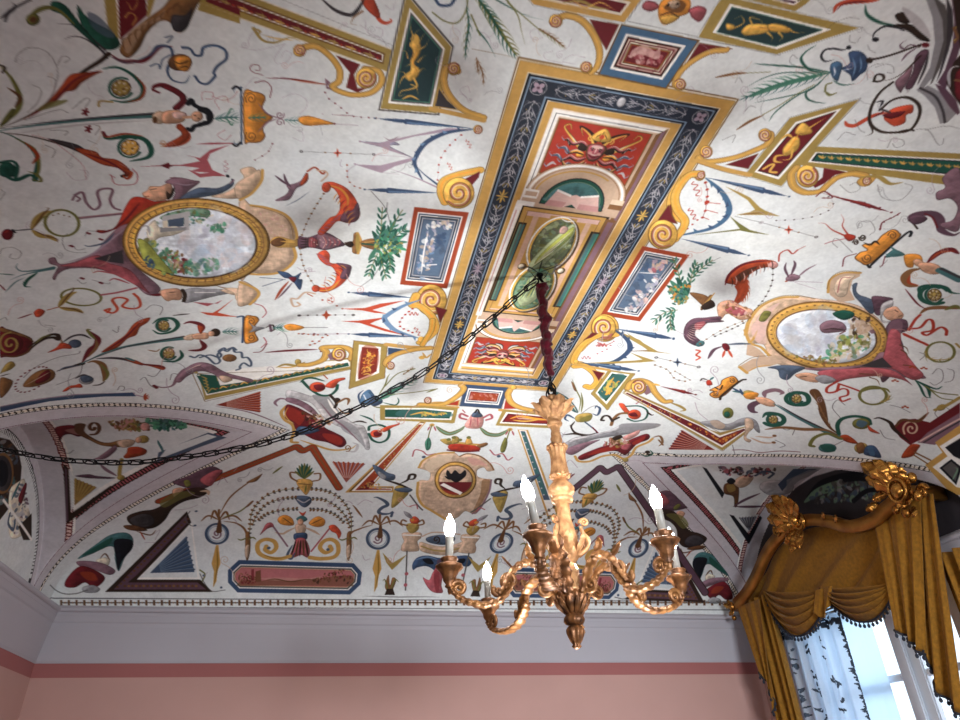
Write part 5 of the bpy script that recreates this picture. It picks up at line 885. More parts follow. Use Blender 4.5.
# reclining figure along the groin and dark bird below it
FS('purple',"690,90 720,75 760,60 800,40 850,25 890,45 880,60 850,90 830,110 790,115 740,110"); FS('rose',"800,80 850,45 890,40 870,70 840,105"); FS('olive',"735,85 755,80 765,100 745,108"); FS('skin',"690,120 720,110 735,120 715,150 695,150"); FS('dkbr',"510,225 560,205 620,195 680,160 740,120 800,110 835,125 800,150 740,165 690,195 660,240 620,270 570,275 520,255"); FS('olive',"640,170 690,135 750,125 780,135 720,160 660,190",.7); FS('char',"520,235 570,215 610,225 615,255 580,268 535,260"); S('tan',"800,125 830,125 835,140",3,'t'); FS('brown',"495,262 540,262 590,280 560,285 510,278"); S('brown',"545,285 600,300 625,280",1.4,'t'); S('brick',"560,285 580,320",1.2,'t')
FS('teal',"310,395 380,340 440,300 500,290 530,310 530,350 500,390 475,445 460,400 455,350 420,350 370,375"); FS('dk',"460,320 525,320 528,355 490,400 472,440 462,380"); FS('grn2',"330,380 400,335 450,310 430,345 370,372",.8); FS('cream',"385,400 420,390 440,400 430,425 400,420"); S('brown',"400,395 420,375 440,400",1.4,'t')
FS('mauve',"310,405 400,410 460,440 440,460 380,440 320,425"); FS('wine',"270,470 320,425 380,440 420,470 400,500 370,510 340,490 300,510 260,505"); FS('brick',"320,450 370,450 390,480 350,480",.7); FS('grey',"330,510 370,500 400,515 385,530 340,530"); S('rim',"200,500 240,530 300,535 350,520",1)
for p in ("610,300 640,280 620,320","580,330 620,330","870,100 890,70 910,90","790,180 750,195 700,200"): S('lilac',p,.5)
_c1=len(OUT)
# dashed line and dots running along the foot of the vault
for k in range(92):
    F('brown',[(240+k*31,560),(249+k*31,560),(249+k*31,582),(240+k*31,582)]); F('dkbr',[(249+k*31,569),(271+k*31,569),(271+k*31,573),(249+k*31,573)]); D('brown2',[(260+k*31,571)],.8)
SL('char',[(200,553),(2980,566)],.7); SL('char',[(200,587),(2980,600)],.7)
mirror(_c0,_c1,ax=.418); mirror(*_bay_a,ax=.426); mirror(*_bay_b,ax=.428)
# pediment of the right bay
T(560,440)
PD=[(20,224),(160,110),(186,130),(234,106),(420,372),(580,610)]; SL('dkbr',PD,6.4); SL('purple',PD,5)
F('wine',[(470,430),(590,600),(480,590)]) if 0 else None
# ---------------------------------------------------------------- L (560,320): right of the panel, lower half
T(560,320)
flame("60,165 130,180 220,165 280,115 260,70 210,35",'blue2','blue2',7,4.2,9); volute(175,30,48,0,-1); 
scurl('gold2',"160,60 110,85 75,120 55,165 85,175",5,'orange2'); F('wine',"95,80 130,50 150,55 125,70"); outline('gline',"95,80 130,50 150,55 125,70",.5)
spear((450,72),(215,35),'blue2',3,'bluel'); spear((310,203),(70,168),'blue2',3,'bluel'); F('ochre',"265,50 330,90 390,125 445,135 390,130 330,125 280,125 350,120 300,85"); F('ochre',"280,130 340,150 385,165 320,170 200,175 100,172 300,162 330,158"); S('brown2',"280,125 370,122",1,'t')
S('rose',"170,70 190,75 205,60",.8); squig('rose',160,100,16,0,.7); squig('rose',105,150,18,0,.6); beads('rose',"150,135 190,115 215,85",.8,5)
beadstar((385,150),(555,188),'blue2'); beads('brown2',"380,180 430,200 460,235 500,245",.9,7,'rim'); beads('brown2',"460,205 520,240",.7,4,'rim'); 
# scroll below, gilt panel with green field
scurl('gold2',"60,185 100,185 140,215 150,245 125,270 105,265",5.4,'orange2'); F('wine',"125,198 178,212 155,245"); outline('gold',"125,198 178,212 155,245",.9); E('gold2',65,168,10,9)
q=[(195,200),(300,215),(190,360),(125,295)]; outline('gline',q,.5); F('ochre',q); F('wline',[(205,207),(278,218),(186,338),(142,292)]); F('grn2',[(209,213),(270,223),(184,326),(150,290)]); FS('teal',"212,220 262,228 184,314 156,288",.6); noise_fill('gold2',"200,235 240,245 195,300 165,285",16,11,71,['gold2','ochre','yg','orange2'],.9); S('gold2',"215,230 190,265 195,280 180,300",2.4,'t')
SL('gold',"195,200 60,178",3)
scurl('gold',"440,325 415,325 380,290 360,255 320,240 285,250 270,275",4.6,'gold2'); F('mauve',"330,265 352,262 365,290 345,300 330,285"); volute(315,268,30,180,-1); S('gold2',"370,255 400,262",2.4,'t'); S('ochre',"440,330 480,345 500,360 480,365",2.6,'t'); spear((540,298),(400,265),'wine',2,'red')
# long red zigzag
F('ochre',[(262,280),(285,288),(560,410),(600,440),(640,450),(745,425),(760,440),(650,522),(255,292)]); F('wline',[(266,286),(284,294),(560,420),(640,462),(740,430),(748,440),(648,510),(258,292)]); F('wine',[(268,290),(284,297),(560,425),(638,470),(736,434),(742,440),(648,502),(262,293)]); F('brick',[(560,432),(638,476),(730,440),(648,495)],a=.7); noise_fill('gold2',"300,305 550,425 640,480 645,495 540,435 300,320",22,6,72,['gold','ochre','orange2','red'],.9); noise_fill('orange2',"580,445 640,480 725,442 650,492",26,7,73,['gold','orange','brick'],.9)
outline('gline',[(262,278),(560,408),(640,450),(762,438),(650,524),(252,292)],.4)
# fan
fan((620,520),(490,440),(435,518),8,'wine','brick','pinkl')
# red flower and bell plant
FS('red2',"235,335 255,335 270,355 285,375 270,378 250,360"); S('brown2',"285,372 240,375 215,395 205,420",2.6); S('dkbr',"210,405 195,385 175,385 165,400 175,402",2); S('dkbr',"215,400 235,390",2); E('red2',298,378,26,20); FS('wine',"275,375 300,370 310,385 285,385"); S('grn2',"265,345 320,345 350,365 340,395 300,405 270,395",1.6,''); S('dkbr',"345,365 365,380 375,378",1.6,'t'); S('rose',"305,335 315,328",1)
FS('ochre',"60,390 80,375 120,372 130,385 115,405 70,408"); FS('olive',"80,395 125,380 118,400 90,408",.7); FS('teal',"-20,285 30,310 65,350 70,372 35,355 0,320"); S('cream',"-10,290 40,330 68,368",1,'t'); S('olive',"75,370 82,320 65,280 48,235",1,'t'); FS('brown2',"45,245 58,260 66,285 55,278"); S('olive',"85,370 90,330 85,290",1.4,'t'); S('grey',"85,375 120,350 150,340",.8); S('blue2',"130,375 150,380 160,355 145,345 140,355",2,'t'); S('blue2',"60,395 30,380 20,395 35,405",2,'t'); S('slate',"100,408 140,440 150,455",1.4)
S('dkbr',"40,420 60,450 110,460 150,450",2,'t'); S('dkbr',"60,405 45,425 50,440",1.6,'t'); S('dkbr',"10,460 60,455 110,465 150,458",2.4,'t'); S('wine',"155,455 130,430",1.2)
# right cartouche
FS('grey',"10,500 60,470 130,460 190,445 250,420 320,415 395,415 385,430 340,440 300,450 250,460 180,470 130,480 80,500 30,530 10,520"); FS('greyl',"40,490 130,465 240,440 250,415 200,440 120,460 50,475"); FS('grey',"250,415 395,415 380,432 300,445 245,440",.8); FS('mauve',"20,520 80,495 160,478 120,500 50,540"); 
FS('wine',"75,545 130,520 190,500 250,490 300,470 345,455 360,465 350,480 310,495 285,520 260,540 225,525 170,530 110,555 80,560"); FS('red',"110,540 180,510 250,505 220,520 150,535",.7); FS('red',"290,490 340,465 330,485 300,500",.7); S('gold',"60,545 75,565 120,565 170,545 220,540 255,555 285,540 305,510 350,490 370,475",2.2); FS('pink',"250,470 290,450 320,440 310,460 270,480"); FS('brown2',"200,470 240,480 230,500 200,495"); noise_fill('tan',"180,480 260,465 280,500 220,510 180,500",16,11,74,['tan','brown2','rose','ochre','pink'],.9); FS('dkbr',"210,470 240,460 250,470 220,482"); FS('rose',"250,500 285,495 270,520 245,515")
S('brown2',"370,470 400,465 410,490 395,505",2,'t'); S('brown2',"395,480 412,500",1.4); S('grn2',"320,535 345,545 370,535 360,520",1.6,'t'); D('dkbr',"350,528",2); E('ochre',262,560,12,9); for_=0
for p in ("340,570 300,560 260,570","20,580 40,560 70,590","460,40 500,60","560,240 590,250 600,270","520,300 560,320","540,330 555,370 590,400","20,450 5,470 15,490"): S('lilac',p,.5)
fan((15,660),(60,618),(0,612),5,'wine','mauve')
# man with goat legs sitting on the zigzag end
FS('grey',"560,410 600,402 630,400 660,415 690,410 720,395 760,390 790,410 800,450 785,445 760,420 720,425 680,440 640,440 600,430"); FS('tan',"600,405 630,402 660,420 650,435 620,430",.7); E('olive',672,372,22,22); E('grn2',668,378,12,12); FS('tan',"740,395 770,400 775,430 755,450 745,470 765,480 755,490 735,475 740,440"); S('tan',"760,470 810,490 860,492",2.2,'t'); S('tan',"780,465 840,470 860,462",2,'t'); D('brown2',"855,490 858,463",1.6)
S('wine',"690,520 740,520 800,530 880,524 960,528",.8); S('rim',"690,500 700,540",.5)
# red swallow, orange bracket etc. on the far right
FS('wine',"650,95 670,95 680,115 665,125 650,110"); S('purple',"650,105 615,120 592,155",3,'t'); S('slate',"670,98 720,95 765,96",2.6,'t'); S('red2',"660,120 650,150",2,'t'); S('red2',"672,118 690,150",2,'t'); S('red2',"545,120 560,125 545,140 560,150 545,160",1.6); FS('purple',"500,40 510,10 560,0 640,0 650,8 560,15 530,30 530,70 560,95 550,105 515,90 500,65"); FS('rose',"540,15 580,5 570,25 545,40",.8); E('teal',555,98,12,9); beads('brown2',"560,95 620,55 680,25 730,5",.9,7,'rim')
FO('orange',"600,295 615,285 600,280 640,260 650,240 690,225 710,240 705,255 660,300 625,312 605,305",'brown',.8,1); SP('brown',688,243,3,12,0,-1.4,.8); SP('brown',622,293,3,12,0,1.4,.8); S('dkbr',"640,318 650,300 720,245 742,238",2); S('dkbr',"620,270 640,278 650,262",1.4); FS('red',"585,245 600,240 610,258 590,262"); S('dkbr',"590,240 570,235 560,245",1.4,'t'); S('teal',"600,240 615,228",2,'t')
# ---------------------------------------------------------------- left web (layer 1), tile (0,420) scale 6 and tile I
T(0,420,6.,1)
FS('wine',"330,45 420,30 480,45 500,85 470,100 420,85 380,95 360,130 350,100"); FS('tan',"390,60 460,50 490,90 430,80",.5); S('rim',"350,130 370,180 410,200 440,180",.6)
SP('brown',560,45,8,44,0,1.3,2.4); S('brown',"480,30 480,70 530,105 600,135 680,145 730,140",7,'e'); FS('brown2',"520,95 580,125 650,135 720,120 760,125 730,160 670,160 600,150 540,120"); FS('tan',"700,130 760,115 810,125 790,155 730,165"); E('ochre',860,115,34,24); E('skin',830,120,20,18); FS('mauve',"690,150 640,185 590,220 560,235 620,235 660,215 700,175"); FS('brick',"770,165 830,160 880,180 870,205 820,220 760,230 740,220 760,195"); FS('red',"780,175 840,170 850,190 790,205",.6); S('ochre',"730,235 720,280 715,330",3); S('mauve',"600,265 640,300 700,335",3.4,'t'); E('ochre',725,345,24,16); FS('purple',"450,335 530,325 580,335 690,345 650,352 550,350 500,345")
S('teal',"830,30 900,15 960,25",5); noise_fill('grn',"880,0 960,-5 1100,10 1130,40 1000,60 920,50",50,22,81,['grn','grn2','teal','grnl'],.9); noise_fill('ochre',"650,10 760,-5 880,20 900,60 800,65 700,50",40,20,82,['ochre','brown2','brown','olive','pink'],.9); E('pink',870,40,30,24)
F('slate',[(950,195),(1250,75),(1360,105),(940,255)]); F('white',[(1000,170),(1245,85),(1300,100),(950,235)])
for k in range(4): S('teal',[(945+k*8,120+k*12),(960+k*6,160+k*12)],1.6,'t')
F('dkbr',[(378,262),(412,290),(425,560),(660,395),(690,392),(400,625)]); F('purple',[(388,280),(402,300),(410,600),(396,612)]); F('white',[(412,290),(445,345),(440,520),(428,556)]); 
fan((448,512),(446,350),(580,405),6,'ochre','brown2','gold')
# left wall lunette (layer 11)
T(0,420,6.,11)
F('dkbr',"-20,100 60,120 110,180 130,280 120,420 60,520 0,600 -30,600",0); noise_fill('slate',"0,120 60,140 110,220 100,380 40,480 0,520",60,26,83,['slate','char','dkbr','grey','teal','brown'],.8); E('char',20,320,60,110); E('dk',10,320,40,80); EO('brown2',15,320,62,115,0,2); FS('cream',"60,420 110,370 150,360 150,480 180,560 170,640 120,700 60,700 50,560"); noise_fill('greyl',"60,420 150,380 170,560 160,680 70,680",40,22,84,['greyl','slate','cream','purple','wline'],.8); FS('wine',"110,470 150,380 160,400 130,500"); S('teal',"70,480 120,370",3,'t'); S('slate',"60,560 50,620 80,660 90,600",2); F('dkbr',"110,640 190,560 190,720 140,720"); S('wline',"20,480 80,560 190,720",2)
# ---------------------------------------------------------------- right web (layer 2), tile (720,440) scale 4.5 and (600,440) scale 4
T(720,440,4.5,2)
F('slate',[(-160,0),(30,0),(200,60),(190,300),(80,420)]) if 0 else None
FS('greyl',"190,190 260,180 330,200 310,240 230,250 180,220"); FS('brown',"20,200 60,190 85,215 80,290 65,300 60,255 20,240"); FS('ochre',"30,205 60,200 70,225 40,235",.7); FS('tan',"60,190 100,160 150,165 130,200 90,215"); FS('dk',"30,185 50,170 70,185 50,200"); S('purple',"60,300 110,270 180,240",3,'t'); S('purple',"70,300 150,300 200,298",3,'t'); noise_fill('slate',"0,120 100,125 260,130 230,160 130,165 0,150",40,14,91,['slate','purple','mauve','dkbr','rose'],.8); S('slate',"160,160 200,140 240,150 220,170",2.2)
F('dk',[(42,335),(62,340),(130,425),(180,340),(190,350),(130,470)]); F('white',[(66,340),(175,335),(130,415)]); fan((132,408),(85,350),(165,345),6,'grey','slate','char')
F('dk',[(-80,120),(-60,128),(20,240),(10,262)]); F('slate',[(260,200),(330,130),(440,130),(330,170),(280,230)]); F('grey',[(300,180),(400,135),(480,132),(360,180),(300,230)],a=.8)
T(720,440,4.5,12)
F('char',"-100,900 100,560 230,330 330,220 420,165 520,135 640,135 900,180 1300,300 1300,900",0); S('dk',"400,260 450,200 540,165 640,150",5); S('sage',"380,280 450,230 600,190 720,180",8,'t'); noise_fill('slate',"400,240 560,180 720,190 720,260 420,290",60,20,92,['slate','char','sage','rim','grey'],.8); S('dk',"560,180 640,175 720,195",4); S('dk',"600,275 660,230 720,225",4)

T(0,0,1.)
_w=np.random.default_rng(21)
for (x,y) in ((20,60),(50,75),(45,150),(70,165),(95,150),(100,100),(130,60),(170,145),(225,100),(245,45),(270,40),(285,65),(300,130),(345,25),(372,30),(385,150),(410,165),(440,60),(455,40),(470,100),(500,90),(495,45),(535,40),(560,55),(585,15),(690,90),(715,55),(735,75),(760,100),(745,90),(800,70),(825,75),(850,65),(870,75),(880,105),(895,140),(860,30),(785,5),(830,10),(740,190),(770,215),(830,205),(860,225),(880,190),(905,220),(930,190),(945,250),(915,275),(700,200),(690,255),(655,330),(690,390),(715,370),(760,380),(790,390),(820,400),(880,375),(910,330),(935,300),(925,400),(600,340),(620,345),(640,300),(30,225),(60,255),(95,270),(20,300),(50,330),(100,320),(140,320),(170,350),(190,370),(115,370),(70,395),(140,390),(175,400),(270,370),(290,345),(330,300),(310,270),(360,290),(400,345),(380,430),(400,420),(410,380),(450,390),(530,385),(520,415),(560,435),(240,480),(260,470),(280,500),(225,560),(390,560),(400,500),(205,500),(510,470),(530,520),(500,560),(640,480),(650,520),(330,505),(350,560),(480,520)):
    r=_w.uniform(2.5,5); a=_w.uniform(0,360); sg=_w.choice([-1,1]); p=spiral(x,y,r*.15,r,a,sg*1.5,14); e=p[-1]-p[-2]; e=e/(np.linalg.norm(e)+1e-6)*r; n_=np.array([-e[1],e[0]])*sg
    p=np.vstack([p,p[-1]+e*1.2+n_*-.1,p[-1]+e*2.6-n_*.9,p[-1]+e*3.4-n_*2.2]); S(_w.choice(['lilac','pink','grey','tan']),p,.55)

T(240,170)
for k in range(12):
    t=k/11; x=395+70*np.sin(1.5*t); y=90+105*t; S('wine' if k%2 else 'orange',[(x,y),(x-14-8*t,y+14),(x-22-10*t,y+30)],.9,'t')
for k in range(9):
    t=k/8; x=425-75*t; y=395+78*t; S('wine' if k%2 else 'orange',[(x,y),(x-12,y-10),(x-26,y-14)],.9,'t')
for k in range(10): D('pinkl',[(285+k*12,280+(k%3)*9)],.7); S('dkbr',[(262+k*6,268),(264+k*6,290),(262+k*6,312)],.5,'t')
T(720,170)
for k in range(11):
    t=k/10; x=45+160*t; y=440-70*t; S('pinkl' if k%2 else 'dkbr',[(x,y-10),(x+6,y+8),(x+2,y+26)],.8,'t')
noise_fill('rose',"0,540 40,522 90,545 130,560 125,590 80,600 30,575",16,10,111,['rose','tan','brown2','pinkl'],.8)
T(560,320)
for k in range(8): S('pinkl',[(505+k*3,60-k*6),(520+k*4,75-k*8),(540+k*6,85-k*10)],.6,'t')
# ---- the painted decoration, brushed onto a fine grid of the ceiling surface ----
def conv_uv(p, lay):
    P = hitV(p) if lay == 0 else hitW(p, lay) if lay < 10 else hitT(p, 1 if lay == 11 else 2)
    return to_uv(P)
def seg(p, close, step=14):
    o = []; n = len(p)
    for i in range(n if close else n-1):
        a, b = p[i], p[(i+1) % n]; k = max(1, int(np.ceil(np.linalg.norm(b-a)/step)))
        for j in range(k): o.append(a+(b-a)*j/k)
    if not close: o.append(p[-1])
    return np.array(o)
def smooth_closed(p, n=6):
    q = np.vstack([p[-1:], p, p[:2]]); out = []
    t = (np.arange(n)/n)[:, None]
    for i in range(1, len(q)-2):
        a, b, c, d = q[i-1], q[i], q[i+1], q[i+2]
        out.append(.5*((2*b)+(c-a)*t+(2*a-5*b+4*c-d)*t*t+(-a+3*b-3*c+d)*t**3))
    return np.vstack(out)
def rgb(h): return np.array([int(h[i:i+2], 16)/255 for i in (0, 2, 4)], np.float32)
def poly_cover(P, W, H, ss=3):
    x0 = max(0, int(P[:, 0].min())-1); x1 = min(W-1, int(P[:, 0].max())+2); y0 = max(0, int(P[:, 1].min())-1); y1 = min(H-1, int(P[:, 1].max())+2)
    if x1 <= x0 or y1 <= y0: return None
    w = x1-x0+1; h = y1-y0+1
    ys = y0-.5+(np.arange(h*ss)+.5)/ss
    A = P; B = np.roll(P, -1, 0); cov = np.zeros((h*ss, w+1), np.float32)
    dy = B[:, 1]-A[:, 1]; ok = np.abs(dy) > 1e-9; A = A[ok]; B = B[ok]; dy = dy[ok]
    lo = np.minimum(A[:, 1], B[:, 1]); hi = np.maximum(A[:, 1], B[:, 1])
    for k, y in enumerate(ys):
        m = (lo <= y) & (hi > y)
        if not m.any(): continue
        xs = np.sort(A[m, 0]+(y-A[m, 1])/dy[m]*(B[m, 0]-A[m, 0]))
        for a, b in zip(xs[::2], xs[1::2]):
            a = min(max(a-x0+.5, 0), w); b = min(max(b-x0+.5, 0), w)
            if b <= a: continue
            i, j = int(a), int(b)
            if i == j: cov[k, i] += b-a
            else: cov[k, i] += i+1-a; cov[k, i+1:j] += 1; cov[k, j] += b-j
    return x0, y0, cov[:, :w].reshape(h, ss, w).mean(1)
def disc_cover(C, R, W, H):
    m = float(R.max())+1.5
    x0 = max(0, int(C[:, 0].min()-m)); x1 = min(W-1, int(C[:, 0].max()+m)+1); y0 = max(0, int(C[:, 1].min()-m)); y1 = min(H-1, int(C[:, 1].max()+m)+1)
    if x1 <= x0 or y1 <= y0: return None
    cov = np.zeros((y1-y0+1, x1-x0+1), np.float32); k = int(np.ceil(m)); g = np.arange(-k, k+1)
    ci = np.round(C).astype(int)
    X = ci[:, 0, None, None]+g[None, None, :]; Y = ci[:, 1, None, None]+g[None, :, None]
    d = np.sqrt((X-C[:, 0, None, None])**2+(Y-C[:, 1, None, None])**2)
    r = R[:, None, None]; v = np.clip(r-d+.5, 0, 1)*np.minimum(1, 2*r+.12)
    X = np.broadcast_to(X, v.shape); Y = np.broadcast_to(Y, v.shape)
    ok = (X >= x0) & (X <= x1) & (Y >= y0) & (Y <= y1) & (v > 0)
    np.maximum.at(cov, (Y[ok]-y0, X[ok]-x0), v[ok].astype(np.float32))
    return x0, y0, np.minimum(cov, 1)
def blur(a, n):
    for ax in (0, 1):
        p = np.pad(a, [(n, n) if i == ax else (0, 0) for i in (0, 1)]); c = np.cumsum(p, axis=ax); z = np.zeros_like(np.take(c, [0], axis=ax)); c = np.concatenate([z, c], axis=ax); k = 2*n+1
        a = (np.take(c, range(k, c.shape[ax]), axis=ax)-np.take(c, range(0, c.shape[ax]-k), axis=ax))/k
    return a
_t = np.random.default_rng(11).random((1600, 1600)).astype(np.float32)-.5
brush_tex = blur(_t, 2)*.5+blur(np.roll(_t, 300, 0), 5)*1.0
def brush(img, reg, gu, gv):
    H, W = reg.shape; du = np.median(np.diff(gu))
    ix = lambda q: np.stack([np.interp(q[:, 0], gu, np.arange(W)), np.interp(q[:, 1], gv, np.arange(H))], -1)
    for kind, c, l_, sm, par, p in OUT:
        p = np.atleast_2d(p)
        if p[:, 0].max() < -80 or p[:, 0].min() > 1040 or p[:, 1].max() < -80 or p[:, 1].min() > 720: continue
        if not sm and kind == 'F': p = seg(p, True)
        if not sm and kind == 'S': p = seg(p, False, 4)
        q = ix(conv_uv(p, l_))
        if kind == 'F':
            if len(q) < 3: continue
            r = poly_cover(smooth_closed(q) if sm else q, W, H); al = par
        else:
            m = p.mean(0); e = conv_uv(np.array([m, m+[2, 0], m+[0, 2]]), l_); a, b = e[1]-e[0], e[2]-e[0]
            s = np.sqrt(abs(a[0]*b[1]-a[1]*b[0]))/2/du
            if not .1 < s < 12: s = 2.
            if kind == 'D': r = disc_cover(q, np.full(len(q), par*s), W, H); al = 1.
            else:
                w, tp, al = par
                c_ = dense(q, 10) if len(q) > 1 else q
                L = np.concatenate([[0], np.cumsum(np.linalg.norm(np.diff(c_, axis=0), axis=1))])
                if L[-1] < .5: continue
                n = int(min(6000, max(4, L[-1]/.6))); k = np.linspace(0, L[-1], n); t = k/L[-1]
                c_ = np.stack([np.interp(k, L, c_[:, 0]), np.interp(k, L, c_[:, 1])], -1)
                f = {'t': .15+.85*np.sin(np.pi*np.clip(t, 0, 1))**.7, 'e': 1-.85*t, 's': .15+.85*t}.get(tp, np.ones(n))
                r = disc_cover(c_, np.maximum(.12, w*s/2*f), W, H)
        if r is None: continue
        x0, y0, cov = r; sl = (slice(y0, y0+cov.shape[0]), slice(x0, x0+cov.shape[1]))
        col = np.broadcast_to(rgb(COL[c]), cov.shape+(3,))
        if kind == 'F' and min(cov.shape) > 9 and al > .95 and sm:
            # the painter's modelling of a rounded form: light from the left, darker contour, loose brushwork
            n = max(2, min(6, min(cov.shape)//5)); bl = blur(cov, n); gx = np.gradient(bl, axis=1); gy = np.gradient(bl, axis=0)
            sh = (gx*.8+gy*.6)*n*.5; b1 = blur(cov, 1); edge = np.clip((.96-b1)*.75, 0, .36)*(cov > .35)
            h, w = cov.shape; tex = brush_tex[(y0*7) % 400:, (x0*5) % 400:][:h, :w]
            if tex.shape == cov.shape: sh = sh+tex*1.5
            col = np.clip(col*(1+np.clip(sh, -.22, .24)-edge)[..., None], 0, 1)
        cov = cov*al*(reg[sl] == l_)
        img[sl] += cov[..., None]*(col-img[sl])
def grid_lines(lo, hi, fa, fb, d, big):
    a = np.arange(fa, fb+d/2, d); lo_ = np.linspace(lo, fa, max(2, int((fa-lo)/big)+1))[:-1]; hi_ = np.linspace(fb, hi, max(2, int((hi-fb)/big)+1))[1:]
    return np.concatenate([lo_, a, hi_])
def curve_dist(P, C, A):
    """distance of points P to the curve C and the curve length at the nearest spot"""
    best = np.full(len(P), 9.); arc = np.zeros(len(P))
    for i in range(0, len(P), 8000):
        D = np.linalg.norm(P[i:i+8000, None]-C[None], axis=2); k = D.argmin(1); best[i:i+8000] = D[np.arange(len(k)), k]; arc[i:i+8000] = A[k]
    return best, arc
def build_ceiling():
    d = GRID
    gu = grid_lines(-1.19, 1.19, -1., 1.08, d, .005); gv = grid_lines(-1.26, 1.26, -.74, 1.25, d, .005)
    U, Vv = np.meshgrid(gu, gv); H, W = U.shape
    P = np.zeros((H, W, 3)); reg = np.zeros((H, W), np.int8)
    for i in range(0, H, 200): P[i:i+200], reg[i:i+200] = star(U[i:i+200], Vv[i:i+200])
    img = np.empty((H, W, 3), np.float32); img[:] = rgb(COL['white'])
    rn = np.random.default_rng(3)
    # mouldings painted along each groin and each wall arch
    Pf = P.reshape(-1, 3); rf = reg.ravel(); If = img.reshape(-1, 3)
    for li, L in enumerate(LUN):
        ys = np.linspace(L[4]+1e-4, L[3]-1e-4, 700); xs = groin_x(L, ys); G = np.stack([xs, ys, vault(xs, ys)], -1)
        A = np.concatenate([[0], np.cumsum(np.linalg.norm(np.diff(G, axis=0), axis=1))])
        bb = (np.abs(Pf[:, 0]-(L[0]+L[1])/2) < .55) & (np.abs(Pf[:, 1]-(L[3]+L[4])/2) < .75) & ((rf == 0) | (rf == li+1))
        idx = np.where(bb)[0]; v = rf[idx] == 0; Q = Pf[idx]
        # the two arms of the groin, run on past the apex so that the painted bands meet in a mitre
        k = int(np.argmax(np.abs(xs-L[0]))); sgx = np.sign(L[1]-L[0]); arms = []
        for arm in (G[:k+1], G[:k-1:-1]):
            tg = arm[-1]-arm[-12]; tg = tg/np.linalg.norm(tg)
            ext = arm[-1]+tg*np.linspace(.004, .22, 60)[:, None]; ext[:, 2] = vault(ext[:, 0], ext[:, 1])
            arm = np.vstack([arm, ext]); aa = np.concatenate([[0], np.cumsum(np.linalg.norm(np.diff(arm, axis=0), axis=1))])
            o_ = np.argsort(arm[:, 0]); arms.append((curve_dist(Q, arm, aa), np.interp(Q[:, 0], arm[o_, 0], arm[o_, 1])))
        (d1, a1), y1 = arms[0]; (d2, a2), y2 = arms[1]
        o1 = Q[:, 1] < y1; o2 = Q[:, 1] > y2
        both = o1 & o2
        D_ = np.where(both, np.maximum(d1, d2), np.where(o1, d1, np.where(o2, d2, np.minimum(d1, d2)))); ar = np.where(D_ == d1, a1, a2)
        def put(m, c): If[idx[m]] = rgb(COL[c])
        bead = (ar/.0125 % 1)
        put(v & (D_ < .052), 'arch'); put(v & (D_ > .004) & (D_ < .007), 'mauve')
        put(v & (D_ > .052) & (D_ < .055), 'char'); put(v & (D_ > .055) & (D_ < .068), 'wline')
        bb2 = (bead+(D_-.055)*28) % 1
        put(v & (D_ > .0545) & (D_ < .0685) & (bb2 < .34), 'dkbr'); put(v & (D_ > .0575) & (D_ < .065) & (bb2 >= .34), 'cream')
        put(v & (D_ > .0685) & (D_ < .071), 'char')
        w = ~v
        put(w & (D_ < .03), 'arch'); put(w & (D_ > .03) & (D_ < .052), 'dkbr'); put(w & (D_ > .034) & (D_ < .048) & (bead < .5), 'rose'); put(w & (D_ > .052) & (D_ < .066), 'wline')
        # wall arch
        ya = np.linspace(L[4]+1e-4, L[3]-1e-4, 700); G = np.stack([np.full(700, L[0]), ya, arch_z(L, ya)], -1)
        A = np.concatenate([[0], np.cumsum(np.linalg.norm(np.diff(G, axis=0), axis=1))])
        side = 11 if L[0] < CX else 12
        bb = (np.abs(Pf[:, 0]-L[0]) < .3) & (np.abs(Pf[:, 1]-(L[3]+L[4])/2) < .6) & ((rf == side) | (rf == li+1))
        idx = np.where(bb)[0]
        if not len(idx): continue
        D_, ar = curve_dist(Pf[idx], G, A); w = rf[idx] == li+1; bead = (ar/.012 % 1)
        put(w & (D_ < .075), 'arch'); put(w & (D_ > .075) & (D_ < .098), 'wine'); put(w & (D_ > .079) & (D_ < .094) & (bead < .6), 'pinkl'); put(w & (D_ > .098) & (D_ < .106), 'wline')
        t = ~w; put(t & (D_ < .03), 'arch'); put(t & (D_ > .03) & (D_ < .034) , 'char'); put(t & (D_ > .034) & (D_ < .05) & (bead < .4), 'char')
    brush(img, reg, gu, gv)
    # the decoration repeats about both axes of the room: what lies out of the traced field takes the colours of its twin
    pp_ = proj(P.reshape(-1, 3)).reshape(H, W, 2); dep = P@cam_basis()[2]
    seen = (dep > .05) & (pp_[..., 0] > -6) & (pp_[..., 0] < 966) & (pp_[..., 1] > -6) & (pp_[..., 1] < 726)
    todo = ~seen
    near = lambda g, q: np.clip(np.round(np.interp(q, g, np.arange(len(g)))).astype(int), 0, len(g)-1)
    for mu, mv in ((1, -1), (-1, 1), (-1, -1)):
        ii, jj = np.where(todo); a_ = near(gv, gv[ii]*mv); b_ = near(gu, gu[jj]*mu)
        r0, r1 = reg[ii, jj], reg[a_, b_]
        same = ((r0 == 0) & (r1 == 0)) | ((r0 > 0) & (r1 > 0) & (mu == 1) & (((r0 < 10) & (r1 < 10)) | (r0 == r1)))
        ok = seen[a_, b_] & same
        img[ii[ok], jj[ok]] = img[a_[ok], b_[ok]]; todo[ii[ok], jj[ok]] = False
    # the plaster: faint mottling and hairline crazing of the old paint
    def octave(n):
        a = rn.random((n, n)).astype(np.float32); yi = np.linspace(0, n-1.001, H); xi = np.linspace(0, n-1.001, W); i = yi.astype(int); j = xi.astype(int); f = (yi-i)[:, None]; g = (xi-j)[None]
        return (a[i][:, j]*(1-f)*(1-g)+a[i+1][:, j]*f*(1-g)+a[i][:, j+1]*(1-f)*g+a[i+1][:, j+1]*f*g)-.5
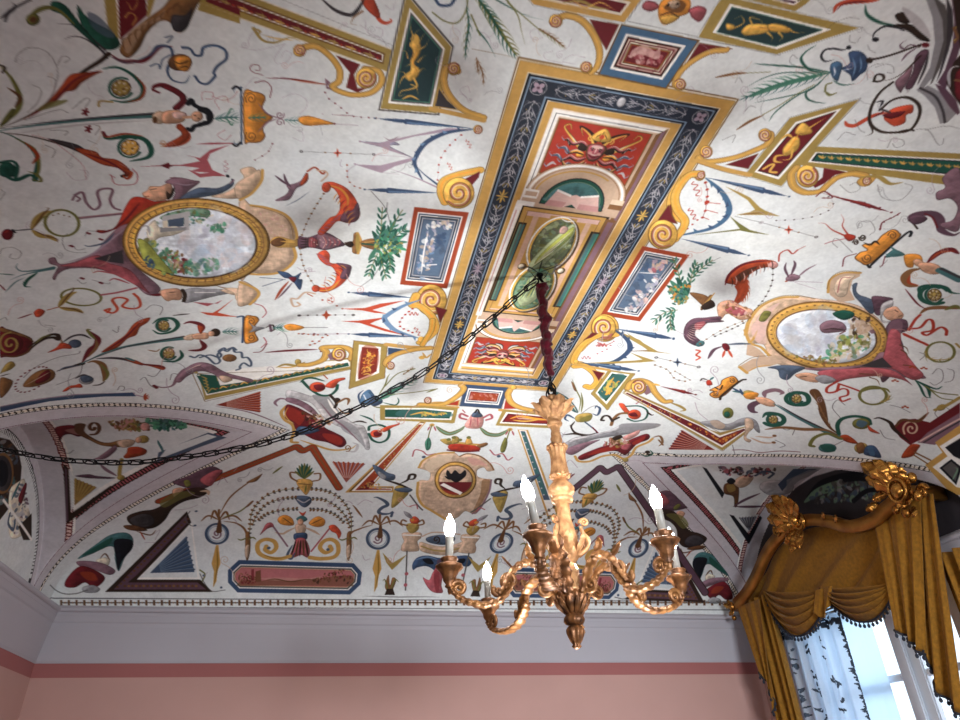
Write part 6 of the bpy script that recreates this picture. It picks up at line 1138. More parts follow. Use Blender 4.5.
    m = octave(14)*.045+octave(60)*.04+octave(240)*.05+octave(700)*.06
    img *= (1+m)[..., None]; img += (octave(40)*.012)[..., None]*np.array([1, .3, -1], np.float32)
    np.clip(img, 0, 1, out=img)
    # the mesh
    keep = P[..., 2] > ZS-.03
    f = keep[:-1, :-1] & keep[1:, :-1] & keep[:-1, 1:] & keep[1:, 1:]
    used = np.zeros((H, W), bool); used[:-1, :-1] |= f; used[1:, :-1] |= f; used[:-1, 1:] |= f; used[1:, 1:] |= f
    num = np.full((H, W), -1, np.int32); num[used] = np.arange(used.sum())
    co = P[used]*SC+np.array([0, 0, EYE])
    fi, fj = np.where(f); q = np.stack([num[fi, fj], num[fi+1, fj], num[fi+1, fj+1], num[fi, fj+1]], -1)
    me = bpy.data.meshes.new('ceiling'); nv = len(co); nf = len(q)
    me.vertices.add(nv); me.vertices.foreach_set('co', co.astype(np.float32).ravel())
    me.loops.add(nf*4); me.loops.foreach_set('vertex_index', q.astype(np.int32).ravel())
    me.polygons.add(nf); me.polygons.foreach_set('loop_start', np.arange(0, nf*4, 4, dtype=np.int32)); me.polygons.foreach_set('loop_total', np.full(nf, 4, np.int32))
    me.update(calc_edges=True)
    at = me.color_attributes.new('fresco', 'BYTE_COLOR', 'POINT')
    c4 = np.ones((nv, 4), np.float32); c4[:, :3] = img[used]; at.data.foreach_set('color_srgb', c4.ravel())
    o = bpy.data.objects.new('ceiling', me); bpy.context.scene.collection.objects.link(o); o['kind'] = 'structure'
    m_ = bpy.data.materials.new('fresco'); m_.use_nodes = True; nt = m_.node_tree; b = nt.nodes['Principled BSDF']
    a = nt.nodes.new('ShaderNodeVertexColor'); a.layer_name = 'fresco'; nt.links.new(a.outputs[0], b.inputs['Base Color']); b.inputs['Roughness'].default_value = .75; b.inputs['Specular IOR Level'].default_value = .2
    me.materials.append(m_)
    print('ceiling', nv, nf, W, H)
    return o
# ================================================================ the room and its furnishings (metres)
from mathutils import Matrix, Vector
GRID = .0015
sc = bpy.context.scene; COLL = sc.collection
rnd = random.Random(4)
def Wp(x, y, z): return Vector((x*SC, y*SC, z*SC+EYE))
def at(px, py, X):
    """the spot on the upright plane at distance X (m) to the right that the photograph shows there"""
    P = hitX(np.array([[px, py]], float), X/SC)[0]; return Vector((P[0]*SC, P[1]*SC, P[2]*SC+EYE))
# ---------------------------------------------------------------- materials
def mat(name, col, rough=.6, metal=0., nscale=0, namp=0., bump=0., col2=None, spec=.4, sheen=0., alpha=None, stretch=None):
    m = bpy.data.materials.new(name); m.use_nodes = True; nt = m.node_tree; b = nt.nodes['Principled BSDF']
    c = tuple((v/12.92 if v <= .04045 else ((v+.055)/1.055)**2.4) for v in rgb(col))
    b.inputs['Base Color'].default_value = (*c, 1); b.inputs['Roughness'].default_value = rough; b.inputs['Metallic'].default_value = metal; b.inputs['Specular IOR Level'].default_value = spec
    if sheen: b.inputs['Sheen Weight'].default_value = sheen
    if nscale:
        tc = nt.nodes.new('ShaderNodeTexCoord'); mp = nt.nodes.new('ShaderNodeMapping'); n = nt.nodes.new('ShaderNodeTexNoise'); n.inputs['Scale'].default_value = nscale; n.inputs['Detail'].default_value = 5
        nt.links.new(tc.outputs['Object'], mp.inputs['Vector']); nt.links.new(mp.outputs[0], n.inputs['Vector'])
        if stretch: mp.inputs['Scale'].default_value = stretch
        r = nt.nodes.new('ShaderNodeValToRGB'); r.color_ramp.elements[0].position = .3; r.color_ramp.elements[1].position = .7
        d = tuple((v/12.92 if v <= .04045 else ((v+.055)/1.055)**2.4) for v in rgb(col2)) if col2 else tuple(v*(1-namp) for v in c)
        r.color_ramp.elements[0].color = (*d, 1); r.color_ramp.elements[1].color = (*c, 1)
        nt.links.new(n.outputs[0], r.inputs[0]); nt.links.new(r.outputs[0], b.inputs['Base Color'])
        if bump:
            bp = nt.nodes.new('ShaderNodeBump'); bp.inputs['Strength'].default_value = bump; bp.inputs['Distance'].default_value = .01; nt.links.new(n.outputs[0], bp.inputs['Height']); nt.links.new(bp.outputs[0], b.inputs['Normal'])
    return m
def emit(name, col, s):
    m = bpy.data.materials.new(name); m.use_nodes = True; b = m.node_tree.nodes['Principled BSDF']; b.inputs['Base Color'].default_value = (.9, .9, .9, 1)
    b.inputs['Emission Color'].default_value = (*col, 1); b.inputs['Emission Strength'].default_value = s; return m
M = dict(
    plaster=mat('pale_plaster', 'b3aeb4', .8, 0, 3, .03), pink=mat('pink_wall_paint', 'bd948a', .85, 0, 3, .04), band=mat('dark_pink_band', 'a0625f', .85, 0, 3, .04),
    floor=mat('dark_parquet', '57504a', .5, 0, 3, .2), gilt=mat('lit_gilded_wood', 'd8a672', .45, .30, 26, .4, .5, '8e5c38', .5), giltm=mat('gilded_arm', '9a6a3c', .42, .42, 26, .4, .5, '573319', .5), giltd=mat('dark_gilded_wood', '8e5c34', .45, .5, 26, .4, .5, '3c2416', .5),  # stem gilding paled for the glare of the bulbs; arms and lower parts deeper
    leaf=mat('burnished_gilding', 'd29a4c', .24, .9, 14, .3, .3, '7e4d1e', .5), rail=mat('gilded_rail', 'b07a38', .34, .75, 9, .3, .15, '84541f', .5),
    velvet=mat('mustard_velvet', '97661c', .8, 0, 40, .18, .25, '7a5216', .2, .08), velvetr=mat('wine_velvet', '74132b', .8, 0, 30, .3, .4, '3c0a18', .2, .3),
    iron=mat('black_iron', '1c1b1c', .5, .6, 30, .3), cable=mat('black_flex', '141416', .55), candle=mat('ivory_candle_sleeve', '8f8a82', .4), 
    white=mat('white_window_paint', 'dfe8f2', .4, 0, 8, .04), bead=mat('dark_bobble', '232936', .7), braid=mat('dark_braid', '2b2a30', .8, 0, 60, .5), bulb=emit('lit_bulb', (1, .99, .97), 170),
    thread=mat('dark_embroidery', '3c4552', .8), stone=mat('outside_wall', 'd9d4cc', .8, 0, 4, .2))
def sheer(name, tr, ca=(.8, .85, .9, 1), cb=(.75, .85, .95, 1)):
    m = bpy.data.materials.new(name); m.use_nodes = True; nt = m.node_tree; nt.nodes.clear()
    o = nt.nodes.new('ShaderNodeOutputMaterial'); d = nt.nodes.new('ShaderNodeBsdfDiffuse'); t = nt.nodes.new('ShaderNodeBsdfTranslucent'); p = nt.nodes.new('ShaderNodeBsdfTransparent'); a = nt.nodes.new('ShaderNodeMixShader'); b = nt.nodes.new('ShaderNodeMixShader')
    tc = nt.nodes.new('ShaderNodeTexCoord'); n = nt.nodes.new('ShaderNodeTexNoise'); n.inputs['Scale'].default_value = 60; r = nt.nodes.new('ShaderNodeMapRange'); r.inputs[3].default_value = tr*.8; r.inputs[4].default_value = tr*1.2
    nt.links.new(tc.outputs['Object'], n.inputs['Vector']); nt.links.new(n.outputs[0], r.inputs[0])
    d.inputs[0].default_value = ca; t.inputs[0].default_value = cb
    nt.links.new(d.outputs[0], a.inputs[1]); nt.links.new(t.outputs[0], a.inputs[2]); a.inputs[0].default_value = .6
    nt.links.new(a.outputs[0], b.inputs[1]); nt.links.new(p.outputs[0], b.inputs[2]); nt.links.new(r.outputs[0], b.inputs[0]); nt.links.new(b.outputs[0], o.inputs[0]); return m
M['sheer'] = sheer('sheer_voile', .18); M['blind'] = sheer('blind_cloth', .02, (.6, .72, .85, 1), (.38, .50, .62, 1))
def glass():
    m = bpy.data.materials.new('window_glass'); m.use_nodes = True; nt = m.node_tree; nt.nodes.clear(); o = nt.nodes.new('ShaderNodeOutputMaterial'); g = nt.nodes.new('ShaderNodeBsdfGlossy'); g.inputs['Roughness'].default_value = .03; p = nt.nodes.new('ShaderNodeBsdfTransparent'); a = nt.nodes.new('ShaderNodeMixShader'); a.inputs[0].default_value = .05
    nt.links.new(p.outputs[0], a.inputs[1]); nt.links.new(g.outputs[0], a.inputs[2]); nt.links.new(a.outputs[0], o.inputs[0]); return m
M['glass'] = glass()
# ---------------------------------------------------------------- mesh helpers
def obj(name, bm, m, parent=None, smooth=True, kind=None):
    me = bpy.data.meshes.new(name); bmesh.ops.recalc_face_normals(bm, faces=bm.faces); bm.to_mesh(me); bm.free()
    if smooth: me.polygons.foreach_set('use_smooth', [True]*len(me.polygons))
    for q in (m if isinstance(m, (list, tuple)) else [m]): me.materials.append(q)
    o = bpy.data.objects.new(name, me); COLL.objects.link(o)
    if parent:
        o.parent = parent; o.matrix_parent_inverse = Matrix.Translation(-Vector(parent.location)) if parent.type == 'EMPTY' else Matrix.Identity(4)
        if parent.type != 'EMPTY' and parent.parent: pass
    if kind: o['kind'] = kind
    return o
def thing(name, label, cat, loc, group=None):
    e = bpy.data.objects.new(name, None); COLL.objects.link(e); e.location = loc; e.empty_display_size = .05; e['label'] = label; e['category'] = cat
    if group: e['group'] = group
    return e
def tag(o, label, cat, group=None):
    o['label'] = label; o['category'] = cat
    if group: o['group'] = group
    return o
def box(bm, a, b):
    vs = [bm.verts.new((x, y, z)) for x in (a[0], b[0]) for y in (a[1], b[1]) for z in (a[2], b[2])]
    for f in ((0, 1, 3, 2), (4, 6, 7, 5), (0, 4, 5, 1), (2, 3, 7, 6), (0, 2, 6, 4), (1, 5, 7, 3)): bm.faces.new([vs[i] for i in f])
def bevbox(bm, a, b, w=.006):
    t = bmesh.new(); box(t, a, b); bmesh.ops.bevel(t, geom=t.edges[:], offset=w, segments=2, affect='EDGES'); merge(bm, t)
def merge(bm, t):
    me = bpy.data.meshes.new('tmp'); t.to_mesh(me); t.free(); bm.from_mesh(me); bpy.data.meshes.remove(me)
def lathe(bm, prof_, cx, cy, n=28, flutes=0, fl=0., twist=0.):
    rings = []
    for i, (r, z) in enumerate(prof_):
        ring = []
        for k in range(n):
            a = 2*math.pi*k/n; rr = r*(1+fl*math.cos(flutes*(a+twist*z))) if flutes else r
            ring.append(bm.verts.new((cx+rr*math.cos(a), cy+rr*math.sin(a), z)))
        rings.append(ring)
    for a, b in zip(rings, rings[1:]):
        for k in range(n): bm.faces.new((a[k], a[(k+1) % n], b[(k+1) % n], b[k]))
    bm.faces.new(rings[0]); bm.faces.new(rings[-1][::-1])
def spline(pts, n=8):
    P = [Vector(p) for p in pts]; P = [2*P[0]-P[1]]+P+[2*P[-1]-P[-2]]; out = []
    for i in range(1, len(P)-2):
        for k in range(n):
            t = k/n; a, b, c, d = P[i-1:i+3]
            out.append(.5*((2*b)+(c-a)*t+(2*a-5*b+4*c-d)*t*t+(-a+3*b-3*c+d)*t**3))
    out.append(P[-2]); return out
def sweep(bm, path, sect, up, closed_ends=True):
    """sect(i, t) -> list of (side, up) offsets; path = points; up = reference up"""
    rings = []; N = len(path); up = Vector(up)
    for i, p in enumerate(path):
        d = (path[min(i+1, N-1)]-path[max(i-1, 0)]).normalized(); s = d.cross(up)
        if s.length < 1e-5: s = d.cross(Vector((.3, .9, .1)))
        s.normalize(); u = s.cross(d).normalized()
        rings.append([bm.verts.new(p+s*a+u*b) for a, b in sect(i, i/(N-1))])
    for a, b in zip(rings, rings[1:]):
        n = len(a)
        for k in range(n): bm.faces.new((a[k], a[(k+1) % n], b[(k+1) % n], b[k]))
    if closed_ends: bm.faces.new(rings[0]); bm.faces.new(rings[-1][::-1])
def tube(bm, path, r, n=10, up=(0, 0, 1)):
    f = r if callable(r) else (lambda t: r)
    sweep(bm, path, lambda i, t: [(f(t)*math.cos(2*math.pi*k/n), f(t)*math.sin(2*math.pi*k/n)) for k in range(n)], up)
def ball(bm, c, r, sx=1, sy=1, sz=1, seg=12):
    t = bmesh.new(); bmesh.ops.create_uvsphere(t, u_segments=seg, v_segments=max(6, seg*2//3), radius=r); bmesh.ops.scale(t, vec=(sx, sy, sz), verts=t.verts); bmesh.ops.translate(t, vec=c, verts=t.verts); merge(bm, t)
def acanthus(bm, o, d, nrm, L, w, curl=.5, lobes=4, thick=.25, bend=0.):
    """a carved leaf from o along d, bulging to nrm, its tip curling outwards"""
    d = Vector(d).normalized(); nrm = Vector(nrm).normalized(); s = d.cross(nrm).normalized(); nu, nv = 14, 9; g = []
    for i in range(nu+1):
        t = i/nu; wid = w*(math.sin(math.pi*min(1, .12+.9*t))**.7)*(1-.28*abs(math.sin(lobes*math.pi*t)))
        c = Vector(o)+d*L*(t-curl*.35*t**4)+nrm*L*(.20*math.sin(math.pi*t*.9)+curl*.45*t**3)+s*bend*L*t*t
        g.append([])
        for j in range(nv):
            q = (j/(nv-1)-.5)*2
            g[-1].append(bm.verts.new(c+s*wid*q*.5+nrm*(wid*thick*(1-q*q)-.10*wid*abs(math.sin(3*math.pi*q))*(.3+t))))
    back = []
    for i in range(nu): 
        for j in range(nv-1): bm.faces.new((g[i][j], g[i+1][j], g[i+1][j+1], g[i][j+1]))
    b2 = [[bm.verts.new(v.co-nrm*w*.12*(1-abs(j/(nv-1)-.5)*1.6)) for j, v in enumerate(r)] for r in g]
    for i in range(nu):
        for j in range(nv-1): bm.faces.new((b2[i][j], b2[i][j+1], b2[i+1][j+1], b2[i+1][j]))
    for i in range(nu):
        bm.faces.new((g[i][0], b2[i][0], b2[i+1][0], g[i+1][0])); bm.faces.new((g[i][-1], g[i+1][-1], b2[i+1][-1], b2[i][-1]))
    for j in range(nv-1):
        bm.faces.new((g[0][j], g[0][j+1], b2[0][j+1], b2[0][j])); bm.faces.new((g[-1][j], b2[-1][j], b2[-1][j+1], g[-1][j+1]))
def volute3(bm, c, ax, e1, e2, r0, r1, a0, turns, th, n=30):
    c = Vector(c); e1 = Vector(e1); e2 = Vector(e2); path = []
    for i in range(n+1):
        t = i/n; a = a0+turns*2*math.pi*t; r = r0+(r1-r0)*t; path.append(c+e1*r*math.cos(a)+e2*r*math.sin(a)+Vector(ax)*th*.5*(1-t)*0)
    sweep(bm, path, lambda i, t: [(th*(1-.45*t)*1.1*math.cos(2*math.pi*k/10), th*(1-.45*t)*math.sin(2*math.pi*k/10)) for k in range(10)], ax)
    ball(bm, path[-1], th*.9, seg=10)
# ---------------------------------------------------------------- room shell
X0, X1, Y0, Y1 = -.9*SC, 1.783*SC, -.353*SC, 2.715*SC
ZC = EYE+.386*SC; ZB = ZC-.105; ZT = EYE+.5435*SC; INS = .038*SC
build_ceiling()
bm = bmesh.new(); bm.faces.new([bm.verts.new(p) for p in ((X0-.3, Y0-.3, 0), (X1+.5, Y0-.3, 0), (X1+.5, Y1+.3, 0), (X0-.3, Y1+.3, 0))]); obj('floor', bm, M['floor'], smooth=False, kind='structure')
WY0, WY1, WZ0, WZ1 = 4.02, 5.86, .85, 3.02      # the window opening
NX0, NX1 = 1.1, 2.8                               # an unseen opening behind the eye, added to let in light
def wall(name, ax, pos, a0, a1, holes=(), th=.45, sgn=1):
    """a wall of blocks around its openings: pink field, darker band below the cornice"""
    bm = bmesh.new()
    def blk(u0, u1, z0, z1, mi):
        n0 = len(bm.faces)
        lo, hi = (pos, pos+th*sgn) if sgn > 0 else (pos-th, pos)
        if ax == 'x': box(bm, (lo, u0, z0), (hi, u1, z1))
        else: box(bm, (u0, lo, z0), (u1, hi, z1))
        bm.faces.ensure_lookup_table()
        for f in bm.faces[n0:]: f.material_index = mi
    us = sorted([a0, a1]+[h for q in holes for h in q[:2]])
    for u0, u1 in zip(us, us[1:]):
        h = [q for q in holes if q[0] <= u0+1e-6 and q[1] >= u1-1e-6]
        if h:
            z0, z1 = h[0][2:]
            if z0 > 0: blk(u0, u1, 0, z0, 0)
            if z1 < ZB: blk(u0, u1, z1, ZB, 0); blk(u0, u1, ZB, ZC, 1)
            blk(u0, u1, max(z1, ZC), max(ZT+.3, z1+.05), 2)
        else:
            blk(u0, u1, 0, ZB, 0); blk(u0, u1, ZB, ZC, 1); blk(u0, u1, ZC, ZT+.3, 2)
    return obj(name, bm, [M['pink'], M['band'], M['plaster']], smooth=False, kind='structure')
wall('wall_far', 'y', Y1, X0-.45, X1+.45)
wall('wall_near', 'y', Y0, X0-.45, X1+.45, holes=[(NX0, NX1, WZ0, 2.36)], sgn=-1)
wall('wall_left', 'x', X0, Y0, Y1, sgn=-1)
wall('wall_right', 'x', X1, Y0, Y1, holes=[(WY0, WY1, WZ0, WZ1)])
# the coved frieze with its roll moulding, mitred round the four walls
def cornice(name, segs):
    pf = [(0, ZC), (.004, ZC), (.012, ZC+.02)]
    for k in range(9): t = k/8; pf.append((.012+(INS-.014)*(.72*t+.28*t*t), ZC+.02+(ZT-ZC-.05)*t))
    pf.insert(-2, (pf[-3][0]+.003, pf[-2][1]-.012))
    pf += [(INS, ZT-.028), (INS+.004, ZT-.006)]
    for k in range(9): a = -math.pi/2+math.pi*k/8; pf.append((INS+.006+.022*math.cos(a), ZT+.018+.020*math.sin(a)))
    pf += [(INS+.004, ZT+.042), (INS-.02, ZT+.06)]
    bm = bmesh.new()
    for fr in segs:
        rings = []
        for end in (0, 1):
            rings.append([bm.verts.new(fr(end, o, z)) for o, z in pf])
        for k in range(len(pf)-1): bm.faces.new((rings[0][k], rings[1][k], rings[1][k+1], rings[0][k+1]))
    return obj(name, bm, M['plaster'], smooth=False, kind='structure')
sx = {0: X0, 1: X1}
cornice('trim_1', [lambda e, o, z: ((X0+o) if e == 0 else (X1-o), Y1-o, z)])
cornice('trim_2', [lambda e, o, z: (X0+o, (Y0+o) if e == 0 else (Y1-o), z)])
cornice('trim_3', [lambda e, o, z: (X1-o, (Y0+o) if e == 0 else WY0, z), lambda e, o, z: (X1-o, WY1 if e == 0 else (Y1-o), z)])
cornice('trim_4', [lambda e, o, z: ((X0+o) if e == 0 else (X1-o), Y0+o, z)])
# ---------------------------------------------------------------- window
def window(name, y0, y1, seen):
    X = X1+.10; bm = bmesh.new()
    for a, b in (((X, y0, WZ0), (X+.07, y0+.07, WZ1)), ((X, y1-.07, WZ0), (X+.07, y1, WZ1)), ((X, y0+.07, WZ1-.08), (X+.07, y1-.07, WZ1)), ((X, y0+.07, WZ0), (X+.07, y1-.07, WZ0+.07))): bevbox(bm, a, b)
    w = obj(name, bm, M['white'], smooth=False, kind='structure')
    ym = (y0+y1)/2-.22 if seen else (y0+y1)/2
    for (a, b) in ((y0+.07, ym), (ym, y1-.07)):
        bm = bmesh.new(); z0, z1 = WZ0+.07, WZ1-.08
        for p, q in (((X-.03, a, z0), (X+.03, a+.12, z1)), ((X-.03, b-.12, z0), (X+.03, b, z1)), ((X-.03, a+.12, z1-.10), (X+.03, b-.12, z1)), ((X-.03, a+.12, z0), (X+.03, b-.12, z0+.12))): bevbox(bm, p, q, .012)
        for z in (1.50, 2.06, 2.62): bevbox(bm, (X-.02, a+.12, z), (X+.02, b-.12, z+.05), .008)
        s = obj('window_sash', bm, M['white'], w, smooth=False); s.parent = w
        bm = bmesh.new(); box(bm, (X-.003, a+.1, z0+.1), (X+.003, b-.1, z1-.08)); g = obj('window_pane', bm, M['glass'], w, smooth=False)
    if seen:
        bm = bmesh.new(); bevbox(bm, (X-.06, ym-.03, WZ0+.07), (X-.03, ym+.03, WZ1-.08), .012); obj('cover_strip', bm, M['white'], w, smooth=False)
    return w
window('window_1', WY0, WY1, True)
# a white blind drawn over the far casement
bm = bmesh.new(); ny = 30
for k in range(ny+1):
    y = 4.93+(5.72-4.93)*k/ny
    bm.verts.new((X1+.035+.003*math.sin(k*1.7), y, WZ0+.05)); bm.verts.new((X1+.035+.003*math.sin(k*1.7), y, WZ1-.06))
bm.verts.ensure_lookup_table()
for k in range(ny): bm.faces.new([bm.verts[i] for i in (2*k, 2*k+1, 2*k+3, 2*k+2)])
tag(obj('window_blind', bm, M['blind']), 'plain white blind drawn over the window pane beside the embroidered voile', 'blind')
# ---------------------------------------------------------------- chandelier
AXX, AXY = .436*SC, 1.181*SC
ch = thing('chandelier', 'gilded carved wood chandelier with six scrolled arms and lit candle bulbs', 'chandelier', (AXX, AXY, 1.95))
E1 = Vector((1, 0, 0)); E2 = Vector((0, 1, 0)); EZ = Vector((0, 0, 1))
def axp(r, a, z): return Vector((AXX+r*math.cos(a), AXY+r*math.sin(a), z))
# crown: turned core with a ring of curled leaves
bm = bmesh.new(); lathe(bm, [(.006, 3.135), (.02, 3.13), (.04, 3.10), (.042, 3.06), (.034, 3.02), (.03, 3.0)], AXX, AXY, 24, 8, .08)
for k in range(8):
    a = k*math.pi/4; rd = Vector((math.cos(a), math.sin(a), 0)); acanthus(bm, axp(.028, a, 3.01), EZ+rd*.42, rd, .115, .062, 1.0, 2, .35)
for k in range(8):
    a = (k+.5)*math.pi/4; rd = Vector((math.cos(a), math.sin(a), 0)); acanthus(bm, axp(.028, a, 3.0), EZ+rd*.3, rd, .085, .046, .9, 2, .35); ball(bm, axp(.068, a, 3.085), .016)
lathe(bm, [(.026, 2.962), (.036, 2.968), (.038, 2.976), (.034, 2.984), (.030, 2.99), (.037, 2.998), (.036, 3.008), (.028, 3.012)], AXX, AXY)
obj('crown', bm, M['gilt'], ch)
bm = bmesh.new(); lathe(bm, [(.024, 2.86)]+[(.0235+.003*math.sin(k*.6), 2.86+.01*k) for k in range(1, 11)]+[(.024, 2.965)], AXX, AXY, 40, 5, .12, 45)
obj('twisted_stem', bm, M['gilt'], ch)
bm = bmesh.new(); lathe(bm, [(.024, 2.85), (.042, 2.855), (.045, 2.845), (.041, 2.835), (.036, 2.82), (.034, 2.79), (.037, 2.75), (.042, 2.72), (.044, 2.70), (.036, 2.69), (.024, 2.688)], AXX, AXY, 48, 12, .07)
for k in range(12):
    a = k*math.pi/6; ball(bm, axp(.042, a, 2.85), .011); ball(bm, axp(.042, a, 2.705), .010)
obj('fluted_vase', bm, M['gilt'], ch)
bm = bmesh.new(); lathe(bm, [(.024, 2.69), (.03, 2.685), (.036, 2.675), (.05, 2.66), (.06, 2.642), (.059, 2.622), (.048, 2.61), (.04, 2.603), (.048, 2.597), (.05, 2.588), (.046, 2.578), (.034, 2.572), (.03, 2.565)], AXX, AXY, 40, 14, .03)
obj('turned_knop', bm, M['gilt'], ch)
bm = bmesh.new(); lathe(bm, [(.03, 2.57), (.028, 2.54), (.031, 2.5), (.038, 2.46), (.046, 2.42), (.053, 2.38), (.056, 2.355), (.05, 2.33), (.036, 2.312), (.03, 2.30)], AXX, AXY, 48, 7, .09, 9)
for k in range(7):
    a = k*2*math.pi/7; rd = Vector((math.cos(a), math.sin(a), 0)); acanthus(bm, axp(.036, a, 2.325), EZ+rd*.3, rd, .12, .05, .35, 3)
obj('leafed_baluster', bm, M['gilt'], ch)
for k in range(3):
    a = math.radians(-20+120*k); rd = Vector((math.cos(a), math.sin(a), 0)); tg = Vector((-math.sin(a), math.cos(a), 0)); bm = bmesh.new()
    tube(bm, spline([axp(.045, a, 2.33), axp(.085, a, 2.36), axp(.095, a, 2.40), axp(.075, a, 2.43), axp(.07, a, 2.46)]), lambda t: .012*(1-.3*t), up=tg); volute3(bm, axp(.085, a, 2.475), tg, rd, EZ, .02, .004, math.pi, -1.2, .008); obj('side_scroll', bm, M['gilt'], ch)
bm = bmesh.new(); lathe(bm, [(.03, 2.31), (.027, 2.295), (.03, 2.28), (.042, 2.268), (.042, 2.20), (.05, 2.195), (.052, 2.185), (.046, 2.178)], AXX, AXY, 36, 12, .02)
obj('drum', bm, M['gilt'], ch)
bm = bmesh.new(); lathe(bm, [(.046, 2.185), (.062, 2.179), (.066, 2.164), (.06, 2.139), (.046, 2.105), (.034, 2.093), (.03, 2.087)], AXX, AXY, 48, 12, .08)
for k in range(12):
    a = k*math.pi/6; rd = Vector((math.cos(a), math.sin(a), 0)); acanthus(bm, axp(.034, a, 2.092), EZ+rd*.45, rd, .075, .03, .3, 2)
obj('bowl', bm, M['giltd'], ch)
bm = bmesh.new(); lathe(bm, [(.028, 2.093), (.034, 2.085), (.042, 2.073), (.044, 2.063), (.036, 2.051), (.024, 2.046)], AXX, AXY, 40, 10, .06)
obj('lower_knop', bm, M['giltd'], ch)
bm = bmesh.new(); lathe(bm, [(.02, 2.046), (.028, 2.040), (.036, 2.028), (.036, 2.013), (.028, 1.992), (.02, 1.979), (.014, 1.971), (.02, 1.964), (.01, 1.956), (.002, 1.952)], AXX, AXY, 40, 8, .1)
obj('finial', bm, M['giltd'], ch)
# the arms: each bulb stands where its candle is seen
bulbs = [(449, 526), (487, 572), (574, 574), (672, 540), (657, 498), (534, 491)]
for k, (bx, by) in enumerate(bulbs):
    d = ray(np.array([[bx, by]], float))[0]; t = (2.475-EYE)/d[2]; P = Vector((d[0]*t, d[1]*t, 0)); v = P-Vector((AXX, AXY, 0)); R = v.length; a = math.atan2(v.y, v.x); f = R/.52
    rd = Vector((math.cos(a), math.sin(a), 0)); tg = Vector((-math.sin(a), math.cos(a), 0)); Q = lambda r, z: axp(r*f, a, z)
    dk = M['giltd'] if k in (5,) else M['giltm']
    bm = bmesh.new()
    inner = spline([Q(.055, 2.15), Q(.075, 2.185), Q(.105, 2.255), Q(.155, 2.305), Q(.21, 2.30), Q(.255, 2.265), Q(.285, 2.215), Q(.31, 2.175)], 7)
    outer = spline([Q(.25, 2.225), Q(.27, 2.19), Q(.31, 2.152), Q(.37, 2.135), Q(.43, 2.145), Q(.475, 2.165), Q(.505, 2.19), Q(.517, 2.215)], 7)
    def sect(w):
        def s(i, t):
            e = w*(.65+.35*math.sin(math.pi*min(1, t*1.15)))*(1+.17*math.sin(i*1.55)); return [(e*.62*math.cos(q), e*1.15*math.sin(q)*(1+.2*math.cos(3*q))) for q in [2*math.pi*j/14 for j in range(14)]]
        return s
    sweep(bm, inner, sect(.026), tg); sweep(bm, outer, sect(.023), tg)
    volute3(bm, Q(.115, 2.195), tg, rd, EZ, .032, .006, 2.6, 1.3, .012); volute3(bm, Q(.262, 2.232), tg, rd, EZ, .034, .006, -1.2, 1.4, .013); volute3(bm, Q(.482, 2.205), tg, rd, EZ, .036, .006, -.6, 1.5, .012); volute3(bm, Q(.315, 2.19), tg, rd, EZ, .022, .005, 1., -1.2, .010)
    acanthus(bm, Q(.16, 2.318), EZ*1.+rd*.25, tg, .075, .05, .2, 3); acanthus(bm, Q(.235, 2.275), EZ*.8+rd*.5, EZ*.4+rd, .08, .045, .5, 3)
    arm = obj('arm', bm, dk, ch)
    c = Q(.52, 0); px_, py_ = c.x, c.y; lean = (Vector((.10, .02, 0)) if k == 5 else Vector((rnd.uniform(-.03, .03), rnd.uniform(-.03, .03), 0)))
    def tilt(bm_):
        for v in bm_.verts: v.co += lean*max(0, v.co.z-2.33)*-2.
        return bm_
    bm = bmesh.new(); lathe(bm, [(.010, 2.205), (.020, 2.212), (.015, 2.222), (.026, 2.235), (.030, 2.255), (.040, 2.275), (.056, 2.288), (.060, 2.296), (.054, 2.304), (.036, 2.309), (.032, 2.318), (.038, 2.326), (.036, 2.334), (.022, 2.338)], px_, py_, 30, 10, .04); obj('candle_cup', bm, M['giltd'], arm)
    bm = bmesh.new(); lathe(bm, [(.0175, 2.332), (.0175, 2.425), (.0165, 2.43)], px_, py_, 20); obj('candle_sleeve', tilt(bm), M['candle'], arm)
    bm = bmesh.new(); lathe(bm, [(.011, 2.428), (.015, 2.434), (.0215, 2.447), (.0245, 2.463), (.0225, 2.483), (.0165, 2.503), (.009, 2.519), (.004, 2.530), (.001, 2.535)], px_, py_, 20); obj('flame_bulb', tilt(bm), M['bulb'], arm)
# suspension
bm = bmesh.new()
for z in (3.155, 3.185): 
    p = [Vector((AXX+.018*math.cos(q)*(1 if z < 3.17 else .6), AXY+.014*math.cos(q)*(0 if z < 3.17 else 1), z+.024*math.sin(q))) for q in [2*math.pi*j/20 for j in range(21)]]; tube(bm, p, .005, 8, (.3, .2, .9))
tube(bm, [Vector((AXX, AXY, 3.12)), Vector((AXX, AXY, 3.14))], .007); tube(bm, [Vector((AXX, AXY, 3.20)), Vector((AXX+.001, AXY, 3.243))], .006)
for k in range(3): tube(bm, spline([(AXX, AXY, 3.215), (AXX+.022*math.cos(k*2.1), AXY+.022*math.sin(k*2.1), 3.18), (AXX+.028*math.cos(k*2.1+.5), AXY+.028*math.sin(k*2.1+.5), 3.14), (AXX+.02*math.cos(k*2.1), AXY+.02*math.sin(k*2.1), 3.115)]), .0035, 6)
obj('hanging_loop', bm, M['iron'], ch)
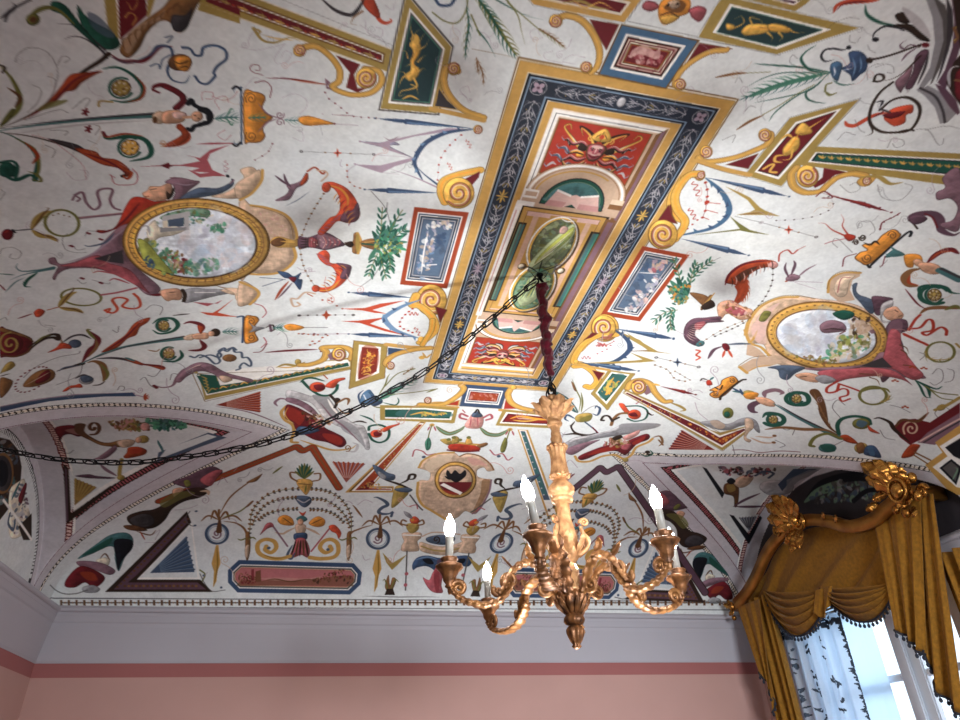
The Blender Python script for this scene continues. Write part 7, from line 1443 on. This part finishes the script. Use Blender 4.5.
# the ceiling hook
bm = bmesh.new(); tube(bm, spline([(AXX, AXY, 3.9+.005), (AXX, AXY, 3.87), (AXX+.012, AXY, 3.85), (AXX+.014, AXY, 3.828), (AXX, AXY, 3.815), (AXX-.014, AXY, 3.828)]), .006, 8, (0, 1, 0)); lathe(bm, [(.001, 3.902), (.02, 3.901), (.018, 3.892), (.008, 3.886)], AXX, AXY, 16)
for k in range(4): tube(bm, spline([(AXX, AXY, 3.885), (AXX+.03*math.cos(k*1.6+.4), AXY+.03*math.sin(k*1.6+.4), 3.86), (AXX+.07*math.cos(k*1.6+.4), AXY+.07*math.sin(k*1.6+.4), 3.885)]), lambda t: .004*(1-.7*t), 6)
tag(obj('ceiling_hook', bm, M['iron']), 'black iron hook in the middle of the ceiling holding chain and velvet sleeve', 'hook')
# velvet sleeve gathered over the hanging chain
bm = bmesh.new(); path = [Vector((AXX+.006*math.sin(i*.55), AXY+.004*math.cos(i*.4), 3.835-i*.0096)) for i in range(62)]
def vs(i, t):
    r = .025*(1+.07*math.sin(i*1.1)+.13*math.sin(i*.31+1)+(.30 if 24 < i < 27 or 1 < i < 4 else 0)+(.12*math.sin(i*1.4) if i > 38 else 0))*(1 if t < .95 else .6)*(.7 if i == 0 else 1)
    return [(r*(1+.12*math.sin(5*q+i*.7)+.07*math.sin(3*q-i*1.3))*math.cos(q), r*(1+.12*math.sin(5*q+i*.7))*math.sin(q)) for q in [2*math.pi*j/24 for j in range(24)]]
sweep(bm, path, vs, (0, 1, .1)); tag(obj('velvet_sleeve', bm, M['velvetr']), 'wine red gathered velvet sleeve over the chain above the chandelier', 'chain sleeve')
# the long chain looped across to the left wall, with the flex along it
def plane_pt(px, py, A, B):
    d = ray(np.array([[px, py]], float))[0]*SC; n = np.array([B[1]-A[1], -(B[0]-A[0])]); t = (n@np.array(A[:2]))/(n@d[:2]); return Vector((d[0]*t, d[1]*t, d[2]*t+EYE))
A_ = (AXX, AXY); B_ = (-.893*SC, 1.84*SC)
cp = [plane_pt(x, y, A_, B_) for x, y in ((537, 281), (520, 294), (480, 329), (440, 361), (400, 386), (350, 411), (300, 432), (260, 444), (200, 455), (130, 462.5), (60, 459.5), (0, 449.5))]
end = cp[-1]+(cp[-1]-cp[-2])*.2; cp.append(Vector((-.888*SC, end.y+.03, end.z+.02)))
cpath = spline(cp, 24); cl = [0.]
for p, q in zip(cpath, cpath[1:]): cl.append(cl[-1]+(q-p).length)
def along(s):
    for i in range(len(cl)-1):
        if cl[i+1] >= s: return cpath[i].lerp(cpath[i+1], (s-cl[i])/max(1e-9, cl[i+1]-cl[i]))
    return cpath[-1]
chn = thing('iron_chain', 'long black iron chain sagging from the ceiling hook to the left wall', 'chain', cp[0])
nl = 48; pitch = cl[-1]/nl
lb = bmesh.new(); L_, w_ = pitch*.62, .016; lp = []
for q in range(25):
    a = 2*math.pi*q/24; lp.append(Vector(((L_-w_)*(1 if math.cos(a) > 0 else -1)*min(1, abs(math.cos(a))*3)+w_*math.cos(a), w_*math.sin(a), 0)))
tube(lb, lp, .0042, 6, (0, 0, 1)); lme = bpy.data.meshes.new('chain_link'); lb.to_mesh(lme); lb.free(); lme.materials.append(M['iron'])
for k in range(nl):
    p = along((k+.5)*pitch); d = (along((k+.7)*pitch)-along((k+.3)*pitch)).normalized(); s = d.cross(EZ).normalized(); u = s.cross(d)
    if k % 2: y_, z_ = s*.5+u*.87, s*-.87+u*.5
    else: y_, z_ = s*.87-u*.5, s*.5+u*.87
    o = bpy.data.objects.new('chain_link', lme); COLL.objects.link(o); o.parent = chn; o.matrix_parent_inverse = Matrix.Translation(-Vector(chn.location))
    o.matrix_basis = Matrix(((d.x, y_.x, z_.x, p.x), (d.y, y_.y, z_.y, p.y), (d.z, y_.z, z_.z, p.z), (0, 0, 0, 1)))
bm = bmesh.new(); cb = [along(s*cl[-1]/150)+EZ*(.009*math.sin(s*.5)+.003)+Vector((0, 1, 0))*.009*math.cos(s*.5) for s in range(151)]; tube(bm, cb, .0038, 7)
tag(obj('electric_flex', bm, M['cable']), 'thin black electric flex threaded along the sagging ceiling chain', 'cable')
# ---------------------------------------------------------------- gilded pelmet over the window
XP = 1.65*SC; IN = Vector((-1, 0, 0))
pel = thing('pelmet', 'carved gilded window pelmet with a shell crest and leafy corner', 'pelmet', (XP, 4.95, 2.95))
def A(px, py, dx=0.): 
    p = at(px, py, XP); return p+Vector((dx, 0, 0))
bm = bmesh.new(); rp = spline([A(736, 606), A(747, 594), A(757, 577), A(766, 557), A(775, 543), A(788, 530), A(806, 521), A(826, 521), A(850, 527), A(872, 522), A(890, 508), A(906, 494)], 8)
rp = [rp[0]+Vector((.27, .02, 0)), rp[0]+Vector((.12, .02, 0))]+rp+[rp[-1]+Vector((.12, -.02, .0)), rp[-1]+Vector((.28, -.02, 0))]
pr = [(-.035, -.045), (.01, -.045), (.03, -.03), (.036, -.008), (.028, .012), (.034, .022), (.05, .028), (.052, .042), (.035, .05), (-.035, .05)]
sweep(bm, rp, lambda i, t: [(-a, b) for a, b in pr], (0, 0, 1)); obj('rail', bm, M['rail'], pel)
def oval(bm, c, ry, rz):
    ball(bm, c+IN*.01, 1, .03, ry*.72, rz*.72, 20)
    tube(bm, [c+Vector((-.012, ry*math.cos(q), rz*math.sin(q))) for q in [2*math.pi*j/32 for j in range(33)]], .013, 10, (1, 0, 0))
def leafp(bm, px, py, ang, L, w, curl=.5, bend=0.):
    """ang in degrees, in the plane of the pelmet front, 0 = towards the eye end of the room, 90 = up"""
    a = math.radians(ang); acanthus(bm, A(px, py, -.02), Vector((0, -math.cos(a), math.sin(a))), IN, L, w, curl, 4, .3, bend)
# central shell crest
bm = bmesh.new()
for ang, L, w in ((100, .34, .17), (128, .34, .17), (155, .30, .15), (72, .30, .15), (44, .30, .14), (185, .22, .12), (18, .34, .11)): leafp(bm, 797, 522, ang, L, w, .75)
for ang, L, w in ((115, .22, .13), (145, .20, .12), (60, .20, .12), (85, .22, .13)): leafp(bm, 797, 520, ang, L*1.0, w, .9)
for ang, L, w in ((-70, .24, .14), (-110, .24, .14), (-40, .20, .12), (-150, .20, .12)): leafp(bm, 800, 530, ang, L, w, .6)
ball(bm, A(787, 524, -.05), .045, .9, 1, 1.1, 16); ball(bm, A(800, 520, -.06), .05, .9, 1, 1.2, 16)
c = A(804, 523, -.05); volute3(bm, c, (1, 0, 0), (0, -1, 0), (0, 0, 1), .07, .012, 1.2, -1.5, .02)
c = A(782, 531, -.045); volute3(bm, c, (1, 0, 0), (0, -1, 0), (0, 0, 1), .05, .01, 2, 1.4, .016)
for px, py, ang in ((824, 519, 5), (836, 521, 0)): leafp(bm, px, py, ang, .13, .07, .7)
obj('shell_crest', bm, M['leaf'], pel)
# leafy corner with an oval boss
bm = bmesh.new()
for ang, L, w in ((118, .40, .17), (100, .34, .16), (136, .32, .14), (74, .27, .14), (45, .24, .13), (15, .18, .09), (-20, .18, .09), (-55, .18, .10), (-90, .16, .10), (-120, .15, .09), (160, .14, .08)): leafp(bm, 907, 492, ang, L, w, .7)
for px, py, ang, L in ((893, 475, 110, .16), (900, 478, 85, .16), (890, 493, 190, .14), (880, 503, 200, .12), (915, 508, -60, .12)): leafp(bm, px, py, ang, L, .08, .8)
for px, py, r in ((886, 462, .035), (892, 459, .03), (884, 468, .03), (895, 478, .04), (918, 478, .035), (924, 496, .035), (912, 513, .035), (902, 510, .03)): ball(bm, A(px, py, -.05), r, .8, 1, 1.1, 12)
oval(bm, A(909, 491, -.085), .075, .08); c = A(926, 492, -.03); volute3(bm, c, (1, 0, 0), (0, -1, 0), (0, 0, 1), .05, .01, 0, 1.4, .016); c = A(890, 490, -.04); volute3(bm, c, (1, 0, 0), (0, -1, 0), (0, 0, 1), .045, .01, 3, -1.4, .015)
obj('leafy_corner', bm, M['leaf'], pel)
bm = bmesh.new()
for ang, L in ((-80, .10), (-120, .10), (150, .13), (100, .10), (60, .08)): leafp(bm, 735, 608, ang, L, .06, .7)
ball(bm, A(735, 607, -.03), .035, 1, 1, 1.2); ball(bm, A(737, 618, -.03), .024); obj('end_scroll', bm, M['leaf'], pel)
# ---------------------------------------------------------------- drapery of the pelmet
XD = XP+.075
dr = thing('swag_drapery', 'mustard velvet swags and tails with dark bobble fringe under the gilded pelmet', 'curtain', (XD, 4.95, 2.6))
def D3(px, py, dx=0.): return at(px, py, XD)+Vector((dx, 0, 0))
def sheet(name, rows, m, parent, th=.006):
    bm = bmesh.new(); off = Vector((th, 0, 0)); nr, nc = len(rows), len(rows[0])
    g = [[bm.verts.new(p) for p in r] for r in rows]; h = [[bm.verts.new(p+off) for p in r] for r in rows]
    for i in range(nr-1):
        for k in range(nc-1): bm.faces.new((g[i][k], g[i][k+1], g[i+1][k+1], g[i+1][k])); bm.faces.new((h[i][k], h[i+1][k], h[i+1][k+1], h[i][k+1]))
        bm.faces.new((g[i][0], g[i+1][0], h[i+1][0], h[i][0])); bm.faces.new((g[i][-1], h[i][-1], h[i+1][-1], g[i+1][-1]))
    for k in range(nc-1): bm.faces.new((g[0][k], h[0][k], h[0][k+1], g[0][k+1])); bm.faces.new((g[-1][k], g[-1][k+1], h[-1][k+1], h[-1][k]))
    return obj(name, bm, m, parent)
def board(top, bot, n, amp, fr, ph=0., dx=0., rows=14, skew=0.):
    T_ = spline(top, 10); B_ = spline(bot, 10); out = []
    def pick(S, u): f = u*(len(S)-1); i = min(int(f), len(S)-2); return S[i].lerp(S[i+1], f-i)
    for j in range(rows+1):
        v = j/rows; out.append([])
        for i in range(n+1):
            u = i/n; p = pick(T_, u).lerp(pick(B_, u), v); f = fr*u+skew*v
            out[-1].append(p+Vector((dx-amp*(.25+.75*v)*(math.sin(2*math.pi*f+ph)+.35*math.sin(4.6*math.pi*f+1)), 0, 0)))
    return out
sheet('valance_cloth', board([D3(742, 602), D3(760, 575), D3(775, 548), D3(800, 530), D3(826, 526), D3(850, 531), D3(872, 526), D3(890, 512), D3(912, 498)], [D3(747, 610), D3(765, 604), D3(780, 600), D3(800, 598), D3(826, 594), D3(850, 590), D3(872, 588), D3(892, 586), D3(912, 580)], 90, .026, 4.5, .4, .04, 18, 1.1), M['velvet'], dr)
def swag(L, R, b, n, folds, depth, top_drop=.1, dx=-.02):
    L = D3(*L); R = D3(*R); B = D3(*b); rows = []
    mid = (L+R)/2; drop = B-mid; nv = folds*8
    for j in range(nv+1):
        v = j/nv; r = []
        for i in range(n+1):
            u = i/n; c = 1-(2*u-1)**2
            w = top_drop+(1-top_drop)*v
            q = L.lerp(R, u)+drop*(c**.85)*w + Vector((0, (u-.5)*-.0*v, 0))
            fold = math.sin(2*math.pi*folds*v**.9)*depth*(.3+.7*c)*(1-.3*v)
            r.append(q+Vector((dx-fold-.05*c*math.sin(math.pi*min(1, v*1.1)), 0, fold*.5)))
        rows.append(r)
    return rows
bob_paths = []
r1 = swag((766, 590), (832, 588), (799, 636), 40, 5, .046); s1 = sheet('swag', r1, M['velvet'], dr); bob_paths.append(r1[-1])
r2 = swag((822, 588), (897, 584), (866, 622), 40, 5, .046); s2 = sheet('swag', r2, M['velvet'], dr); bob_paths.append(r2[-1])
def tail(top, bot, n, pleats, amp, dx):
    return board([D3(*p) for p in top], [D3(*p) for p in bot], n, amp, pleats, .3, dx, 22)
t1 = tail([(745, 607), (756, 603), (768, 599)], [(769, 672), (779, 690), (784, 713)], 40, 2.2, .02, -.085); sheet('tail', t1, M['velvet'], dr); bob_paths.append(t1[-1])
t2 = tail([(822, 590), (830, 588), (838, 586)], [(821, 612), (829, 618), (836, 606)], 24, 1.5, .02, -.06); sheet('tail', t2, M['velvet'], dr)
t3 = tail([(878, 515), (900, 503), (925, 497)], [(903, 630), (918, 642), (930, 655)], 46, 2.6, .03, -.045); sheet('tail', t3, M['velvet'], dr); bob_paths.append(t3[-1])
t4 = tail([(908, 500), (922, 494), (934, 494)], [(928, 650), (940, 690), (966, 716)], 46, 2.4, .03, -.012); sheet('tail', t4, M['velvet'], dr); bob_paths.append(t4[-1])
bmb = bmesh.new(); ball(bmb, (0, 0, 0), .013, .9, .9, 1.2, 10); ball(bmb, (0, 0, .02), .006, 1, 1, 1, 8); bme = bpy.data.meshes.new('bobble'); bmb.to_mesh(bme); bmb.free(); bme.materials.append(M['bead'])
for pth in bob_paths:
    S = [0.]
    for p, q in zip(pth, pth[1:]): S.append(S[-1]+(q-p).length)
    n = max(4, int(S[-1]/.044)); bm = bmesh.new(); tube(bm, [p+Vector((-.004, 0, 0)) for p in pth], .008, 6); obj('fringe_braid', bm, M['braid'], dr)
    for k in range(n):
        s = S[-1]*(k+.5)/n; i = max(j for j in range(len(S)-1) if S[j] <= s); p = pth[i].lerp(pth[i+1], (s-S[i])/max(1e-9, S[i+1]-S[i]))
        o = bpy.data.objects.new('bobble', bme); COLL.objects.link(o); o.parent = dr; o.matrix_parent_inverse = Matrix.Translation(-Vector(dr.location)); o.location = p+Vector((-.005, 0, -.03))
# the side curtain hanging straight to the floor
rows = []
for j in range(31):
    z = 2.90-(2.90-.03)*j/30; rows.append([Vector((XP+.062+.036*math.sin(u*2*math.pi*3.5/40+.6)+.010*math.sin(u*.9), 6.07-.34*u/40+.004*math.sin(j*.5), z)) for u in range(41)])
tag(sheet('side_curtain', rows, M['velvet'], None), 'mustard velvet curtain hanging straight down beside the window corner', 'curtain')
rows = []
for j in range(31):
    z = 2.72-(2.72-.03)*j/30; rows.append([Vector((XP+.13+.045*math.sin(u*2*math.pi*2.5/40+.2)+.01*math.sin(u*.8), 3.88-.25*u/40+.004*math.sin(j*.5), z)) for u in range(41)])
tag(sheet('side_curtain', rows, M['velvet'], None), 'mustard velvet curtain at the near side of the window below the leafy corner', 'curtain')
# ---------------------------------------------------------------- embroidered voile
XV = 1.735*SC
vo = thing('voile_curtain', 'white voile curtain with dark embroidered sprigs and dark border beside the side curtain', 'curtain', (XV, 5.6, 2.6))
def vx(y): return XV+.028*math.sin((y-4.9)*2*math.pi*6.3)+.012*math.sin((y-4.9)*2*math.pi*14+1)
VY0, VY1, VZ0, VZ1, NU, NV = 5.10, 5.97, .03, 2.62, 210, 560
r_ = random.Random(7); motifs = []
for z0 in [2.42-.17*i for i in range(14)]:
    for y0 in (5.80, 5.60, 5.36):
        y = y0+r_.uniform(-.04, .04); z = z0+r_.uniform(-.04, .04)
        for k in range(6): motifs.append((y+r_.uniform(-.032, .032), z+r_.uniform(-.05, .05), r_.uniform(.012, .028), r_.uniform(.006, .011), r_.uniform(0, 3.14)))
for k in range(60):
    for _ in range(3): motifs.append((VY0+(VY1-VY0)*k/60, 2.555+r_.uniform(-.03, .03), r_.uniform(.012, .022), r_.uniform(.006, .012), r_.uniform(0, 3.14)))
for k in range(150): motifs.append((VY0+.018+r_.uniform(-.010, .010), 2.55-2.4*k/150, r_.uniform(.010, .016), r_.uniform(.006, .011), r_.uniform(0, 3.14)))
cy = VY0+(VY1-VY0)*(np.arange(NU)+.5)/NU; cz = VZ1-(VZ1-VZ0)*(np.arange(NV)+.5)/NV; dark = np.zeros((NV, NU), bool)
for y, z, L, w_, an in motifs:
    i0, i1 = int((VZ1-z-L)/(VZ1-VZ0)*NV)-1, int((VZ1-z+L)/(VZ1-VZ0)*NV)+2; j0, j1 = int((y-L-VY0)/(VY1-VY0)*NU)-1, int((y+L-VY0)/(VY1-VY0)*NU)+2
    i0, j0 = max(0, i0), max(0, j0); Z, Y = np.meshgrid(cz[i0:i1]-z, cy[j0:j1]-y, indexing='ij')
    p_, q_ = Y*math.cos(an)+Z*math.sin(an), -Y*math.sin(an)+Z*math.cos(an); dark[i0:i1, j0:j1] |= (p_/L)**2+(q_/w_)**2 < 1
bm = bmesh.new(); g = [[bm.verts.new((vx(VY0+(VY1-VY0)*j/NU), VY0+(VY1-VY0)*j/NU, VZ1-(VZ1-VZ0)*i/NV)) for j in range(NU+1)] for i in range(NV+1)]
for i in range(NV):
    for j in range(NU): bm.faces.new((g[i][j], g[i+1][j], g[i+1][j+1], g[i][j+1])).material_index = int(dark[i, j])
obj('voile', bm, [M['sheer'], M['thread']], vo)
bm = bmesh.new(); bevbox(bm, (XV-.014, VY0, VZ1-.012), (XV+.014, VY1, VZ1+.004), .003); obj('heading_tape', bm, M['white'], vo)
bm = bmesh.new(); tube(bm, [Vector((XV, 5.02, 2.645)), Vector((XV, 5.99, 2.645))], .009, 10, (1, 0, 0)); tag(obj('curtain_rod', bm, M['white']), 'thin white rod carrying the voile behind the swags', 'curtain rod')
# ---------------------------------------------------------------- camera, daylight, added spot, exposure
cam = bpy.data.cameras.new('camera'); cob = bpy.data.objects.new('camera', cam); COLL.objects.link(cob)
R_, U_, F_ = cam_basis()
cob.matrix_world = Matrix(((R_[0], U_[0], -F_[0], 0), (R_[1], U_[1], -F_[1], 0), (R_[2], U_[2], -F_[2], EYE), (0, 0, 0, 1)))
cam.sensor_width = 36; cam.lens = F_PX/960*36; cam.clip_start = .05; sc.camera = cob
w = bpy.data.worlds.new('daylight'); sc.world = w; w.use_nodes = True; b = w.node_tree.nodes['Background']; b.inputs[0].default_value = (.72, .86, 1., 1); b.inputs[1].default_value = 1.7
for loc, rot, wd, hz, pw in (((X1+2.2, (WY0+WY1)/2, 4.4), (0, math.radians(48), 0), 2.4, 1.6, 260), (((NX0+NX1)/2, Y0-2.3, 2.35), (math.radians(88), 0, 0), 2.6, 1.5, 1050)):  # the second shines through the added opening behind the eye, brightening the far wall
    l = bpy.data.lights.new('window_and_added_daylight', 'AREA'); l.shape = 'RECTANGLE'
    l.size, l.size_y = (hz, wd) if rot[1] else (wd, hz); l.energy = pw; l.color = (.86, .93, 1)
    o = bpy.data.objects.new('window_and_added_daylight', l); COLL.objects.link(o); o.location = loc; o.rotation_euler = rot
l = bpy.data.lights.new('added_upward_spot', 'SPOT'); l.energy = 370; l.spot_size = math.radians(92); l.spot_blend = 1.; l.shadow_soft_size = .12; l.color = (.95, .985, 1)
o = bpy.data.objects.new('added_upward_spot', l); COLL.objects.link(o); o.location = (1.22, 3.25, .9); o.rotation_euler = (math.radians(180), 0, 0)  # added spot without a lamp of the room, brightens the middle of the ceiling
sc.view_settings.view_transform = 'Standard'; sc.view_settings.look = 'None'; sc.view_settings.gamma = 1; sc.view_settings.use_curve_mapping = False; sc.view_settings.exposure = 0.3
